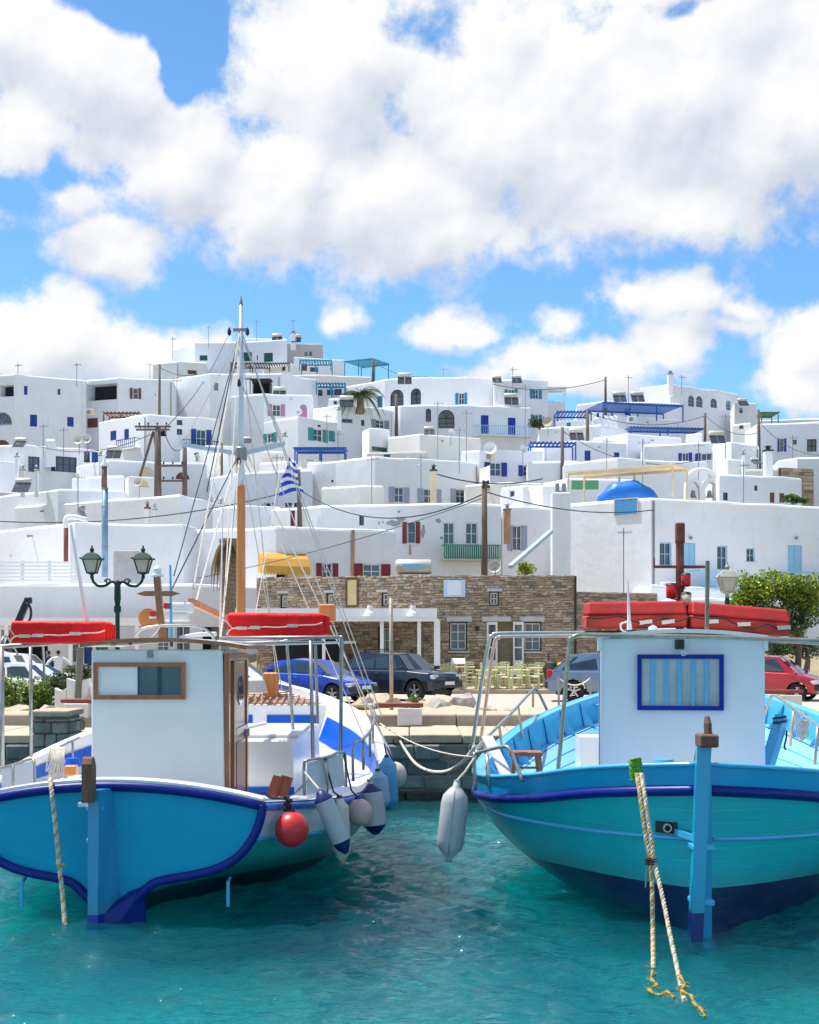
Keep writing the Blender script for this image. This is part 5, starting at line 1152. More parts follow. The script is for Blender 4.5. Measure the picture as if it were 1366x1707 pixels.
bench(1262, 1337, 1150, 38.2, 'red-brown plank seat in front of the red hatchback'); planter(1301, 1338, 1159, 1186, 37.9, 'grey marble block in front of the red hatchback')
tree('small bright green plant in the planter behind the red plank', 690, 1176, 1170, 34.2, [(691,1166,.2,.15,.07)], 500, LY[1:], .022, 'plant')
# white stepped planter walls at left
st = thing('planter_wall', 'white stepped masonry planter wall behind the left bench', 'planter', tuple(P(120, 1178, 38)))
for (a, b, y0) in ((91, 110, 1147), (111, 148, 1131), (149, 200, 1147)):
    xa, xb = X(a, 38), X(b, 38); m = MB(); k = 10; zt = Z(y0, 38); q = [(xa, 38, 1.3)] + [(xb, 38, 1.3)] + [(xb + (xa - xb) * i / k, 38, zt - .07 * math.sin(math.pi * i / k) * (1 if b != 148 else 1)) for i in range(k + 1)]
    n = len(q); m.add(q + [(x, y + .3, z) for x, y, z in q], [tuple(range(n)), tuple(range(n, 2 * n))] + [(i, (i + 1) % n, n + (i + 1) % n, n + i) for i in range(n)]); m.build('wall', WH, st)
s2 = thing('planter_wall', 'white masonry end post of a planter at the left edge', 'planter', tuple(P(5, 1150, 38))); MB().rbox((X(4, 38), 38, 1.75), (.16, .15, .45), .05, 2).build('wall', WH, s2)
# the stone pier
pier = thing('stone_pier', 'squared stone pier standing in the water left of the left cabin', 'pier', (X(82, 27.5), 27.8, -.5)); a, b = X(52, 27.4), X(112, 27.4)
MB().box(a + .04, b - .04, 27.45, 28.6, -.6, Z(1192, 27.4)).build('core', MORTAR, pier); z = -.55; DK = [mat('shaded_pier_stone_a', (.15, .19, .18), .8, .35, 4, .7, 25), mat('shaded_pier_stone_b', (.20, .22, .19), .8, .35, 4, .7, 25), mat('pier_stone_c', (.30, .27, .22), .85, .35, 4, .7, 25)]
zt = Z(1190, 27.4)
while z < zt - .08:
    h = min(random.uniform(.14, .26), zt - .1 - z)
    if h < .05: break
    x = a
    while x < b - .05:
        l = min(random.uniform(.2, .5), b - x); 
        if b - x - l < .1: l = b - x
        MB().rbox((x + l / 2, 27.45, z + h / 2), (l / 2 - .008, .09, h / 2 - .008), .025, 1).build('stone', random.choice(DK), pier); x += l  # front stones dark and bluish: the shade on this face is painted in
    y = 27.5
    while y < 28.55: l = min(random.uniform(.25, .5), 28.6 - y); MB().rbox((b - .02, y + l / 2, z + h / 2), (.09, l / 2 - .008, h / 2 - .008), .025, 1).build('stone', random.choice([DK[2], STONES[0], STONES[2]]), pier); y += l + .001  # right-face stones paler and warmer: sunlight painted into their colour
    z += h
MB().rbox(((a + b) / 2, 28.0, zt), ((b - a) / 2 + .04, .66, .06), .03, 2).build('cap_slab', SLAB, pier)
# rocks
def rock(px, py, Y, r, i, place):
    r *= 1.3
    c = P(px, py, Y); bm = bmesh.new(); bmesh.ops.create_icosphere(bm, subdivisions=2, radius=1)
    for v in bm.verts: k = 1 + random.uniform(-.28, .28); v.co = Vector((v.co.x * r * 1.3 * k, v.co.y * r * k, max(-.4 * r, v.co.z * r * .75 * k)))
    me = bpy.data.meshes.new('rock'); bm.to_mesh(me); bm.free(); me.materials.append(random.choice([STONES[2], SLAB, mat('pale_rock', (.40, .38, .35), .9, .35, 5, .9, 14)])); o = bpy.data.objects.new('rock', me); o.location = c; link(o); tag(o, f'rough pale rock {place}', 'rock', 'rocks along the promenade')
RKL = ['just right of the marble block', 'biggest by the dark car wheel', 'blocky one below the front bumper', 'low one right of the heap', 'small one beside the chain post', 'flat one at the road edge', 'behind the red plank', 'left of the metal pole', 'behind the left bench', 'under the fresh green shrub', 'by the pier cap', 'low in front of the shrubs', 'in the heap behind the planter', 'topping the heap']
for i, (px, py, r) in enumerate([(712,1187,.26),(742,1175,.3),(765,1172,.27),(797,1187,.14),(815,1186,.13),(850,1187,.12),(640,1172,.25),(612,1175,.22),(160,1172,.2),(30,1190,.25),(85,1188,.2),(60,1193,.16),(725,1180,.24),(700,1178,.22)]): rock(px, py, 38.0 if py < 1180 else 36.0, r, i, RKL[i])
m = MB(); c = (X(735, 36), 36, 1.5); n = 24; m.add([(c[0] + math.cos(i * 6.283 / n) * r_ * (1.55 + .12 * math.sin(i * 2)), c[1] + math.sin(i * 6.283 / n) * r_ * .8, c[2] + h_) for r_, h_ in ((1, 0), (.7, .10), (.4, .2), (.12, .25)) for i in range(n)] + [(c[0], c[1], c[2] + .26)],
   [(k * n + i, k * n + (i + 1) % n, (k + 1) * n + (i + 1) % n, (k + 1) * n + i) for k in range(3) for i in range(n)] + [(3 * n + i, 3 * n + (i + 1) % n, 4 * n) for i in range(n)]); top(m, 'sand_heap', SAND, 'smooth heap of pale sand on the quay between the boats', 'sand heap', smooth=True)

# ================================================================ CARS (local frame: x forward, origin on the ground at the centre)
TYRE = mat('tyre_rubber', (.018, .018, .018), .85, .2, 8); RIM = mat('alloy_rim', (.55, .55, .56), .3, .08, 6, metal=.8); TRIM = mat('black_trim', (.025, .025, .028), .55)
CGL = glass('car_glass', (.03, .05, .06)); HLG = mat('headlamp_glass', (.6, .64, .68), .12, .25, 12, metal=.4); TLG = mat('tail_lamp', (.45, .01, .015), .2, .2, 10)
PLATE = mat('number_plate', (.72, .74, .78), .4, .04, 8)
def car(name, label, Lc, Wc, prof, roof, paint, x, y, z, rz, wheel=.32, rails=False, group=None, bump=TRIM, cat='car'):
    """prof: [(x, zlow, zbelt, halfwidth factor)]; roof: (xa_base, xa_top, xb_top, xb_base, ztop) windscreen foot, roof front, roof rear, rear foot"""
    root = thing(name, label, cat, (0, 0, 0), group); hw = Wc / 2; fx, ft, rt_, rb, zt = roof; m = MB()
    wx = [Lc * .31, -Lc * .30]; rings = []
    def xs_():
        s_ = set([p[0] for p in prof])
        for wc in wx:
            for k in range(-6, 7): s_.add(wc + wheel * 1.18 * math.sin(k * math.pi / 12))
        return sorted(s_)
    def gp(xx, j): return itp([(p[0], p[j]) for p in prof], xx)
    for xx in xs_():
        zl, zb_, wf = gp(xx, 1), gp(xx, 2), gp(xx, 3) * hw
        za = zl
        for wc in wx:
            d = abs(xx - wc)
            if d < wheel * 1.18: za = max(za, wheel + math.sqrt(max(0, (wheel * 1.18) ** 2 - d * d)))
        zm = zl + (zb_ - zl) * .55; za = min(za, zb_ - .08); zm = max(zm, za + .02)
        rings.append([(xx, -wf * .55, za), (xx, -wf * .97, za), (xx, -wf, zm), (xx, -wf * .95, zb_ - .03), (xx, -wf * .88, zb_ + .01), (xx, 0, zb_ + .035), (xx, wf * .88, zb_ + .01), (xx, wf * .95, zb_ - .03), (xx, wf, zm), (xx, wf * .97, za), (xx, wf * .55, za)])
    k = len(rings[0]); m.add([v for r in rings for v in r], [(i * k + j, i * k + j + 1, (i + 1) * k + j + 1, (i + 1) * k + j) for i in range(len(rings) - 1) for j in range(k - 1)] + [tuple(range(k)), tuple((len(rings) - 1) * k + j for j in range(k))])
    # cabin shell
    def zb(xx): return gp(xx, 2) + .0
    hb, ht = hw * .90, hw * .70
    B = lambda xx, s_: Vector((xx, s_ * hb, zb(xx))); Tp = lambda xx, s_: Vector((xx, s_ * ht, zt - (.03 if xx in (ft, rt_) else 0)))
    mid = (ft + rt_) / 2
    roofpts = {s_: [Vector((ft, s_ * ht, zt - .05)), Vector((mid, s_ * ht * 1.02, zt)), Vector((rt_, s_ * ht, zt - .06))] for s_ in (-1, 1)}
    rc = [Vector((ft, 0, zt - .01)), Vector((mid, 0, zt + .035)), Vector((rt_, 0, zt - .02))]
    for s_ in (-1, 1):
        for i in range(2): m.quad(roofpts[s_][i], roofpts[s_][i + 1], rc[i + 1], rc[i])
        m.quad(B(fx, s_), B(rb, s_), roofpts[s_][2], roofpts[s_][1], roofpts[s_][0])
        m.quad(B(fx, s_), Vector((fx + .04, 0, zb(fx) + .02)), rc[0], roofpts[s_][0]); m.quad(B(rb, s_), roofpts[s_][2], rc[2], Vector((rb - .02, 0, zb(rb) + .02)))
    body = m.build('body', paint, root)
    md = body.modifiers.new('b', 'BEVEL'); md.width = .018; md.segments = 2; md.limit_method = 'ANGLE'; md.angle_limit = R(28)
    # glass
    def inset(pts, k_, off):
        c = sum(pts, Vector()) / len(pts); n_ = (pts[1] - pts[0]).cross(pts[2] - pts[0]).normalized(); n_ = n_ if n_.dot(c - Vector((mid, 0, 1))) > 0 else -n_
        return [c + (p - c) * k_ + n_ * off for p in pts]
    ws = [B(fx, -1), B(fx, 1), roofpts[1][0], roofpts[-1][0]]; MB().quad(*inset(ws, .90, .022)).build('windscreen', CGL, root, fix=False)
    rw = [B(rb, -1), B(rb, 1), roofpts[1][2], roofpts[-1][2]]; MB().quad(*inset(rw, .84, .02)).build('rear_window', CGL, root, fix=False)
    for s_ in (-1, 1):
        side = [B(fx, s_), roofpts[s_][0], roofpts[s_][1], roofpts[s_][2], B(rb, s_)]
        def sp(u, v):   # u along belt 0 front..1 rear
            lo = B(fx + (rb - fx) * u, s_); 
            xt = ft + (rt_ - ft) * u; hi = Vector((xt, s_ * ht, zt - .055)); p = lo.lerp(hi, v); return p + Vector((0, s_ * .012, 0))
        for (u0, u1) in ((.07, .47), (.51, .93)):
            pp = [sp(u0 + (.05 if u0 < .1 else 0), .1), sp(u1, .1), sp(u1 - (.02 if u1 > .9 else 0), .9), sp(u0, .9)]; MB().quad(*pp).build('side_window', CGL, root, fix=False)
        d0, d1 = fx - .12, (fx + rb) / 2
        for xx in (d0, d1, rb + .25):
            zl, zb_, wf = gp(xx, 1), gp(xx, 2), gp(xx, 3) * hw; mm = MB(); mm.tube([(xx, s_ * (wf * .975), zl + .12), (xx, s_ * (wf + .004), zl + (zb_ - zl) * .55), (xx, s_ * (wf * .955), zb_ - .03)], .006, 4); mm.build('door_seam', TRIM, root)
        hx = d1 + .15; MB().rbox((hx, s_ * (gp(hx, 3) * hw * .975 + .01), gp(hx, 2) - .12), (.09, .018, .018), .008, 1).build('door_handle', paint, root)
        MB().rbox((fx - .1, s_ * (hw + .08), zb(fx) + .09), (.07, .1, .065), .03, 2).build('wing_mirror', TRIM if rails else paint, root)
        xf = prof[-1][0]; MB().rbox((xf - .18, s_ * hw * .70, gp(xf - .2, 2) - .13), (.17, .16, .07), .04, 2).build('headlight', HLG, root)
        xr = prof[0][0]; MB().rbox((xr + .08, s_ * hw * .80, gp(xr + .1, 2) - .1), (.09, .12, .14), .03, 2).build('tail_light', TLG, root)
    xf = prof[-1][0]; xr = prof[0][0]; zf = gp(xf, 1)
    MB().rbox((xf - .02, 0, zf + .12), (.09, hw * .86, .1), .05, 2).build('front_bumper', bump, root); MB().rbox((xr + .02, 0, zf + .14), (.09, hw * .86, .12), .05, 2).build('rear_bumper', bump, root)
    MB().rbox((xf + .0, 0, gp(xf, 2) - .2), (.05, hw * .45, .055), .02, 1).build('grille', TRIM, root)
    MB().box(xf + .075, xf + .085, -.26, .26, zf + .12, zf + .23).build('number_plate', PLATE, root); MB().box(xr - .075, xr - .065, -.26, .26, zf + .2, zf + .31).build('number_plate', PLATE, root)
    MB().box(xr + .3, xf - .3, -hw * .5, hw * .5, .22, .4).build('underbody', TRIM, root)
    for wc in wx:
        for s_ in (-1, 1):
            yy = s_ * (hw * .93 - .1); t_ = MB().lathe((wc, yy - s_ * .1, wheel), [(wheel * .6, -.0), (wheel * .93, 0), (wheel, .03), (wheel, .17), (wheel * .93, .2), (wheel * .62, .2)], 22, (0, s_, 0)).build('wheel', TYRE, root, True)
            mm = MB(); mm.lathe((wc, yy - s_ * .1, wheel), [(wheel * .64, .185), (wheel * .6, .195), (wheel * .58, .13)], 20, (0, s_, 0))
            for q in range(5):
                a = q * 2 * math.pi / 5 + .3; mm.bar((wc, yy + s_ * .09, wheel), (wc + math.cos(a) * wheel * .6, yy + s_ * .085, wheel + math.sin(a) * wheel * .6), .055, .03, up=(0, 1, 0))
            mm.lathe((wc, yy - s_ * .1, wheel), [(0, .2), (.06, .198), (.07, .16)], 10, (0, s_, 0)); mm.build('rim', RIM, t_)
    if rails:
        for s_ in (-1, 1): MB().tube([(ft - .05, s_ * ht * .95, zt + .06), (rt_ + .1, s_ * ht * .95, zt + .06)], .02, 6).build('roof_rail', TRIM, root)
        for xx in (ft - .3, rt_ + .4):
            mm = MB(); mm.bar((xx, -ht * 1.02, zt + .12), (xx, ht * 1.02, zt + .12), .05, .03)
            for s_ in (-1, 1): mm.box(xx - .04, xx + .04, s_ * ht * .95 - .03, s_ * ht * .95 + .03, zt, zt + .12)
            mm.build('roof_bar', TRIM, root)
    root.location = (x, y, z); root.rotation_euler[2] = rz; return root
def paint(n, c, metal=.3): return mat(n, c, .28, .03, 2, metal=metal, coat=.8)
zr = 1.362
hatch = lambda L_, h, b: [(-L_ / 2, .32, b - .12, .84), (-L_ / 2 + .12, .28, b, .95), (-L_ * .3, .26, b + .02, 1), (L_ * .05, .25, b - .02, 1), (L_ * .22, .25, b - .05, 1), (L_ * .36, .26, b - .14, .97), (L_ / 2 - .18, .28, b - .24, .90), (L_ / 2, .34, b - .36, .70)]
suv = lambda L_, h, b: [(-L_ / 2, .42, b - .1, .86), (-L_ / 2 + .1, .36, b, .95), (-L_ * .3, .34, b + .01, 1), (L_ * .1, .33, b, 1), (L_ * .24, .33, b - .01, 1), (L_ / 2 - .22, .36, b - .08, .94), (L_ / 2 - .06, .38, b - .14, .86), (L_ / 2, .44, b - .24, .76)]
car('parked_car', 'dark navy compact off-roader with roof bars parked facing right behind the metal pole', 4.1, 1.82, suv(4.1, 1.68, 1.04), (.95, .35, -1.45, -1.9, 1.62), paint('navy_metallic', (.010, .018, .038)), X(667, 49.4), 49.4, zr, R(-38), .36, rails=True, group='cars parked along the quay')
car('parked_car', 'bright blue hatchback parked between the left boat and the dark off-roader', 3.9, 1.7, hatch(3.9, 1.45, .96), (1.0, .25, -1.3, -1.75, 1.42), paint('bright_blue_metallic', (.005, .055, .42)), X(528, 47.8), 47.8, zr, R(-33), .31, group='cars parked along the quay')
car('parked_car', 'blue-grey crossover seen from behind, half hidden by the right cabin', 4.4, 1.82, suv(4.4, 1.6, 1.02), (1.0, .2, -1.4, -2.0, 1.6), paint('blue_grey_metallic', (.16, .24, .36)), X(1022, 48.5), 48.5, zr, R(-5), .36, group='cars parked along the quay')
car('parked_car', 'red small hatchback at the right edge of the quay road', 3.7, 1.68, hatch(3.7, 1.55, 1.0), (1.15, .45, -1.35, -1.7, 1.53), paint('red_metallic', (.42, .008, .02), .15), X(1283, 49.5), 49.5, zr, R(-30), .30, group='cars parked along the quay')
car('parked_car', 'white boxy off-roader at the far left beside the two standing men', 4.2, 1.7, suv(4.2, 1.5, 1.0), (.7, .1, -1.6, -1.9, 1.62), paint('white_car', (.72, .73, .74), 0), X(35, 47.5), 47.5, zr, R(-25), .34, group='cars parked along the quay')
car('parked_car', 'white low hatchback behind the wooden mast, mostly hidden', 3.8, 1.65, hatch(3.8, 1.4, .92), (1.0, .3, -1.2, -1.7, 1.38), paint('white_car', (.72, .73, .74), 0), X(385, 45.5), 45.5, zr, R(-28), .3, group='cars parked along the quay')
car('parked_car', 'white low car behind the green shrubs at the left edge', 4.0, 1.65, hatch(4.0, 1.35, .9), (1.0, .3, -1.2, -1.7, 1.34), paint('white_car', (.72, .73, .74), 0), X(45, 43.6), 43.9, zr, R(-20), .3, group='cars parked along the quay')

# ================================================================ PEOPLE
SKIN = mat('skin', (.45, .24, .16), .6, .06, 6); HAIR = mat('dark_hair', (.02, .015, .012), .7)
def person(label, x, y, z, rz, shirt, trousers, pose, sex_h=1.76):
    s_ = sex_h / 1.76; J = {'pelvis': (0, 0, .95), 'waist': (0, 0, 1.12), 'chest': (0, .0, 1.34), 'neck': (0, 0, 1.50), 'headb': (0, .01, 1.56), 'head': (0, .015, 1.64), 'headt': (0, .01, 1.71),
      'hipL': (-.1, 0, .9), 'kneeL': (-.12, .03, .5), 'ankL': (-.13, 0, .08), 'toeL': (-.14, .17, .04), 'hipR': (.1, 0, .9), 'kneeR': (.13, .02, .5), 'ankR': (.15, -.02, .08), 'toeR': (.17, .15, .04),
      'shL': (-.19, 0, 1.42), 'shR': (.19, 0, 1.42), **pose}
    rad = {'pelvis': (.15, .11), 'waist': (.14, .10), 'chest': (.165, .11), 'neck': (.055, .055), 'headb': (.065, .075), 'head': (.078, .095), 'headt': (.062, .075), 'hip': (.095, .095), 'knee': (.06, .06), 'ank': (.042, .042), 'toe': (.04, .03), 'sh': (.065, .06), 'el': (.045, .045), 'wr': (.03, .03), 'ha': (.035, .022)}
    E = [('pelvis', 'waist'), ('waist', 'chest'), ('chest', 'neck'), ('neck', 'headb'), ('headb', 'head'), ('head', 'headt')]
    for q in 'LR': E += [('pelvis', 'hip' + q), ('hip' + q, 'knee' + q), ('knee' + q, 'ank' + q), ('ank' + q, 'toe' + q), ('chest', 'sh' + q), ('sh' + q, 'el' + q), ('el' + q, 'wr' + q), ('wr' + q, 'ha' + q)]
    names = list(J); me = bpy.data.meshes.new('body'); me.from_pydata([tuple(c * s_ for c in J[n]) for n in names], [(names.index(a), names.index(b)) for a, b in E], [])
    o = bpy.data.objects.new('body', me); sc.collection.objects.link(o); sk = o.modifiers.new('s', 'SKIN'); sv = me.skin_vertices[0].data
    for i, n in enumerate(names):
        k = n if n in rad else n.rstrip('LR'); sv[i].radius = tuple(r * s_ for r in rad[k]); sv[i].use_root = n == 'pelvis'
    o.modifiers.new('u', 'SUBSURF').levels = 2; dg = bpy.context.evaluated_depsgraph_get(); ev = bpy.data.meshes.new_from_object(o.evaluated_get(dg)); bpy.data.objects.remove(o)
    ev.materials.clear()
    for m_ in (SKIN, shirt, trousers, HAIR, TRIM): ev.materials.append(m_)
    wl = [Vector(J['wrL']) * s_, Vector(J['wrR']) * s_, Vector(J['elL']) * s_, Vector(J['elR']) * s_]
    for p in ev.polygons:
        c = p.center; zz = c.z / s_; k = 1
        if zz > 1.49 or min((c - q).length for q in wl[:2]) < .12 or (abs(c.x) > .2 and min((c - (q * .5 + r * .5)).length for q, r in ((wl[0], wl[2]), (wl[1], wl[3]))) < .1): k = 0
        elif zz < .98 and abs(c.x) < .25: k = 2
        if zz < .08: k = 4
        if k == 0 and zz > 1.66: k = 3
        if k == 0 and zz > 1.56 and c.y < -.01: k = 3
        p.material_index = k; p.use_smooth = True
    root = thing('person', label, 'person', (0, 0, 0)); b = bpy.data.objects.new('body', ev); link(b, root)
    MB().sph((0, .105 * s_, 1.62 * s_), (.014, .02, .022), 8, 6).build('nose', SKIN, root, True)
    for sg in (-1, 1): MB().sph((sg * .085 * s_, 0, 1.625 * s_), (.012, .022, .03), 8, 6).build('ear', SKIN, root, True); MB().sph((sg * .03, .088 * s_, 1.65 * s_), (.012, .008, .008), 8, 6).build('eye', TRIM, root)
    for q, sg in (('L', -1), ('R', 1)):
        hc = Vector(J['ha' + q]) * s_; wc_ = Vector(J['wr' + q]) * s_; d = (hc - wc_).normalized(); sd_ = d.cross(Vector((0, 1, 0))).normalized() if abs(d.y) < .9 else Vector((1, 0, 0))
        for i in range(4): f0 = hc + sd_ * (.02 * (i - 1.5)) * 1.0 + d * .02; MB().tube([f0 - d * .02, f0 + d * .035, f0 + d * (.06 + .01 * (i in (1, 2))) + Vector((0, .012, 0))], [.009, .009, .006], 6).build('finger', SKIN, root, True)
        MB().tube([wc_ + d * .03, hc + sd_ * .045, hc + sd_ * .055 + d * .03], [.011, .011, .008], 6).build('thumb', SKIN, root, True)
    root.location = (x, y, z); root.rotation_euler[2] = rz; return root
person('man in a white T-shirt seen from behind with his hands on his hips', X(97, 50.5), 50.5, 1.36, R(10), mat('white_shirt', (.75, .76, .78), .85), mat('beige_trousers', (.42, .35, .27), .9),
       {'elL': (-.38, -.1, 1.22), 'wrL': (-.22, .03, 1.04), 'haL': (-.15, .06, 1.0), 'elR': (.42, -.08, 1.22), 'wrR': (.22, .0, 1.04), 'haR': (.15, .04, 1.01)}, 1.78)
person('man in a dark navy shirt standing behind the man in white', X(81, 51.3), 51.3, 1.36, R(60), mat('navy_shirt', (.02, .03, .09), .85), mat('tan_trousers', (.30, .22, .16), .9),
       {'elL': (-.24, .02, 1.14), 'wrL': (-.23, .1, .92), 'haL': (-.22, .13, .84), 'elR': (.24, .02, 1.14), 'wrR': (.23, .1, .92), 'haR': (.22, .13, .84)}, 1.76)
# ================================================================ BOATS
def two_tone(name, ctop, cbot, zl, rough=.28, var=.05, planks=.16, tilt=0.0):
    """boat paint with an antifouling line fixed on the hull at height zl"""
    m = mat(name, ctop, rough, var, 1.5, .05, 30, coat=.15, dirt=.12, dirtcol=(.05, .12, .12)); T = NT(m.node_tree)
    p = [n for n in T.n if n.type == 'BSDF_PRINCIPLED'][0]; src = p.inputs['Base Color'].links[0].from_socket
    co = T.new('ShaderNodeTexCoord').outputs['Object']; s_ = T.new('ShaderNodeSeparateXYZ', inp={0: co}).outputs
    nz = T.m('MULTIPLY_ADD', T.noise(co, 6, 3, .6), .012, -.006); zz = T.m('ADD', s_[2], nz)
    if tilt: zz = T.m('ADD', zz, T.m('MULTIPLY', T.m('MINIMUM', s_[1], 4.0), tilt))
    gr = T.new('ShaderNodeMapRange', inp={0: T.m('MULTIPLY_ADD', T.noise(T.new('ShaderNodeMapping', inp={0: co, 3: (3, 3, .8)}).outputs[0], 2.2, 4, .65), .5, T.m('SUBTRACT', zz, zl)), 1: .12, 2: .48, 3: .55, 4: 0.0}).outputs[0]
    src = T.mix(gr, src, (.06, .16, .13))   # weed stain growing up from the waterline
    pl = T.m('SINE', T.m('MULTIPLY', zz, 44.0)); pl = T.m('POWER', T.m('MULTIPLY_ADD', pl, .5, .5), 14.0)
    bp_ = T.new('ShaderNodeBump', invert=True, inp={'Strength': max(.03, planks), 'Distance': .01 if planks else .0001, 'Height': T.m('ADD', pl, T.m('MULTIPLY', T.noise(co, 9, 3, .6), .5))}).outputs[0]; T.l.new(bp_, p.inputs['Normal'])
    f = T.m('LESS_THAN', zz, zl); f2 = T.m('LESS_THAN', zz, zl + .012)
    c = T.mix(f, src, cbot); T.l.new(c, p.inputs['Base Color'])
    return m
AQ = (.012, .34, .42)
RHULL = two_tone('teal_hull_paint', (.004, .43, .49), (.001, .008, .075), .30, tilt=.035)
LHULL = two_tone('turquoise_hull_paint', (.02, .40, .38), (.004, .01, .035), .26)
TRANS = mat('transom_turquoise', (.0, .33, .54), .3, .08, 1.2, .03, 30, coat=0, spec=.3)
RBAND = mat('sheer_light_blue', (.008, .33, .62), .28, .06, 1.5, .05, 20, coat=.15)
STRAKE = mat('navy_strake', (.0, .012, .20), .4, .12, 4, .1, 20, coat=0, spec=.35); SKYB = mat('sky_blue_paint', (.06, .42, .72), .3, .07, 2, .05, 20, coat=.4)
PALEB = mat('pale_blue_deck', (.20, .50, .76), .4, .08, 2, .1, 20, dirt=.12, dirtcol=(.25, .3, .3)); BWHITE = mat('boat_white', (.78, .78, .77), .35, .04, 1.5, .04, 10, coat=.3, dirt=.06, dirtcol=(.45, .4, .3))
LILAC = mat('hull_white_band', (.66, .66, .74), .3, .05, 1.5, coat=.4); AZURE = mat('azure_panel', (.0, .09, .52), .4, .08, 3, spec=.3)
VARN = mat('varnished_wood', L(150,90,50), .32, .28, 5, .15, 30, coat=.5, stretch=(3, 3, .35)); VARND = mat('old_wood', L(110,80,62), .75, .3, 6, .5, 30, stretch=(3, 3, .4)); OCHRE = mat('mast_wood', L(200,125,60), .4, .18, 4, .15, 30, stretch=(4, 4, .25), coat=.3)
ROPE = mat('white_rope', (.62, .58, .50), .9, .15, 12, .6, 90); ROPEY = mat('tan_rope', (.50, .34, .12), .9, .2, 12, .6, 90); ROPEB = mat('black_rope', (.02, .022, .03), .8)
REDR = mat('red_vinyl', (.78, .006, .007), .55, .14, 3, .7, 4, spec=.3, dirt=.25, dirtcol=(.30, .02, .02), bdist=.05); REDO = mat('red_painted_foam', (.58, .04, .022), .65, .2, 3, .4, 8, dirt=.4, dirtcol=(.28, .06, .04)); REDD = mat('red_foam_shaded', (.46, .016, .014), .65, .2, 3, .4, 8, dirt=.4, dirtcol=(.2, .04, .03))
class Boat:
    def __init__(s, root, S, Ln, yaw, b, zg, zk, sec):
        s.root, s.S, s.L, s.a = root, Vector(S), Ln, R(yaw); s.d = Vector((math.sin(s.a), math.cos(s.a), 0)); s.n = Vector((math.cos(s.a), -math.sin(s.a), 0)); s.bt, s.zgt, s.zkt, s.sec = b, zg, zk, sec
    def b(s, t): return max(.0, cr(s.bt, t))
    def zg(s, t): return cr(s.zgt, t)
    def zk(s, t): return cr(s.zkt, t)
    def A(s, t): return Vector((s.S.x, s.S.y, 0)) + s.d * s.L * t
    def hull(s, t, q, side):
        z = s.zg(t) + (s.zk(t) - s.zg(t)) * q; p = s.A(t) + s.n * side * s.b(t) * s.sec(t, q); p.z = z; return p
    def at(s, t, z, side, out=0):
        q = (s.zg(t) - z) / (s.zg(t) - s.zk(t)); p = s.hull(t, q, side); return p + s.n * side * out
    def g(s, t, side, inset=0, dz=0): p = s.A(t) + s.n * side * max(0, s.b(t) - inset); p.z = s.zg(t) + dz; return p
def tgrid(n, k=1.6): return [0.5 * (1 - math.cos(math.pi * i / n)) if k else i / n for i in range(n + 1)]
def build_hull(B, name, m_, ts, band=None, bandm=None, rows=16):
    mb = MB(); bm_ = MB()
    for side in (-1, 1):
        for (lo, hi, dst, nr) in (([0, band, bm_, 3], [band, None, mb, rows]) if band else ([0, None, mb, rows],)):
            R_ = []
            for t in ts:
                H_ = B.zg(t) - B.zk(t); q0 = lo / H_; q1 = hi / H_ if hi else 1.0; R_.append([B.hull(t, q0 + (q1 - q0) * j / nr, side) for j in range(nr + 1)])
            k = nr + 1; dst.add([v for r in R_ for v in r], [(i * k + j, i * k + j + 1, (i + 1) * k + j + 1, (i + 1) * k + j) for i in range(len(ts) - 1) for j in range(nr)])
    h = mb.build(name, m_, B.root, True)
    if band: bm_.build('sheer_strake', bandm, B.root, True)
    return h
def strip(B, ts, f0, f1, name, m_, sides=(-1, 1), smooth=True):
    """ribbon between two curves f(t, side)"""
    mb = MB()
    for sd_ in sides:
        p = [f0(t, sd_) for t in ts]; q = [f1(t, sd_) for t in ts]; k = len(ts); mb.add(p + q, [(i, i + 1, k + i + 1, k + i) for i in range(k - 1)])
    return mb.build(name, m_, B.root, smooth)
def rope3(pts, r, mats, name, parent=None, pitch=.22, n=6):
    """laid rope: three twisted strands"""
    pts = [Vector(p) for p in pts]; mb = MB(); ds = [0]
    for a, b in zip(pts, pts[1:]): ds.append(ds[-1] + (b - a).length)
    tot = ds[-1]; N = int(tot / pitch * 8) + 2; fr = []; prev = None
    for i in range(N + 1):
        s_ = tot * i / N; j = 0
        while j < len(ds) - 2 and ds[j + 1] < s_: j += 1
        p = pts[j].lerp(pts[j + 1], (s_ - ds[j]) / max(1e-6, ds[j + 1] - ds[j])); d = (pts[j + 1] - pts[j]).normalized()
        u = (prev - d * prev.dot(d)).normalized() if prev is not None else d.cross(Vector((0, 1, .1))).normalized(); prev = u; fr.append((p, u, d.cross(u), s_))
    for k in range(3):
        mb.cur = k % len(mats); mb.tube([p + (u * math.cos(6.283 * s_ / pitch + k * 2.094) + v * math.sin(6.283 * s_ / pitch + k * 2.094)) * r * .52 for p, u, v, s_ in fr], r * .55, n)
    return mb, mats

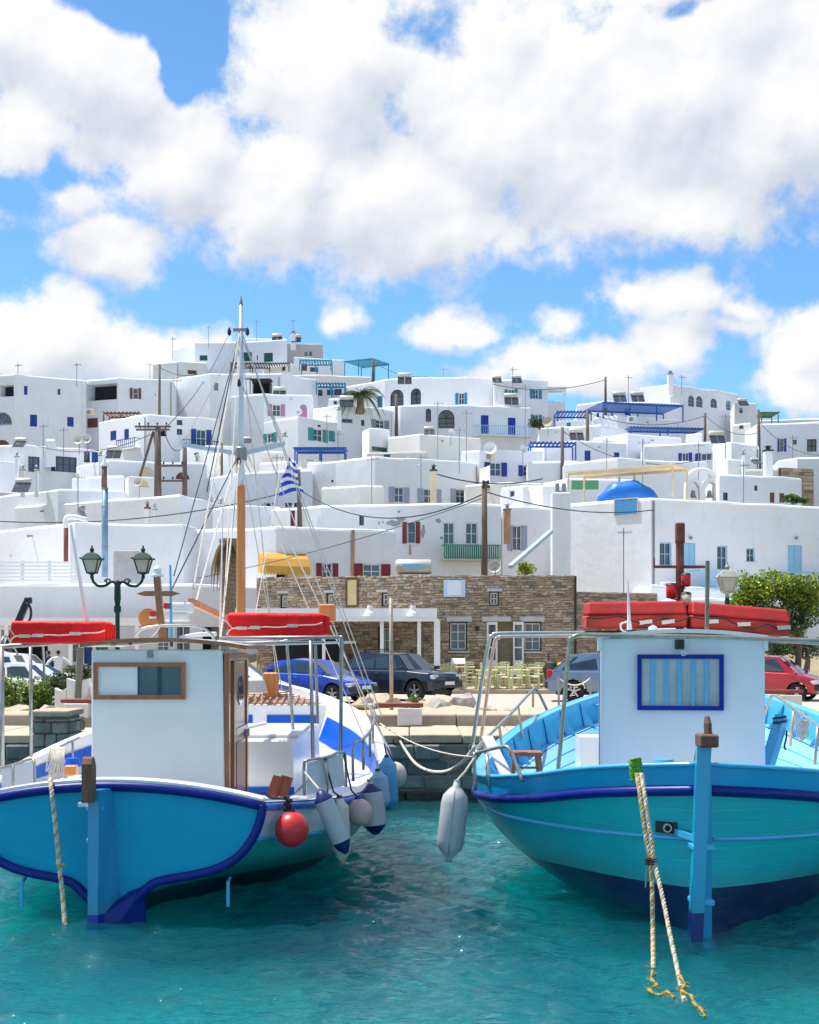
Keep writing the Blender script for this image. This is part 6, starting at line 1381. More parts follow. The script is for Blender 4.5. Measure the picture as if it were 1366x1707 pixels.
# ---------------------------------------------------------------- LEFT BOAT
lr = thing('fishing_boat', 'left fishing boat with turquoise navy-outlined transom, wood-trimmed white cabin and tall mast', 'boat', (-3.3, 22, 0))
TO = [(1.61, 1.70), (1.38, 1.76), (1.2, 1.745), (.95, 1.65), (.74, 1.48), (.61, 1.26), (.53, .98), (.48, .68), (.42, .48), (.28, .30), (.05, .14), (-.2, .06), (-.45, .03)]
def lsec(t, q):
    zg0, zk0 = 1.38, -.45; z = zg0 + (zk0 - zg0) * q
    x0 = itp([(-a, b) for a, b in TO], -z) / 1.76
    k = 2.1 if t < .6 else 2.1 - 1.1 * (t - .6) / .4; x1 = max(0.0, 1 - max(0.0, q) ** k) ** .85; w_ = min(1, t / .34); w_ = w_ * w_ * (3 - 2 * w_); return x0 * (1 - w_) + x1 * w_
LBt = Boat(lr, (-3.48, 17.0, 0), 11.6, 3.5, [(0, 1.76), (.05, 2.0), (.1, 2.22), (.19, 2.55), (.3, 2.78), (.4, 2.84), (.5, 2.78), (.6, 2.6), (.7, 2.35), (.8, 2.0), (.88, 1.55), (.94, 1.05), (.98, .5), (1, .03)],
           [(0, 1.38), (.1, 1.29), (.2, 1.24), (.38, 1.35), (.6, 1.68), (.8, 2.02), (.93, 2.28), (1, 2.5)], [(0, -.45), (.1, -.6), (.5, -.7), (.85, -.6), (1, -.3)], lsec)
B = LBt; ts = [i / 64 for i in range(65)]
build_hull(B, 'hull', LHULL, ts, .44, LILAC, 18)
# transom: slightly crowned at the top, filled inside the outline
def tpt(x, z, o=0): p = B.A(0) + B.n * x - B.d * (o + .10 * (1 - (x / 1.76) ** 2)); p.z = z; return p
crown_ = lambda x: 1.61 - .23 * (x / 1.76) ** 2
zs_ = [z for z, x in TO[1:]]; rows_ = []
zz = [1.38, 1.3, 1.2, 1.08, .95, .84, .74, .67, .61, .57, .53, .5, .48, .42, .35, .28, .15, .05, -.2, -.45]; NX = 24; m = MB()
grid = [[tpt(-1.76 + 3.52 * i / NX, crown_(-1.76 + 3.52 * i / NX)) for i in range(NX + 1)]]
for z in zz:
    xx = itp([(-a, b) for a, b in TO], -z); grid.append([tpt(-xx + 2 * xx * i / NX, z) for i in range(NX + 1)])
k = NX + 1; m.add([v for r in grid for v in r], [(i * k + j, i * k + j + 1, (i + 1) * k + j + 1, (i + 1) * k + j) for i in range(len(grid) - 1) for j in range(NX)])
m.build('transom', TRANS, lr, True)
ol = smooth_pts([tpt(x, z - (.03 if z > 1.3 else 0), .03) for z, x in [(1.38, 1.76), (1.2, 1.745), (.95, 1.65), (.74, 1.48), (.61, 1.26), (.53, .98), (.48, .68), (.42, .48), (.3, .34), (.16, .2), (.05, .1)]], 4)
or_ = [Vector(p) for p in ol]; olm = smooth_pts([tpt(-x, z - (.03 if z > 1.3 else 0), .03) for z, x in [(1.38, 1.76), (1.2, 1.745), (.95, 1.65), (.74, 1.48), (.61, 1.26), (.53, .98), (.48, .68), (.42, .48), (.3, .34), (.16, .2), (.05, .1)]], 4)
for pts in (ol, olm): MB().tube(pts, .055, 10).build('rubbing_strake', STRAKE, lr, True)
top_ = [tpt(-1.76 + 3.52 * i / 24, crown_(-1.76 + 3.52 * i / 24) - .05, .02) for i in range(25)]
MB().tube(top_, .06, 10).build('rubbing_strake', STRAKE, lr, True)
m = MB()   # white cap over the transom top
for i in range(24):
    a, b = top_[i] + Vector((0, 0, .055)), top_[i + 1] + Vector((0, 0, .055)); m.hexa([a + Vector((0, -.02, 0)), b + Vector((0, -.02, 0)), b + Vector((0, .3, 0)), a + Vector((0, .3, 0)), a + Vector((0, -.02, .03)), b + Vector((0, -.02, .03)), b + Vector((0, .3, .03)), a + Vector((0, .3, .03))])
m.build('transom_cap', BWHITE, lr)
for s_ in (-1, 1):
    MB().tube([B.g(t, s_, -.03, -.06) for t in ts], .05, 8).build('rubbing_strake', mat('mid_blue_strake', (.03, .14, .50), .3, .2, 3, coat=.5), lr, True)
    MB().tube([B.at(t, B.zg(t) - .44, s_, .01) for t in ts[:-1]], .028, 6).build('moulding', SKYB, lr, True)
strip(B, ts, lambda t, s: B.g(t, s, -.04, .0), lambda t, s: B.g(t, s, .14, .0), 'cap_rail', BWHITE)
ti = [.02 + .955 * i / 50 for i in range(51)]
ldeck = lambda t: 1.08 + .18 * max(0, t - .4)
def inn(t, s, dz, ins):
    z = B.zg(t) + dz; q = (B.zg(t) - z) / (B.zg(t) - B.zk(t)); p = B.A(t) + B.n * s * max(.0, B.b(t) * B.sec(t, q) - ins); p.z = z; return p
dk_ = lambda t: min(-.05, ldeck(t) - B.zg(t))
for k_ in range(4): strip(B, ti, lambda t, s: inn(t, s, dk_(t) * k_ / 4, .14), lambda t, s: inn(t, s, dk_(t) * (k_ + 1) / 4, .14), 'bulwark', BWHITE)
for (a, b) in ((.30, .60), (.603, .882)):
    tt = [a + (b - a) * i / 24 for i in range(25)]
    for s_ in (-1, 1):
        f = lambda t: min(1, (B.zg(t) - ldeck(t)) / .9)
        mb = MB(); p = [inn(t, s_, -.30 * f(t), .165) for t in tt]; q = [inn(t, s_, -.74 * f(t), .165) for t in tt]; n = len(tt); mb.add(p + q, [(i, i + 1, n + i + 1, n + i) for i in range(n - 1)]); mb.build('azure_panel', AZURE, lr, True)
mb = MB(); tt = [.0] + ti; mb.add([(lambda p: (p.x, p.y, ldeck(t)))(inn(t, s, dk_(t), .12)) for t in tt for s in (-1, 1)], [(2 * i, 2 * i + 1, 2 * i + 3, 2 * i + 2) for i in range(len(tt) - 1)]); mb.build('deck', BWHITE, lr)
def bulkhead(t, insf, dz0, m_):
    a = [insf(t, s, dz0) for s in (-1, 1)]; b = [insf(t, s, dk_(t)) for s in (-1, 1)]; return MB().quad(a[0], a[1], b[1], b[0]).build('forward_bulkhead', m_, B.root, fix=False)
bh = bulkhead(.895, lambda t, s, dz: inn(t, s, dz, .12), -.12, BWHITE)
a, b = inn(.895, -1, 0, .3), inn(.895, 1, 0, .3); z0 = B.zg(.895)
for k0, k1 in ((.02, .44), (.56, .98)):
    p, q = a.lerp(b, k0), a.lerp(b, k1); MB().add([(p.x, p.y - .02, z0 - .30), (q.x, q.y - .02, z0 - .30), (q.x, q.y - .02, z0 - .62), (p.x, p.y - .02, z0 - .62)], [(0, 1, 2, 3)]).build('azure_panel', AZURE, bh, fix=False)
# foredeck with lattice grating
fd = [.90 + .095 * i / 10 for i in range(11)]; mb = MB(); mb.add([B.g(t, s, .1, -.13) for t in fd for s in (-1, 1)], [(2 * i, 2 * i + 1, 2 * i + 3, 2 * i + 2) for i in range(10)]); mb.build('foredeck', BWHITE, lr)
GR = mat('grating_wood', L(160,115,88), .6, .2, 6); mb = MB()
for i in range(8):
    t = .90 + .07 * i / 7; w_ = B.b(t) - .25
    if w_ > .1: a, b = B.A(t) - B.n * w_, B.A(t) + B.n * w_; a.z = b.z = B.zg(t) - .10; mb.bar(a, b, .028, .02)
for i in range(-11, 12):
    x = i * .13; tt = [t for t in (.90 + .07 * j / 20 for j in range(21)) if B.b(t) - .2 > abs(x)]
    if len(tt) > 2: a, b = B.A(tt[0]) + B.n * x, B.A(tt[-1]) + B.n * x; a.z, b.z = B.zg(tt[0]) - .098, B.zg(tt[-1]) - .098; mb.bar(a, b, .04, .01)
mb.build('grating', GR, lr)
p = B.A(.955); zz_ = B.zg(.955); MB().rbox((p.x + .1, p.y, zz_ + .05), (.15, .13, .3), .03, 1).build('samson_post', OCHRE, lr)
for k in range(7): MB().tube([(p.x - .25 + (.32 - .01 * k) * math.cos(a * .5) , p.y - .45 + (.28 - .01 * k) * math.sin(a * .5), zz_ - .02 + k * .035) for a in range(14)], .022, 6).build('rope_coil', ROPE, lr, True)
MB().tube([B.A(1) + Vector((0, .05, z)) for z in (-.3, 1, 2.4, 2.75)], [.1, .1, .1, .08], 8).build('stem', STRAKE, lr)
# cabin
cabx0, cabx1, cy0, cy1 = -3.98, -2.31, 18.0, 20.2; cz0, cz1 = 1.05, 3.16
cab = MB().hexa([(cabx0, cy0, cz0), (cabx1, cy0, cz0), (cabx1 + .02, cy1, cz0), (cabx0, cy1, cz0), (cabx0, cy0, cz1), (cabx1 - .03, cy0, cz1), (cabx1 - .01, cy1, cz1), (cabx0, cy1, cz1)]).build('cabin', BWHITE, lr)
cab.modifiers.new('b', 'BEVEL').width = .015
m = MB(); k = 14   # cambered roof
for (y0_, y1_) in ((cy0 - .08, cy1 + .25),):
    P_ = []
    for y in (y0_, y1_):
        for i in range(k + 1):
            x = cabx0 - .12 + (cabx1 - cabx0 + .38) * i / k; z = cz1 + .02 + .085 * (1 - ((x - (cabx0 + cabx1) / 2) / 1.05) ** 2); P_.append((x, y, z))
    n = k + 1; vs = P_ + [(x, y, z + .045) for x, y, z in P_]; fs = []
    for i in range(k): fs += [(i, i + 1, n + i + 1, n + i), (2 * n + i, 2 * n + i + 1, 3 * n + i + 1, 3 * n + i), (i, i + 1, 2 * n + i + 1, 2 * n + i), (n + i, n + i + 1, 3 * n + i + 1, 3 * n + i)]
    fs += [(0, n, 3 * n, 2 * n), (k, n + k, 3 * n + k, 2 * n + k)]; m.add(vs, fs)
roof = m.build('cabin_roof', BWHITE, lr)
m = MB(); e = [(x, y - .012, z + .02) for x, y, z in P_[:n]]
for a, b in zip(e, e[1:]): m.bar(a, b, .03, .05)
m.build('wooden_edge', VARN, roof); m = MB(); m.bar((P_[k][0], P_[k][1], P_[k][2] + .02), (P_[-1][0], P_[-1][1], P_[-1][2] + .02), .03, .05); m.build('wooden_edge', VARN, roof)
def cabwin(px0, py0, px1, py1, Y, fw, m_): return X(px0, Y), X(px1, Y), Z(py1, Y), Z(py0, Y)
a, b, c, d = cabwin(157, 1104, 310, 1166, cy0, .06, VARN); Fc = Face((0, cy0), (1, cy0)); fw = .055
m = MB(); frame(m, Fc, a, b, c, d, .02, fw, 1, 1, .05); wf = m.build('window_frame', VARN, cab)
mid_ = X(231, cy0)
MB().box(a + fw, mid_, cy0 - .012, cy0 + .0, c + fw, d - fw).build('window_board', BWHITE, cab)
MB().box(mid_, b - fw, cy0 - .010, cy0 + .0, c + fw, d - fw).build('pane', glass('boat_glass', (.004, .07, .10), .05), cab)
MB().box(X(263, cy0), X(270, cy0), cy0 - .018, cy0 - .011, c + fw, d - fw).build('glazing_bar', mat('dark_teal_bar', (.002, .04, .07), .3), cab)
MB().box(mid_ - .008, mid_ + .012, cy0 - .02, cy0, c + fw, d - fw).build('glazing_bar', mat('dark_teal_bar', (.002, .04, .07), .3), cab)
for (px, py) in ((180,1106),(283,1106),(180,1164),(284,1164)): MB().lathe((X(px, cy0), cy0 - .006, Z(py, cy0)), [(.0, .008), (.009, .004), (.009, 0)], 8, (0, -1, 0)).build('screw', STEEL, cab)
MB().rbox((X(251, cy0), cy0 - .02, Z(1090, cy0)), (.035, .02, .045), .008, 1).build('deck_lamp', GALV, cab)
sx = cabx1 + .0
def sb(y0_, y1_, z0_, z1_, o, m_, nm, th=.02): return MB().box(sx + o - th, sx + o + th, y0_, y1_, z0_, z1_).build(nm, m_, cab)
sb(cy0 + .02, cy0 + .16, cz0 + .1, cz1 - .04, .02, VARN, 'corner_post', .03); sb(cy0 + .16, cy1 + .02, cz1 - .14, cz1 - .05, .02, VARN, 'door_head', .03)
dr = sb(18.62, 19.9, 1.1, cz1 - .15, .015, VARN, 'door', .03); sb(18.45, 18.62, 1.1, cz1 - .14, .02, VARN, 'door_jamb', .045); sb(19.9, 20.05, 1.1, cz1 - .14, .02, VARN, 'door_jamb', .045)
sb(18.8, 19.75, 1.25, 1.95, .045, mat('door_panel_wood', L(175,115,80), .4, .2, 5, coat=.3, stretch=(3, 3, .3)), 'door_panel', .012)
sb(18.66, 19.86, 2.05, 2.13, .055, VARN, 'door_rail', .012)
MB().lathe((sx + .045, 19.25, 2.62), [(0, .012), (.2, .012), (.21, 0)], 20, (1, 0, 0), (1.0, 1.5)).build('oval_pane', PANE, cab); MB().rbox((sx + .08, 19.8, 2.02), (.03, .02, .05), .01, 1).build('door_handle', STEEL, cab)
# tiller head and rudder
rx = X(168, 16.7)
m = MB(); m.hexa([(rx - .11, 16.50, -.3), (rx + .01, 16.48, -.3), (rx + .30, 17.0, -.3), (rx + .16, 17.0, -.3), (rx - .13, 16.62, 1.54), (rx + .0, 16.60, 1.54), (rx + .14, 16.97, 1.54), (rx + .03, 16.97, 1.54)])
m.build('rudder', two_tone('rudder_paint', (.02, .27, .50), (.004, .012, .30), .12, planks=0), lr)
m = MB(); m.hexa([(rx + .0, 16.6, -.3), (rx + .04, 16.56, -.3), (rx + .5, 17.0, -.3), (rx + .4, 17.05, -.3), (rx + .0, 16.66, .1), (rx + .05, 16.62, .1), (rx + .46, 16.86, .38), (rx + .36, 16.95, .38)]); m.build('rudder_foot', STRAKE, lr)
m = MB(); pr = [(0, 0), (.26, 0), (.26, .4), (.2, .48), (.12, .52), (.04, .5), (0, .44)]; q = [(rx - .15 + .06 * 0, 16.38 + y, 1.42 + z * 1.0) for y, z in pr]; k = len(q); m.add(q + [(x + .11, y, z) for x, y, z in q], [tuple(range(k)), tuple(range(k, 2 * k))] + [(i, (i + 1) % k, k + (i + 1) % k, k + i) for i in range(k)]); m.build('rudder_head', VARND, lr)
for (z, w_) in ((1.33, .12), (.95, .1)): MB().rbox((rx - .06, 16.74, z), (.10, .09, .03), .01, 1).build('pintle', SKYB, lr)
MB().rbox((X(142, 16.8), 16.86, Z(1342, 16.8)), (.09, .04, .03), .01, 1).build('cleat', BWHITE, lr)
for px in (42, 383): m = MB(); x = X(px, 17.1); m.cyl((x, 16.95, .14), (x, 16.95, Z(1470, 17)), .022, 8); m.cyl((x, 16.95, Z(1470, 17)), (x, 17.1, Z(1466, 17)), .022, 8); m.build('overflow_pipe', SKYB, lr)
# hatch trunk forward of the cabin
m = MB(); m.hexa([(X(340, 20.6), 20.6, 1.08), (X(490, 20.6), 20.6, 1.08), (-1.50, 24.3, 1.15), (-3.9, 24.3, 1.15), (X(340, 20.6), 20.6, 1.86), (X(490, 20.6) - .02, 20.6, 1.86), (-1.54, 24.3, 1.90), (-3.9, 24.3, 1.90)]); ht = m.build('hatch_trunk', BWHITE, lr); ht.modifiers.new('b', 'BEVEL').width = .02
MB().box(X(405, 20.6), X(491, 20.6), 20.57, 20.6, 1.09, 1.19).build('blue_base_band', AZURE, ht)
m = MB(); m.ob((-2.25, 22.3, 1.905), (.62, .02, .0), (0, 1.3, .02), (0, 0, .02)); m.build('hatch_lid', mat('grey_hatch', (.50, .53, .58), .4, .08, 2), ht)
MB().bar((-2.75, 21.2, 1.93), (-2.35, 23.4, 1.96), .07, .03).build('lid_batten', BWHITE, ht)
# mast, spreaders, rigging
mx, my = X(402, 24.4), 24.4; zt = Z(530, my); zw = Z(815, my)
MB().tube([(mx, my, 1.1), (mx, my, zw + .05)], [.085, .072], 8).build('lower_mast', OCHRE, lr)
MB().tube([(mx, my, zw - .0), (mx, my, Z(640, my)), (mx, my, zt + .25), (mx, my, zt + .02), (mx, my, zt + .02)][:3], [.052, .046, .030], 12).build('upper_mast', mat('mast_white', (.62, .66, .72), .35, .08, 2, coat=.3), lr, True)
MB().lathe((mx, my, zt + .22), [(.035, 0), (.03, .05), (.012, .12), (.004, .16)], 10).build('masthead', GALV, lr)
z_ = Z(757, my); m = MB(); m.bar((mx, my, z_), (X(305, my), my, Z(741, my)), .05, .07); m.bar((mx, my, z_), (X(475, my), my, Z(740, my)), .05, .07); m.build('spreader', mat('pale_blue_spar', (.50, .60, .70), .4), lr)
MB().lathe((mx, my, z_ - .1), [(.1, 0), (.1, .2), (.08, .22)], 12).build('mast_band', GALV, lr); MB().box(mx - .13, mx + .13, my - .05, my + .05, Z(550, my) - .02, Z(550, my) + .02).build('mast_crosspiece', GALV, lr)
for (px, py) in ((400, 640), (400, 770), (384, 555), (414, 555)): MB().lathe((X(px, my), my - .12, Z(py, my)), [(0, -.08), (.03, -.05), (.034, 0), (.02, .05), (0, .08)], 10).build('block', BLACK, lr)
stays = [((400,552),(322,985),24.4,19.6,.014,0),((400,560),(290,960),24.4,19.0,.008,1),((398,560),(345,820),24.4,24.2,.01,1),((402,550),(637,1195),24.4,24.0,.009,0),((404,556),(630,1200),24.4,23.6,.009,0),((404,640),(622,1215),24.4,23.0,.01,0),
         ((404,740),(640,1230),24.4,22.5,.011,0),((405,760),(612,1240),24.4,22.2,.009,0),((396,760),(325,1010),24.4,19.8,.014,0),((397,760),(285,985),24.4,18.8,.010,1),((402,560),(462,1140),24.4,28.2,.010,0),((403,760),(470,1150),24.4,27.8,.009,0),((399,570),(372,1040),24.4,20.5,.011,0),((400,760),(368,1065),24.4,20.0,.013,0),((305,741),(400,560),24.4,24.4,.008,0),((475,740),(402,560),24.4,24.4,.008,0),((475,740),(420,1060),24.4,21.0,.008,0)]
for (a, b, ya, yb, r, dk) in stays: MB().tube([P(*a, ya), P(*b, yb)], r, 5).build('stay', ROPEB if dk else ROPE, lr)
MB().tube([P(365, 1150, 20.3), P(372, 830, 20.6)], [.018, .01], 6).build('whip_aerial', BWHITE, lr); MB().tube([P(286, 1078, 18.5), P(284, 942, 18.5)], [.02, .014], 8).build('roof_pole', SKYB, lr)
MB().tube([P(150, 1066, 19.4), P(118, 875, 19.4)], [.035, .016], 8).build('slanting_pole', BWHITE, lr)
# gear on the cabin roof
m = MB(); m.bar(P(272, 1070, 18.6), P(262, 962, 18.6), .085, .085); m.build('signal_post', VARN, lr); MB().lathe(P(262, 961, 18.6), [(.09, 0), (.09, .02), (.05, .03), (.055, .1), (.03, .13), (0, .14)], 12).build('mast_lamp', BWHITE, lr)
m = MB(); pts = [(-.29, 0), (-.18, .035), (.18, .035), (.29, 0), (.18, -.03), (-.18, -.03)]; c = P(265, 990, 18.5); m.add([(c.x + x, c.y - .03, c.z + z) for x, z in pts] + [(c.x + x, c.y + .03, c.z + z) for x, z in pts], [(0, 1, 2, 3, 4, 5), (6, 7, 8, 9, 10, 11)] + [(i, (i + 1) % 6, 6 + (i + 1) % 6, 6 + i) for i in range(6)]); m.build('cross_board', VARN, lr)
c = P(298, 1021, 19.2); m = MB(); m.rbox((c.x, c.y, c.z + .06), (.19, .12, .07), .03, 2); m.rbox((c.x - .02, c.y, c.z - .06), (.16, .12, .06), .03, 2); m.build('radar_box', BWHITE, lr)
for (px, py) in ((278,1010),(255,1023)): c = P(px, py, 18.45); MB().rbox(c, (.035, .04, .04), .01, 1).build('red_side_lamp', mat('red_lens', (.55, .01, .01), .2), lr); MB().rbox((c.x, c.y, c.z - .05), (.04, .045, .012), .004, 1).build('lamp_base', BWHITE, lr)
MB().lathe(P(248, 1031, 18.9), [(0, .0), (.13, .01), (.13, .04), (0, .05)], 18, (0, -1, 0)).build('wooden_disc', OCHRE, lr)
for o in (0, .5):
    y = 18.35 + o; pts = smooth_pts([P(216, 1075, y), P(232, 1052, y), P(262, 1044, y), P(325, 1044, y), P(350, 1055, y), P(364, 1078, y)], 5); MB().tube(pts, .018, 8).build('roof_arch', STAIN, lr, True)
MB().bar(P(318, 1003, 19.6), P(382, 1033, 21.5), .07, .09).build('boom', OCHRE, lr); MB().rbox(P(546, 1022, 21), (.12, .15, .13), .02, 1).build('boom_end_block', OCHRE, lr)
m = MB(); m.tube(smooth_pts([P(300, 1064, 18.5), P(330, 1058, 18.7), P(360, 1057, 18.9)], 4), .03, 8); m.build('rolled_cover', BWHITE, lr, True)
MB().tube([P(243, 1070, 18.3), P(262, 1052, 18.3), P(268, 1040, 18.3)], .014, 6).build('pipe_brace', STAIN, lr)
# tubular awning frames each side
def pipe(pts, r=.022, n=4, m_=None, B_=lr, nm='frame_pipe'):
    return MB().tube(smooth_pts(pts, n) if n else pts, r, 8).build(nm, m_ or STAIN, B_, True)
ys = 19.0
pipe([P(366, 1064, 18.8), P(566, 1062, 18.8), P(570, 1066, 18.8), P(568, 1258, 18.8)], .024, 0, STEEL); pipe([P(366, 1068, 22.2), P(470, 1070, 22.2), P(479, 1080, 22.2), P(490, 1237, 22.2)], .024, 3, STEEL)
pipe([P(570, 1062, 18.8), P(545, 1062, 22.2), P(460, 1068, 22.4)], .02, 0, STEEL); pipe([P(518, 1068, 18.7), P(522, 1266, 18.7)], .024, 0, STEEL); pipe([P(526, 1075, 22), P(530, 1206, 22)], .024, 0, STEEL); pipe([P(370, 1072, 18.7), P(540, 1070, 18.7)], .016, 0, STEEL)
pipe([P(-60, 1082, 19.4), P(0, 1078, 19.4), P(100, 1072, 19.4), P(152, 1069, 19.4)], .03, 3, STEEL); pipe([P(3, 1078, 19.3), P(4, 1292, 19.3)], .03, 0, STEEL); pipe([P(51, 1078, 20.3), P(52, 1262, 20.3)], .024, 0, STEEL); pipe([P(72, 1078, 23), P(74, 1135, 24)], .02, 0, STEEL); pipe([P(120, 1066, 20), P(184, 1064, 22), P(192, 1074, 22)], .018, 2, BWHITE)
pipe([P(0, 1078, 19.4), P(10, 1060, 19.6), P(30, 1092, 21)], .015, 3, STEEL)
MB().ob(P(500, 1073, 20.6), (.75, 0, .02), (0, 1.5, 0), (0, 0, .012)).build('folded_awning', BWHITE, lr)
# stern quarter rails with canvas panels
PANEL = mat('canvas_panel', (.58, .62, .68), .7, .06, 3)
def rail(pts, posts, sd, pan=None):
    pipe(pts, .02, 4, STEEL)
    for (px, y0, y1, Y) in posts: pipe([P(px, y0, Y), P(px, y1, Y)], .02, 0, STEEL)
    if pan: MB().quad(*[P(*p) for p in pan]).build('canvas_panel', PANEL, lr, fix=False)
rail([P(508, 1326, 18.0), P(507, 1278, 18.0), P(513, 1268, 18.0), P(545, 1262, 18.3), P(568, 1254, 18.7), P(576, 1262, 18.9), P(577, 1312, 18.9)], [(545,1264,1322,18.3)], 1, [(512,1325,18.02),(512,1272,18.02),(572,1256,18.75),(575,1310,18.85)])
rail([P(589, 1302, 19.2), P(590, 1245, 19.2), P(606, 1232, 20.0), P(618, 1218, 21.2), P(624, 1200, 22.6), P(620, 1184, 24.2), P(606, 1168, 26)], [(606,1234,1284,20),(617,1220,1262,21),(622,1205,1240,22.6),(620,1186,1212,24.2)], 1)
rail([P(58, 1318, 18.2), P(57, 1272, 18.2), P(50, 1266, 18.3), P(20, 1276, 18.0), P(-20, 1285, 17.8)], [(22,1276,1322,18)], -1, [(3,1325,18),(3,1282,18),(54,1268,18.3),(56,1316,18.3)])
rail([P(88, 1262, 22.6), P(98, 1246, 22.6), P(150, 1222, 25), P(190, 1205, 27)], [(121,1235,1278,23.5)], -1)
for k in range(9):
    px = 84 + k * 2.6; MB().tube(smooth_pts([P(px, 1246, 22.4), P(px - 3 + k * .6, 1262, 22.3), P(px - 7 + k * 1.8, 1286 + (k * 7) % 19, 22.3), P(px + 2, 1268, 22.2), P(px + 3, 1246, 22.4)], 4), .013, 5).build('hanging_rope', ROPE, lr, True)
MB().rbox(P(119, 1284, 20.5), (.085, .08, .07), .015, 1).build('wooden_block', OCHRE, lr); MB().lathe(P(121, 1271, 22), [(.13, -.06), (.1, .06), (0, .08)], 10).build('blue_tub', AZURE, lr)
for (px, sk) in ((454, .05), (468, .05)):
    c = P(px, 1328, 17.75); m = MB(); m.bar(c, c + Vector((sk + .03, .05, .24)), .13, .10); m.build('mooring_bitt', mat('red_brown_wood', L(150,75,50), .5, .25, 6, coat=.2, stretch=(3, 3, .4)), lr)
MB().tube(smooth_pts([P(438, 1320, 17.5), P(452, 1330, 17.5), P(470, 1331, 17.5), P(487, 1336, 17.3)], 4), .018, 6).build('lashing', ROPEB, lr, True)

# ---------------------------------------------------------------- RIGHT BOAT
rr_ = thing('fishing_boat', 'right teal fishing boat with pointed stern, light blue rail and blue-framed cabin window', 'boat', (4, 22, 0))
def rsec(t, q):
    k = itp([(0, 1.0), (.06, 1.25), (.2, 1.9), (.45, 2.3), (.8, 1.7), (1, 1.0)], t); return max(0.0, 1 - max(0.0, q) ** k) ** .9
RB = Boat(rr_, (X(1172, 16.0), 16.0, 0), 12.2, 9.3, [(0, .06), (.012, .42), (.03, .85), (.06, 1.32), (.1, 1.75), (.15, 2.15), (.22, 2.62), (.32, 2.98), (.42, 3.14), (.55, 3.08), (.68, 2.7), (.8, 2.15), (.9, 1.45), (.96, .75), (1, .04)],
          [(0, 1.88), (.06, 1.76), (.13, 1.60), (.25, 1.44), (.4, 1.38), (.55, 1.56), (.68, 1.86), (.8, 2.1), (.92, 2.36), (1, 2.6)], [(0, -.75), (.5, -.75), (.9, -.6), (1, -.2)], rsec)
B = RB; ts = [(i / 80) ** 1.35 for i in range(81)]
build_hull(B, 'hull', RHULL, ts, .26, RBAND, 20)
for s_ in (-1, 1):
    MB().tube([B.at(t, B.zg(t) - .28, s_, .015) for t in ts[:-1]], .062, 8).build('rubbing_strake', STRAKE, rr_, True)
    MB().tube([B.at(t, .96 + .10 * math.exp(-t * 9) + .5 * max(0, t - .45), s_, .004) for t in ts[1:-1]], .026, 8).build('moulding', SKYB, rr_, True)
    MB().tube([B.g(t, s_, -.01, .01) for t in ts], .03, 6).build('gunwale_edge', SKYB, rr_, True)
strip(B, ts, lambda t, s: B.g(t, s, -.03, .03), lambda t, s: B.g(t, s, .16, .03), 'cap_rail', SKYB)
ti = [.03 + .94 * i / 60 for i in range(61)]
rdeck = lambda t: 1.12 + .25 * max(0, t - .5)
low = lambda t: min(.42, max(.1, B.zg(t) - rdeck(t) - .06))
strip(B, ti, lambda t, s: B.g(t, s, .16, .03), lambda t, s: B.g(t, s, .24, -low(t)), 'bulwark', SKYB)
strip(B, ti, lambda t, s: B.g(t, s, .24, -low(t)), lambda t, s: B.g(t, s, .42, -low(t) + .01), 'waterway', PALEB)
mb = lambda t, s, k_: (lambda p: Vector((p.x, p.y, B.zg(t) - low(t) - (B.zg(t) - low(t) - rdeck(t)) * k_)))(B.g(t, s, .42 + .75 * k_ * min(1, B.b(t) / 2)))
for k_ in range(3): strip(B, ti, lambda t, s: mb(t, s, k_ / 3 + .01), lambda t, s: mb(t, s, (k_ + 1) / 3 - .01), 'side_plank', PALEB)
for s_ in (-1, 1):
    for k_ in (1, 2): MB().tube([mb(t, s_, k_ / 3) + Vector((0, 0, .0)) for t in ti], .012, 4).build('plank_seam', mat('seam_blue', (.05, .30, .50), .5), rr_)
    for i in range(13):
        t = .28 + .66 * i / 12
        if low(t) < .2: continue
        a = B.g(t, s_, .17, .0); b = B.g(t, s_, .25, -low(t)); c = B.g(t, s_, .44, -low(t)); w_ = B.d * .045; m = MB(); m.add([a - w_, b - w_, c - w_, a + w_, b + w_, c + w_], [(0, 1, 2), (3, 4, 5), (0, 1, 4, 3), (1, 2, 5, 4), (0, 2, 5, 3)]); m.build('frame_knee', SKYB, rr_)
m = MB(); tt = ti; m.add([(lambda p: (p.x, p.y, rdeck(t)))(B.g(t, s, .2)) for t in tt for s in (-1, 1)], [(2 * i, 2 * i + 1, 2 * i + 3, 2 * i + 2) for i in range(len(tt) - 1)]); m.build('deck', mat('cream_deck', (.70, .62, .55), .6, .1, 2, dirt=.3, dirtcol=(.5, .22, .14)), rr_)
m = MB(); fd = [.86 + .135 * i / 10 for i in range(11)]; m.add([B.g(t, s, .1, -.1) for t in fd for s in (-1, 1)], [(2 * i, 2 * i + 1, 2 * i + 3, 2 * i + 2) for i in range(10)]); m.build('foredeck', PALEB, rr_)
MB().tube([B.A(1) + Vector((0, .05, z)) for z in (-.3, 1, 2.5, 2.95)], [.1, .1, .1, .08], 8).build('stem', SKYB, rr_)
MB().bar(B.A(0) + Vector((0, -.02, -.6)), B.A(0) + Vector((0, -.02, 1.92)), .16, .16).build('sternpost', RBAND, rr_)
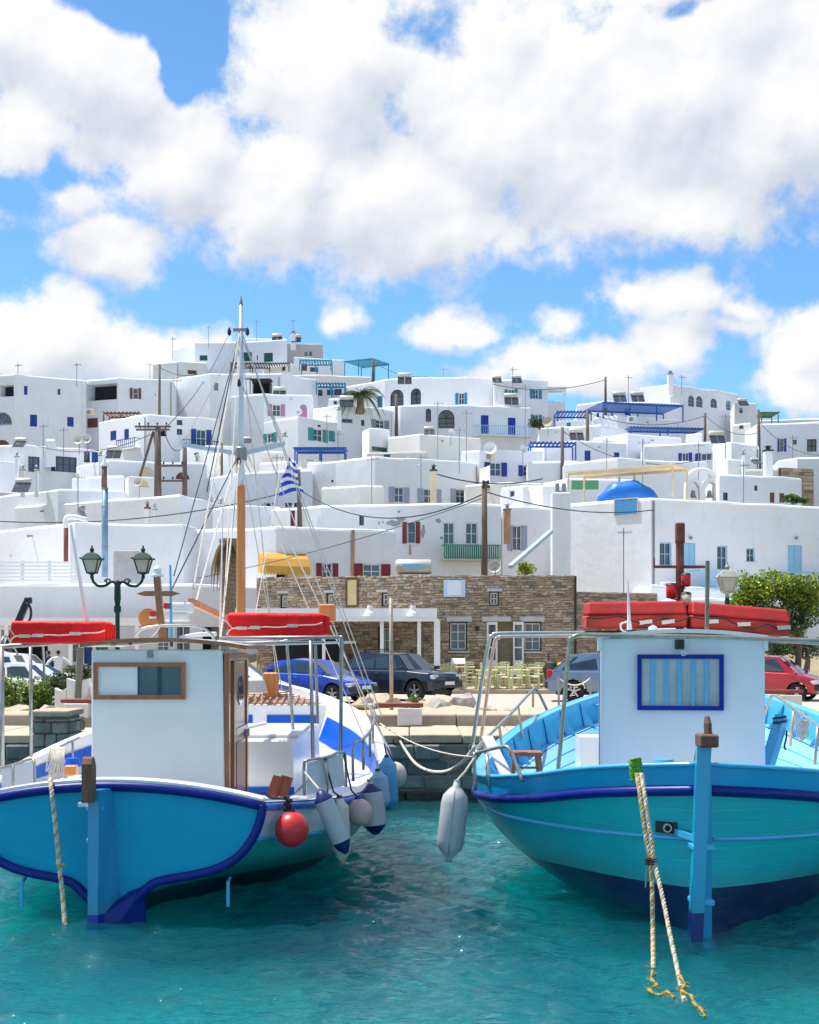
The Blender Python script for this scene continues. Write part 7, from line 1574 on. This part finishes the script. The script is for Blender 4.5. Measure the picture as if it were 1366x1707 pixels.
# rudder and tiller
ry = 15.62; x0_ = X(1172, ry); rud = two_tone('rudder_blue', (.01, .36, .60), (.003, .012, .14), .30, planks=0)
m = MB(); m.hexa([(X(1150, ry), ry, -.4), (X(1170, ry), ry, -.4), (X(1172, ry) + .02, ry + .4, -.4), (X(1156, ry) + .0, ry + .4, -.4), (X(1166, ry), ry + .1, 2.1), (X(1190, ry), ry + .1, 2.1), (X(1186, ry), ry + .32, 2.1), (X(1170, ry), ry + .32, 2.1)]); m.build('rudder', rud, rr_)
MB().rbox((X(1184, ry), ry + .16, Z(1236, ry)), (.10, .16, .07), .015, 1).build('rudder_cheek', VARND, rr_)
m = MB(); c = P(1181, 1226, ry + .2); m.tube([c, c + Vector((0, .02, .12)), c + Vector((0, .05, .2))], [.045, .045, .03], 8); m.build('rudder_head', VARND, rr_)
m = MB(); m.tube(smooth_pts([P(1180, 1232, ry + .3), P(1168, 1240, ry + .7), P(1163, 1262, ry + 1.0), P(1163, 1275, ry + 1.0)], 4), [.035] * 13, 8); m.build('tiller', VARND, rr_)
for z in (1.0, .4): MB().rbox((X(1168, 15.9), 15.86, z), (.12, .16, .03), .01, 1).build('pintle', SKYB, rr_)
MB().bar(B.at(.010, 1.12, -1, .02), (X(1160, 15.9), 15.86, 1.08), .03, .07).build('stay_bracket', SKYB, rr_)
hp_ = B.at(.020, 1.16, -1, .02); hp2 = B.at(.009, 1.16, -1, .02); u_ = (hp2 - hp_) / 2; m = MB(); m.ob((hp_ + hp2) / 2, u_, u_.normalized().cross(Vector((0, 0, 1))) * .012, (0, 0, .065)); m.build('outlet_plate', BLACK, rr_)
c_ = (hp_ + hp2) / 2 + Vector((0, -.03, 0)); MB().lathe(c_, [(.05, 0), (.05, .05), (.035, .05), (.03, 0)], 12, (0, -1, .0)).build('outlet_pipe', STAIN, rr_)
# cabin
n_ = B.n; d_ = B.d; c0 = Vector((X(1000, 18.15), 18.15, 0)); Wd = 2.04; Dp = 2.9; zb, zt2 = 1.2, Z(1064, 18.1)
def cp_(x, y, z): return c0 + n_ * x + d_ * y + Vector((0, 0, z))
RWH = mat('cabin_white', (.76, .78, .80), .35, .03, 1, .15, 3, coat=.1, dirt=.16, dirtcol=(.5, .45, .35))
m = MB(); m.hexa([cp_(0, 0, zb), cp_(Wd, 0, zb), cp_(Wd, Dp, zb), cp_(0, Dp, zb), cp_(.01, .02, zt2), cp_(Wd - .01, .02, zt2), cp_(Wd - .01, Dp, zt2), cp_(.01, Dp, zt2)])
rcab = m.build('cabin', RWH, rr_); rcab.modifiers.new('b', 'BEVEL').width = .012
m = MB(); k = 12; P_ = []
for y in (-.05, Dp + .1):
    for i in range(k + 1): x = -.03 + (Wd + .06) * i / k; P_.append(cp_(x, y, zt2 + .0 + .085 * (1 - ((x - Wd / 2) / (Wd / 2 + .05)) ** 2)))
n = k + 1; vs = [p - Vector((0, 0, .02)) for p in P_] + [p + Vector((0, 0, .03)) for p in P_]; fs = []
for i in range(k): fs += [(i, i + 1, n + i + 1, n + i), (2 * n + i, 2 * n + i + 1, 3 * n + i + 1, 3 * n + i), (i, i + 1, 2 * n + i + 1, 2 * n + i), (n + i, n + i + 1, 3 * n + i + 1, 3 * n + i)]
m.add(vs, fs + [(0, n, 3 * n, 2 * n), (k, n + k, 3 * n + k, 2 * n + k)]); m.build('cabin_roof', RWH, rr_)
Fr = Face((c0.x, c0.y), ((c0 + n_ * Wd).x, (c0 + n_ * Wd).y)); a, b, c, d = Fr.rect(1063, 1091, 1207, 1184)
m = MB(); frame(m, Fr, a, b, c, d, .02, .055, 1, 1, .06); m.build('window_frame', mat('royal_frame', (.0, .022, .27), .5, .1, 4, spec=.3), rcab)
m = MB(); m.ob(Fr.pt((a + b) / 2, (c + d) / 2, .012), Vector((*Fr.u, 0)) * (b - a - .1) / 2, Vector((*Fr.n, 0)) * .003, (0, 0, (d - c - .1) / 2)); m.build('pane', glass('pale_reflection_glass', (.36, .43, .45), .05), rcab)  # whitish reflections put into the pane as a pale base colour
for px in (1088.5, 1111, 1133, 1156, 1178): s_ = Fr.s_at(px); m = MB(); m.ob(Fr.pt(s_, (c + d) / 2, .03), Vector((*Fr.u, 0)) * .022, Vector((*Fr.n, 0)) * .008, (0, 0, (d - c - .1) / 2)); m.build('window_bar', SKYB, rcab)
m = MB(); q = Fr.pt(Fr.s_at(1133), Z(1074, 18.1), .06); m.rbox(q, (.055, .04, .065), .012, 1); m.build('floodlight', BLACK, rcab); MB().tube(smooth_pts([q + Vector((0, 0, -.06)), q + Vector((.05, -.01, -.1)), q + Vector((.09, 0, -.12)), q + Vector((.04, 0, -.14)), q + Vector((.02, 0, -.09))], 4), .008, 5).build('cable_loop', BWHITE, rcab, True)
for x in (.0, Wd): MB().bar(cp_(x, -.02, zt2 - .16), cp_(x, -.02, zt2 + .02), .05, .05).build('corner_trim', RWH, rcab)
MB().bar(cp_(.0, -.012, zb + .1), cp_(.0, -.012, zt2 - .18), .02).build('corner_seam', GREYB, rcab)
# roof gear
YR = 19.0
MB().tube([P(1179, 1062, 18.0), P(1180, 935, 18.0)], .028, 8).build('roof_post', mat('olive_pole', (.20, .20, .13), .6, .3, 5), rr_)
m = MB(); m.tube([P(1134, 1056, YR), P(1134, 905, YR)], .055, 8); m.rbox(P(1134, 889, YR), (.06, .05, .14), .015, 1); m.build('rusty_signal_mast', RUST, rr_)
m = MB(); m.bar(P(1090, 945, YR), P(1176, 945, YR), .045, .035); m.bar(P(1091, 945, YR), P(1091, 930, YR), .02); m.build('cross_bar', RUST, rr_)
def navlamp(px, py, col, s_=1.0):
    c = P(px, py, YR - .1); m = MB(); m.lathe((c.x, c.y, c.z), [(.03, -.1 * s_), (.07 * s_, -.09 * s_), (.07 * s_, -.07 * s_)], 12); o = m.build('navigation_lamp', BLACK, rr_, True); MB().lathe((c.x, c.y, c.z), [(.075 * s_, .07 * s_), (.06 * s_, .1 * s_), (0, .11 * s_)], 12).build('lamp_cap', BLACK, o, True)
    MB().lathe((c.x, c.y, c.z), [(0, -.075 * s_), (.07 * s_, -.075 * s_), (.072 * s_, .07 * s_), (0, .075 * s_)], 14).build('lens', mat('lens_' + col, {'red': (.45, .008, .01), 'cream': (.62, .56, .45)}[col], .15, .1, 3), o, True); MB().bar((c.x, c.y + .05, c.z - .1), (X(1134, YR), YR, c.z - .12), .02).build('lamp_bracket', RUST, rr_)
navlamp(1120, 985, 'red'); navlamp(1144, 967, 'red', .9); navlamp(1144, 1000, 'cream', 1.0)
m = MB(); m.tube([P(1050, 1050, 18.3), P(1049, 1030, 18.3), P(1047, 968, 18.3)], [.035, .022, .008], 8); m.build('vhf_aerial', BWHITE, rr_); MB().tube(smooth_pts([P(1049, 1036, 18.3), P(1036, 1040, 18.2), P(1037, 1050, 18.2), P(1046, 1054, 18.2)], 4), .012, 6).build('aerial_cable', BWHITE, rr_, True)
MB().lathe(P(1089, 1052, 18.3), [(.06, 0), (.055, .05), (0, .08)], 12).build('dome_vent', BWHITE, rr_)
# tubular frame round the cabin roof
def rpipe(pts, r=.024, n=4, m_=None, nm='frame_pipe'): return pipe(pts, r, n, m_, rr_, nm)
OLT = mat('olive_stained_tube', (.34, .33, .26), .3, .25, 6, metal=.7); COP = mat('copper_tube', (.62, .42, .30), .35, .2, 6, metal=.4)
rpipe([P(787, 1250, 19.4), P(800, 1160, 19.3), P(815, 1072, 19.2), P(822, 1060, 19.2), P(836, 1056, 19.2), P(950, 1055, 19.1), P(1060, 1054, 19.0)], .026, 4)
rpipe([P(800, 1248, 20.6), P(812, 1160, 20.6), P(824, 1074, 20.6), P(832, 1064, 20.6), P(848, 1061, 20.6), P(1000, 1060, 20.5)], .024, 4, COP)
rpipe([P(930, 1292, 17.9), P(937, 1220, 17.85), P(949, 1080, 17.8), P(954, 1064, 17.8), P(970, 1058, 17.8), P(1000, 1059, 17.8), P(1180, 1062, 17.7), P(1400, 1069, 17.6)], .027, 4, OLT)
rpipe([P(1270, 1066, 20.5), P(1400, 1076, 20.5)], .022, 0, COP); rpipe([P(1270, 1069, 17.9), P(1400, 1073, 17.85)], .02, 0, COP); rpipe([P(826, 1058, 19.2), P(830, 1062, 20.6)], .02, 0)
rpipe([P(793, 1318, 18.9), P(791, 1262, 18.9), P(794, 1256, 18.9), P(815, 1250, 18.7), P(838, 1245, 18.3), P(848, 1247, 18.2), P(856, 1262, 18.15), P(872, 1303, 18.0)], .025, 4, STEEL); rpipe([P(812, 1258, 18.7), P(816, 1314, 18.6)], .024, 0)
rpipe([P(795, 1255, 19.6), P(802, 1240, 20.2), P(850, 1192, 23), P(889, 1150, 25.8), P(895, 1150, 26), P(902, 1162, 26), P(919, 1198, 25.9)], .024, 4, STEEL)
for (px0, y0, px1, y1, Y) in ((832,1210,838,1246,22),(864,1178,872,1232,24),(806,1236,812,1262,20.4)): rpipe([P(px0, y0, Y), P(px1, y1, Y)], .022, 0, COP)
rpipe([P(1272, 1205, 24), P(1284, 1166, 23.6), P(1290, 1160, 23.4), P(1302, 1165, 23.0), P(1366, 1212, 20.6), P(1400, 1240, 19.8)], .024, 4, STEEL)
for (px0, y0, px1, y1, Y) in ((1324,1182,1318,1244,22.2),(1364,1212,1359,1275,20.6)): rpipe([P(px0, y0, Y), P(px1, y1, Y)], .022, 0, COP)
for k in range(6): MB().tube(smooth_pts([P(1324 + k * 3, 1184 + k * 3, 22), P(1326 + k * 3.5, 1212, 22), P(1334 + k * 3, 1238 - k * 2, 22), P(1338 + k * 2, 1200, 22)], 4), .010, 5).build('hanging_rope', ROPE, rr_, True)
# samson post, stool, boxes
m = MB(); a, b = P(1276, 1290, 20.0), P(1304, 1196, 20.4); m.bar(a, b, .15, .15); m.build('samson_post', SKYB, rr_); m = MB(); m.tube([a.lerp(b, .86) + Vector((.09 * math.cos(t), .09 * math.sin(t), .01 * t)) for t in [i * .6 for i in range(22)]], .014, 5); m.build('lashing', ROPEB, rr_)
MB().tube(smooth_pts([P(1312, 1218, 20.3), P(1311, 1232, 20.3), P(1308, 1244, 20.3), P(1311, 1250, 20.3)], 3), .014, 5).build('lashing', ROPEB, rr_)
st_ = thing('stool', 'low brown wooden stool on the deck of the right boat', 'stool', tuple(P(876, 1300, 19.2))); m = MB(); m.rbox(P(876, 1256, 19.2), (.22, .17, .03), .01, 1); m.build('seat', mat('stool_wood', L(150,95,65), .6, .25, 5, stretch=(.5, 3, 3)), st_)
for (px, dy) in ((856,-.12),(898,-.12),(858,.12),(896,.12)): MB().bar(P(px, 1258, 19.2) + Vector((0, dy, 0)), P(px + (4 if px > 880 else -2), 1302, 19.2) + Vector((0, dy, 0)), .05).build('leg', mat('stool_wood', L(150,95,65)), st_)
MB().bar(P(856, 1280, 19.1), P(900, 1280, 19.1), .03).build('stretcher', mat('stool_wood', L(150,95,65)), st_)
m = MB(); a = P(984, 1228, 20.5); m.box(a.x - .15, a.x + .5, 20.3, 21.0, 1.15, a.z); ob0 = m.build('engine_box', BWHITE, rr_); MB().box(a.x - .155, a.x + .505, 20.29, 20.3, 1.15, 1.3).build('box_base', mat('faded_pink', L(215,165,165), .6), ob0)
top(MB().bar(P(812, 1228, 19.6), P(850, 1302, 19.0), .16, .03), 'board', BWHITE, 'white board leaning inside the stern quarter of the right boat', 'board')
c = P(1107, 1274, 17.2); top(MB().lathe(c, [(.0, .06), (.12, .06), (.13, .03), (.12, -.1), (0, -.1)], 14), 'round_cap', SKYB, 'light blue round cap peeping over the stern rail of the right boat', 'cap')

# ---------------------------------------------------------------- things tied to the boats
def liferaft(label, px0, px1, ytop, ybot, Y, yaw=0, bright=True):
    w_ = (px1 - px0) / F * Y; h = (ybot - ytop) / F * Y; c = P((px0 + px1) / 2, (ytop + ybot) / 2, Y); root = thing('life_raft', label, 'life raft', (c.x, c.y, c.z - h / 2), 'red life rafts on the boats')
    rot = Matrix.Rotation(R(yaw), 3, 'Z'); u = rot @ Vector((1, 0, 0)); v = rot @ Vector((0, 1, 0)); dp = .36
    m = MB(); m.rbox((c.x, c.y + dp * .6, c.z), (w_ / 2, dp, h / 2), h * .16, 3, rot); m.v = [(a + .006 * math.sin(9 * b + 13 * z), b + .008 * math.sin(17 * a + 6 * z), z + .006 * math.sin(7 * a)) for a, b, z in m.v]; m.build('foam_body', REDR, root, True)
    f = lambda s_, z, o=.0: c + Vector((0, dp * .6, 0)) + u * s_ * w_ / 2 - v * (dp + .02 + o) + Vector((0, 0, z))
    MB().tube(smooth_pts([f(-1.0, -.14), f(-.88, -.05), f(-.55, -.045), f(-.2, -.03), f(.1, -.035), f(.5, -.01), f(.85, -.0), f(1.0, .03)], 4), .010, 6).build('grab_line', ROPE, root, True)
    MB().tube([f(-1.0, .05), f(-.88, -.05)], .008, 5).build('grab_line', ROPE, root)
    for s_ in (-.68, -.4, .38): m = MB(); q = f(s_, -.042 + .03 * (s_ + .6), .012); m.bar(q - u * .07, q + u * .07, .04, .042); m.build('float', mat('grab_float', (.62, .58, .50), .7, .12, 8), root)
    # ribbed end
    for k_ in range(4): m = MB(); y_ = dp * .6 - dp + .1 + k_ * .19; q = c + u * (w_ / 2 + .0) + v * y_; m.bar(q - Vector((0, 0, h * .38)), q + Vector((0, 0, h * .38)), .09, .03, up=(0, 1, 0)); m.build('end_rib', REDR, root)
    return root
liferaft('bright red padded life raft on the pipe frame left of the left cabin', 20, 176, 1036, 1074, 18.9, 3); liferaft('bright red padded life raft on the pipe frame beside the wooden mast', 381, 540, 1022, 1062, 19.3, -1)
def floatraft(label, a, b, Y, dz, tilt, flip):
    """open box float lying on the roof: a deep front board with a flange above"""
    p, q = P(*a, Y), P(*b, Y); root = thing('life_float', label, 'life raft', tuple((p + q) / 2), 'red life rafts on the boats'); u = (q - p).normalized(); w_ = (q - p).length; up = Vector((0, 0, 1))
    m = MB(); m.add([p, q, q + up * .17 + Vector((0, -.05, 0)), p + up * .17 + Vector((0, -.05, 0)), p + Vector((.03, .6, 0)), q + Vector((-.03, .6, 0)), q + up * .17 + Vector((0, .55, 0)), p + up * .17 + Vector((0, .55, 0))], [(0, 1, 2, 3), (4, 5, 6, 7), (0, 1, 5, 4), (1, 2, 6, 5), (3, 0, 4, 7), (2, 3, 7, 6)]); o = m.build('float_base', REDO, root); o.modifiers.new('b', 'BEVEL').width = .02
    m = MB(); a_ = p + up * .175; b_ = q + up * .175; m.add([a_ + Vector((0, -.06, 0)), b_ + Vector((0, -.06, 0)), b_ + Vector((-.02, .02, .17)), a_ + Vector((.02, .02, .17)), a_ + Vector((0, .5, 0)), b_ + Vector((0, .5, 0)), b_ + Vector((-.02, .44, .17)), a_ + Vector((.02, .44, .17))], [(0, 1, 2, 3), (4, 5, 6, 7), (0, 1, 5, 4), (1, 2, 6, 5), (3, 0, 4, 7), (2, 3, 7, 6)]); o = m.build('float_top', REDD, root); md = o.modifiers.new('b', 'BEVEL'); md.width = .03; md.segments = 2  # upper tier darker red: shade of its tilted face put into the colour
    f = lambda s_, z: p + (q - p) * s_ + up * z + Vector((0, -.085, 0))
    MB().tube(smooth_pts([f(-.01, .14), f(.15, .13), f(.32, .15), f(.45, .09), f(.6, .05), f(.75, .13), f(.88, .08), f(1.01, .13)], 4), .012, 6).build('black_line', ROPEB, root, True)
    for s_ in ((.58, .8) if not flip else (.2, .52, .92)): m = MB(); c = f(s_, .075 + (.03 if flip else 0)); m.bar(c - u * .08 - up * .01, c + u * .08 + up * .01, .045, .05); m.build('float', mat('grab_float', (.62, .58, .50)), root)
    return root
floatraft('dull red box-shaped life float on the right cabin roof, left of the rusty mast', (978,1048), (1146,1046), 18.6, 0, 0, False)
floatraft('dull red tilted life float on the right cabin roof, right of the rusty mast', (1152,1047), (1318,1061), 18.6, 0, 0, True)
FG = mat('fender_grey', (.44, .47, .50), .45, .08, 3, .05, 12, dirt=.25, dirtcol=(.30, .26, .20)); FW_ = mat('fender_cream', (.60, .57, .50), .45, .1, 3, dirt=.3, dirtcol=(.35, .28, .2)); FN = mat('fender_navy_end', (.01, .02, .12), .4, .1, 4)
def fender(label, ptop, pbot, Y, r, col, kind, rp=None, ends=None):
    a, b = P(*ptop, Y), P(*pbot, Y); root = thing('fender', label, 'fender', tuple(b), 'fenders hanging on the boats'); d = (b - a); ln = d.length; ax = d.normalized()
    if kind == 'ball': m = MB(); c = (a + b) / 2; m.lathe(c, [(max(1e-4, r * math.sin(t)), -r * 1.04 * math.cos(t)) for t in [math.pi * i / 14 for i in range(15)]], 22, ax); m.build('body', col, root, True)
    elif kind == 'cyl':
        m = MB(); m.lathe(a, [(0, .0), (.05, .01), (r * .6, .06), (r, .11), (r, ln * .16)], 20, ax); m.build('top_cone', ends or col, root, True)
        m = MB(); m.lathe(a, [(r, ln * .16), (r * 1.01, ln * .5), (r, ln * .80)], 20, ax); m.build('body', col, root, True)
        m = MB(); m.lathe(a, [(r, ln * .80), (r * .72, ln * .9), (r * .25, ln * .99), (0, ln)], 20, ax); m.build('bottom_cone', ends or col, root, True)
    elif kind == 'long':
        m = MB(); m.lathe(a, [(.0, .0), (.04, .0), (.045, .05), (r * .55, .10), (r * .9, .18), (r, .28), (r, ln - .28), (r * .88, ln - .18), (r * .5, ln - .10), (.04, ln - .05), (.04, ln), (0, ln)], 22, ax); m.build('body', col, root, True)
        m = MB(); m.tube([a + ax * z + Vector((-.02, -r_ - .002, 0)) for r_, z in [(r * .55, .10), (r * .9, .18), (r, .28), (r, ln - .28), (r * .88, ln - .18), (r * .5, ln - .1)]], .006, 5); m.build('mould_seam', GALV, root)
    m = MB(); m.lathe(a, [(.035, -.03), (.04, 0), (.03, .02)], 10, ax); m.build('eye', FN if col is not FG else col, root)
    if rp: MB().tube([a - ax * .02] + [P(*q) for q in rp[0]], .013, 6).build('lanyard', rp[1], root)
    return root
fender('white round ball fender nearest the quay on the left boat', (655,1270), (659,1314), 22.4, .20, FW_, 'ball', ([(645,1245,22.4)], ROPEB))
fender('light blue long fender in front of the white ball fender', (645,1262), (650,1352), 20.9, .135, mat('fender_sky', (.10, .36, .62), .4, .1, 3), 'cyl', ([(641,1240,20.9)], ROPEB))
fender('pale blue fender with a rounded top between the sky blue and black-tipped ones', (630,1285), (637,1350), 20.2, .13, mat('fender_pale', (.30, .46, .62), .4, .1, 3), 'cyl', ([(630,1268,20.3)], ROPE))
fender('light grey fender with a black tip on the left boat', (618,1306), (627,1392), 19.5, .155, FG, 'cyl', ([(612,1300,19.5)], ROPEB), FN)
fender('pinkish dirty ball fender on the left boat', (597,1332), (602,1377), 18.9, .175, mat('fender_pink', (.56, .40, .38), .45, .15, 2.5, dirt=.4, dirtcol=(.5, .2, .2)), 'ball', ([(586,1318,18.9),(573,1258,18.8)], ROPEB))
fender('dirty cream long fender half hidden behind the tilted cylinder', (566,1330), (571,1438), 18.5, .115, FW_, 'cyl', ([(556,1320,18.5),(541,1264,18.3)], ROPEB))
fender('tilted grey cylinder fender with navy cone ends', (533,1318), (578,1424), 17.7, .118, FG, 'cyl', ([(507,1286,18.0)], ROPE), FN)
fender('bright red ball fender on the corner of the left boat', (487,1354), (487,1412), 17.1, .205, mat('fender_red', (.62, .018, .022), .4, .12, 2, coat=.2), 'ball', ([(482,1336,17.3)], ROPEB))
fender('big grey sausage fender hanging at the quarter of the right boat', (762,1304), (748,1437), 18.6, .178, FG, 'long', ([(776,1286,18.7),(792,1262,18.9)], ROPE))
m = MB(); 
for k_ in range(5): c = P(478 + (k_ % 2) * 4, 1330 + k_ * 5, 17.15); m.tube([c + Vector((.03 * math.cos(t), .02 * math.sin(t), .02 * math.sin(t * 2))) for t in [i * .7 for i in range(10)]], .012, 5)
top(m, 'rope_knot', ROPEB, 'black rope knot above the red ball fender', 'knot', smooth=True)
def rope_thing(pts, r, mats, label, n=5, pitch=.13, sm=4):
    mb, ms = rope3(smooth_pts(pts, sm) if sm else pts, r, mats, 'rope', pitch=pitch, n=n); return top(mb, 'mooring_rope', ms, label, 'rope', 'mooring ropes', smooth=True)
rope_thing([P(84, 1296, 17.0), P(86, 1318, 16.75), P(92, 1370, 16.7), P(99, 1440, 16.7), P(105, 1500, 16.65), P(109, 1552, 16.5)], .028, [ROPEY, ROPE, ROPE], 'tan twisted rope hanging down the left transom into the water')
top(MB().bar(P(93, 1441, 16.68), P(109, 1441, 16.66), .02), 'toggle', ROPEY, 'small wooden toggle across the tan rope on the left transom', 'toggle')
rope_thing([P(1062, 1290, 15.75), P(1068, 1330, 15.55), P(1078, 1400, 15.4), P(1086, 1440, 15.3), P(1088, 1500, 15.15), P(1089, 1560, 15.0), P(1090, 1628, 14.0)], .025, [ROPEY, ROPEY, ROPE], 'tan twisted mooring rope falling straight from the green-wrapped knot')
rope_thing([P(1069, 1290, 15.75), P(1076, 1330, 15.5), P(1086, 1400, 15.3), P(1092, 1440, 15.2), P(1106, 1500, 14.9), P(1118, 1560, 14.5), P(1133, 1630, 13.9), P(1142, 1668, 13.0)], .024, [ROPE, ROPE, ROPEY], 'pale twisted mooring rope slanting right into the water from the green-wrapped knot')
top(MB().tube(smooth_pts([P(1073, 1290, 15.7), P(1080, 1350, 15.4), P(1092, 1420, 15.2), P(1086, 1438, 15.2), P(1079, 1450, 15.2), P(1077, 1480, 15.2)], 4), .008, 5), 'cord', mat('grey_green_cord', (.2, .2, .14), .8), 'thin dark cord tied round the two ropes of the right boat', 'cord')
m = MB(); 
for k_ in range(3): m.tube([P(1085, 1432 + k_ * 4, 15.22) + Vector((.06 * math.cos(t), .05 * math.sin(t), 0)) for t in [i * .63 for i in range(11)]], .01, 5)
top(m, 'lashing', ROPEB, 'dark lashing gathering the two ropes of the right boat', 'lashing')
m = MB(); cG = P(1059, 1282, 15.9); rnd = random.Random(5)
for k_ in range(26):
    z = cG.z + .10 - .22 * k_ / 26; a0 = rnd.uniform(0, 6); m.tube([(cG.x + .0 + (.055 + .01 * rnd.random()) * math.cos(a0 + t) + .02 * k_ / 26, cG.y + .06 * math.sin(a0 + t), z + .02 * math.sin(t)) for t in [i * .7 for i in range(9)]], .014, 5)
top(m, 'rope_wrap', mat('green_yarn', (.12, .32, .03), .9, .4, 20, .5, 60), 'bright green yarn wrapped round the ropes at the rail of the right boat', 'wrap', smooth=True)
rope_thing([P(668, 1236, 29.9), P(676, 1250, 29), P(692, 1272, 26), P(715, 1285, 23), P(745, 1286, 21), P(772, 1270, 19.8), P(792, 1244, 19.3)], .026, [ROPE], 'sagging white rope from the quay wall to the stern quarter of the right boat')
top(MB().tube(catenary(P(634, 1206, 24.0), P(790, 1262, 19.2), .12), .012, 5), 'mooring_line', ROPE, 'thin taut pale line running from the left boat to the right boat', 'rope', 'mooring ropes', smooth=True)
top(MB().tube(smooth_pts([P(792, 1262, 18.9), P(782, 1278, 18.8), P(770, 1296, 18.7)], 3), .014, 5), 'green_line', mat('green_cord', (.03, .22, .12), .7), 'short green cord tied at the rail above the grey sausage fender', 'cord')
m = MB(); m.lathe(P(664, 1236, 30.0), [(.09, -.02), (.12, 0), (.09, .02)], 14, (0, -1, 0)); top(m, 'mooring_ring', BLACK, 'black mooring ring on the quay wall between the boats', 'ring')
YR_ = mat('yellow_frayed_rope', (.34, .26, .04), .9, .3, 20, .6, 60)
for pts, lb in (([(1089,1626),(1086,1640),(1096,1650),(1082,1658),(1100,1668),(1112,1662),(1124,1672)], 'yellow frayed rope end floating below the straight mooring rope'), ([(1134,1634),(1142,1650),(1136,1660),(1152,1668),(1158,1682),(1168,1690),(1176,1704)], 'yellow frayed rope end trailing from the slanting mooring rope')):
    q = smooth_pts([Vector(((px - CX) / F * (HC * F / (py - HZ)), HC * F / (py - HZ), .045)) for px, py in pts], 5); m = MB(); m.tube(q, [.012 + .008 * math.sin(i * 1.3) for i in range(len(q))], 6)
    for c in q[::2]:
        for _ in range(2): a = random.uniform(0, 6.28); m.tube([c, c + Vector((.05 * math.cos(a), .07 * math.sin(a), .004))], .004, 4)
    top(m, 'rope_end', YR_, lb, 'rope', 'mooring ropes', smooth=True)
# neighbouring dark outboard frame / davit at the far left, behind the raft
dv = thing('davit', 'black slanting davit arm with a hose loop at the far left', 'davit', tuple(P(28, 1080, 21.5)))
MB().bar(P(10, 1085, 21.5), P(45, 1003, 21.5), .09, .09).build('arm', BLACK, dv); MB().tube([P(44 + 8 * math.cos(t), 1022 - 16 * math.sin(t), 21.4) for t in [i * .4 - 1.4 for i in range(9)]], .02, 6).build('hose', BLACK, dv, True); MB().rbox(P(47, 1001, 21.5), (.05, .06, .05), .015, 1).build('joint', BLACK, dv)
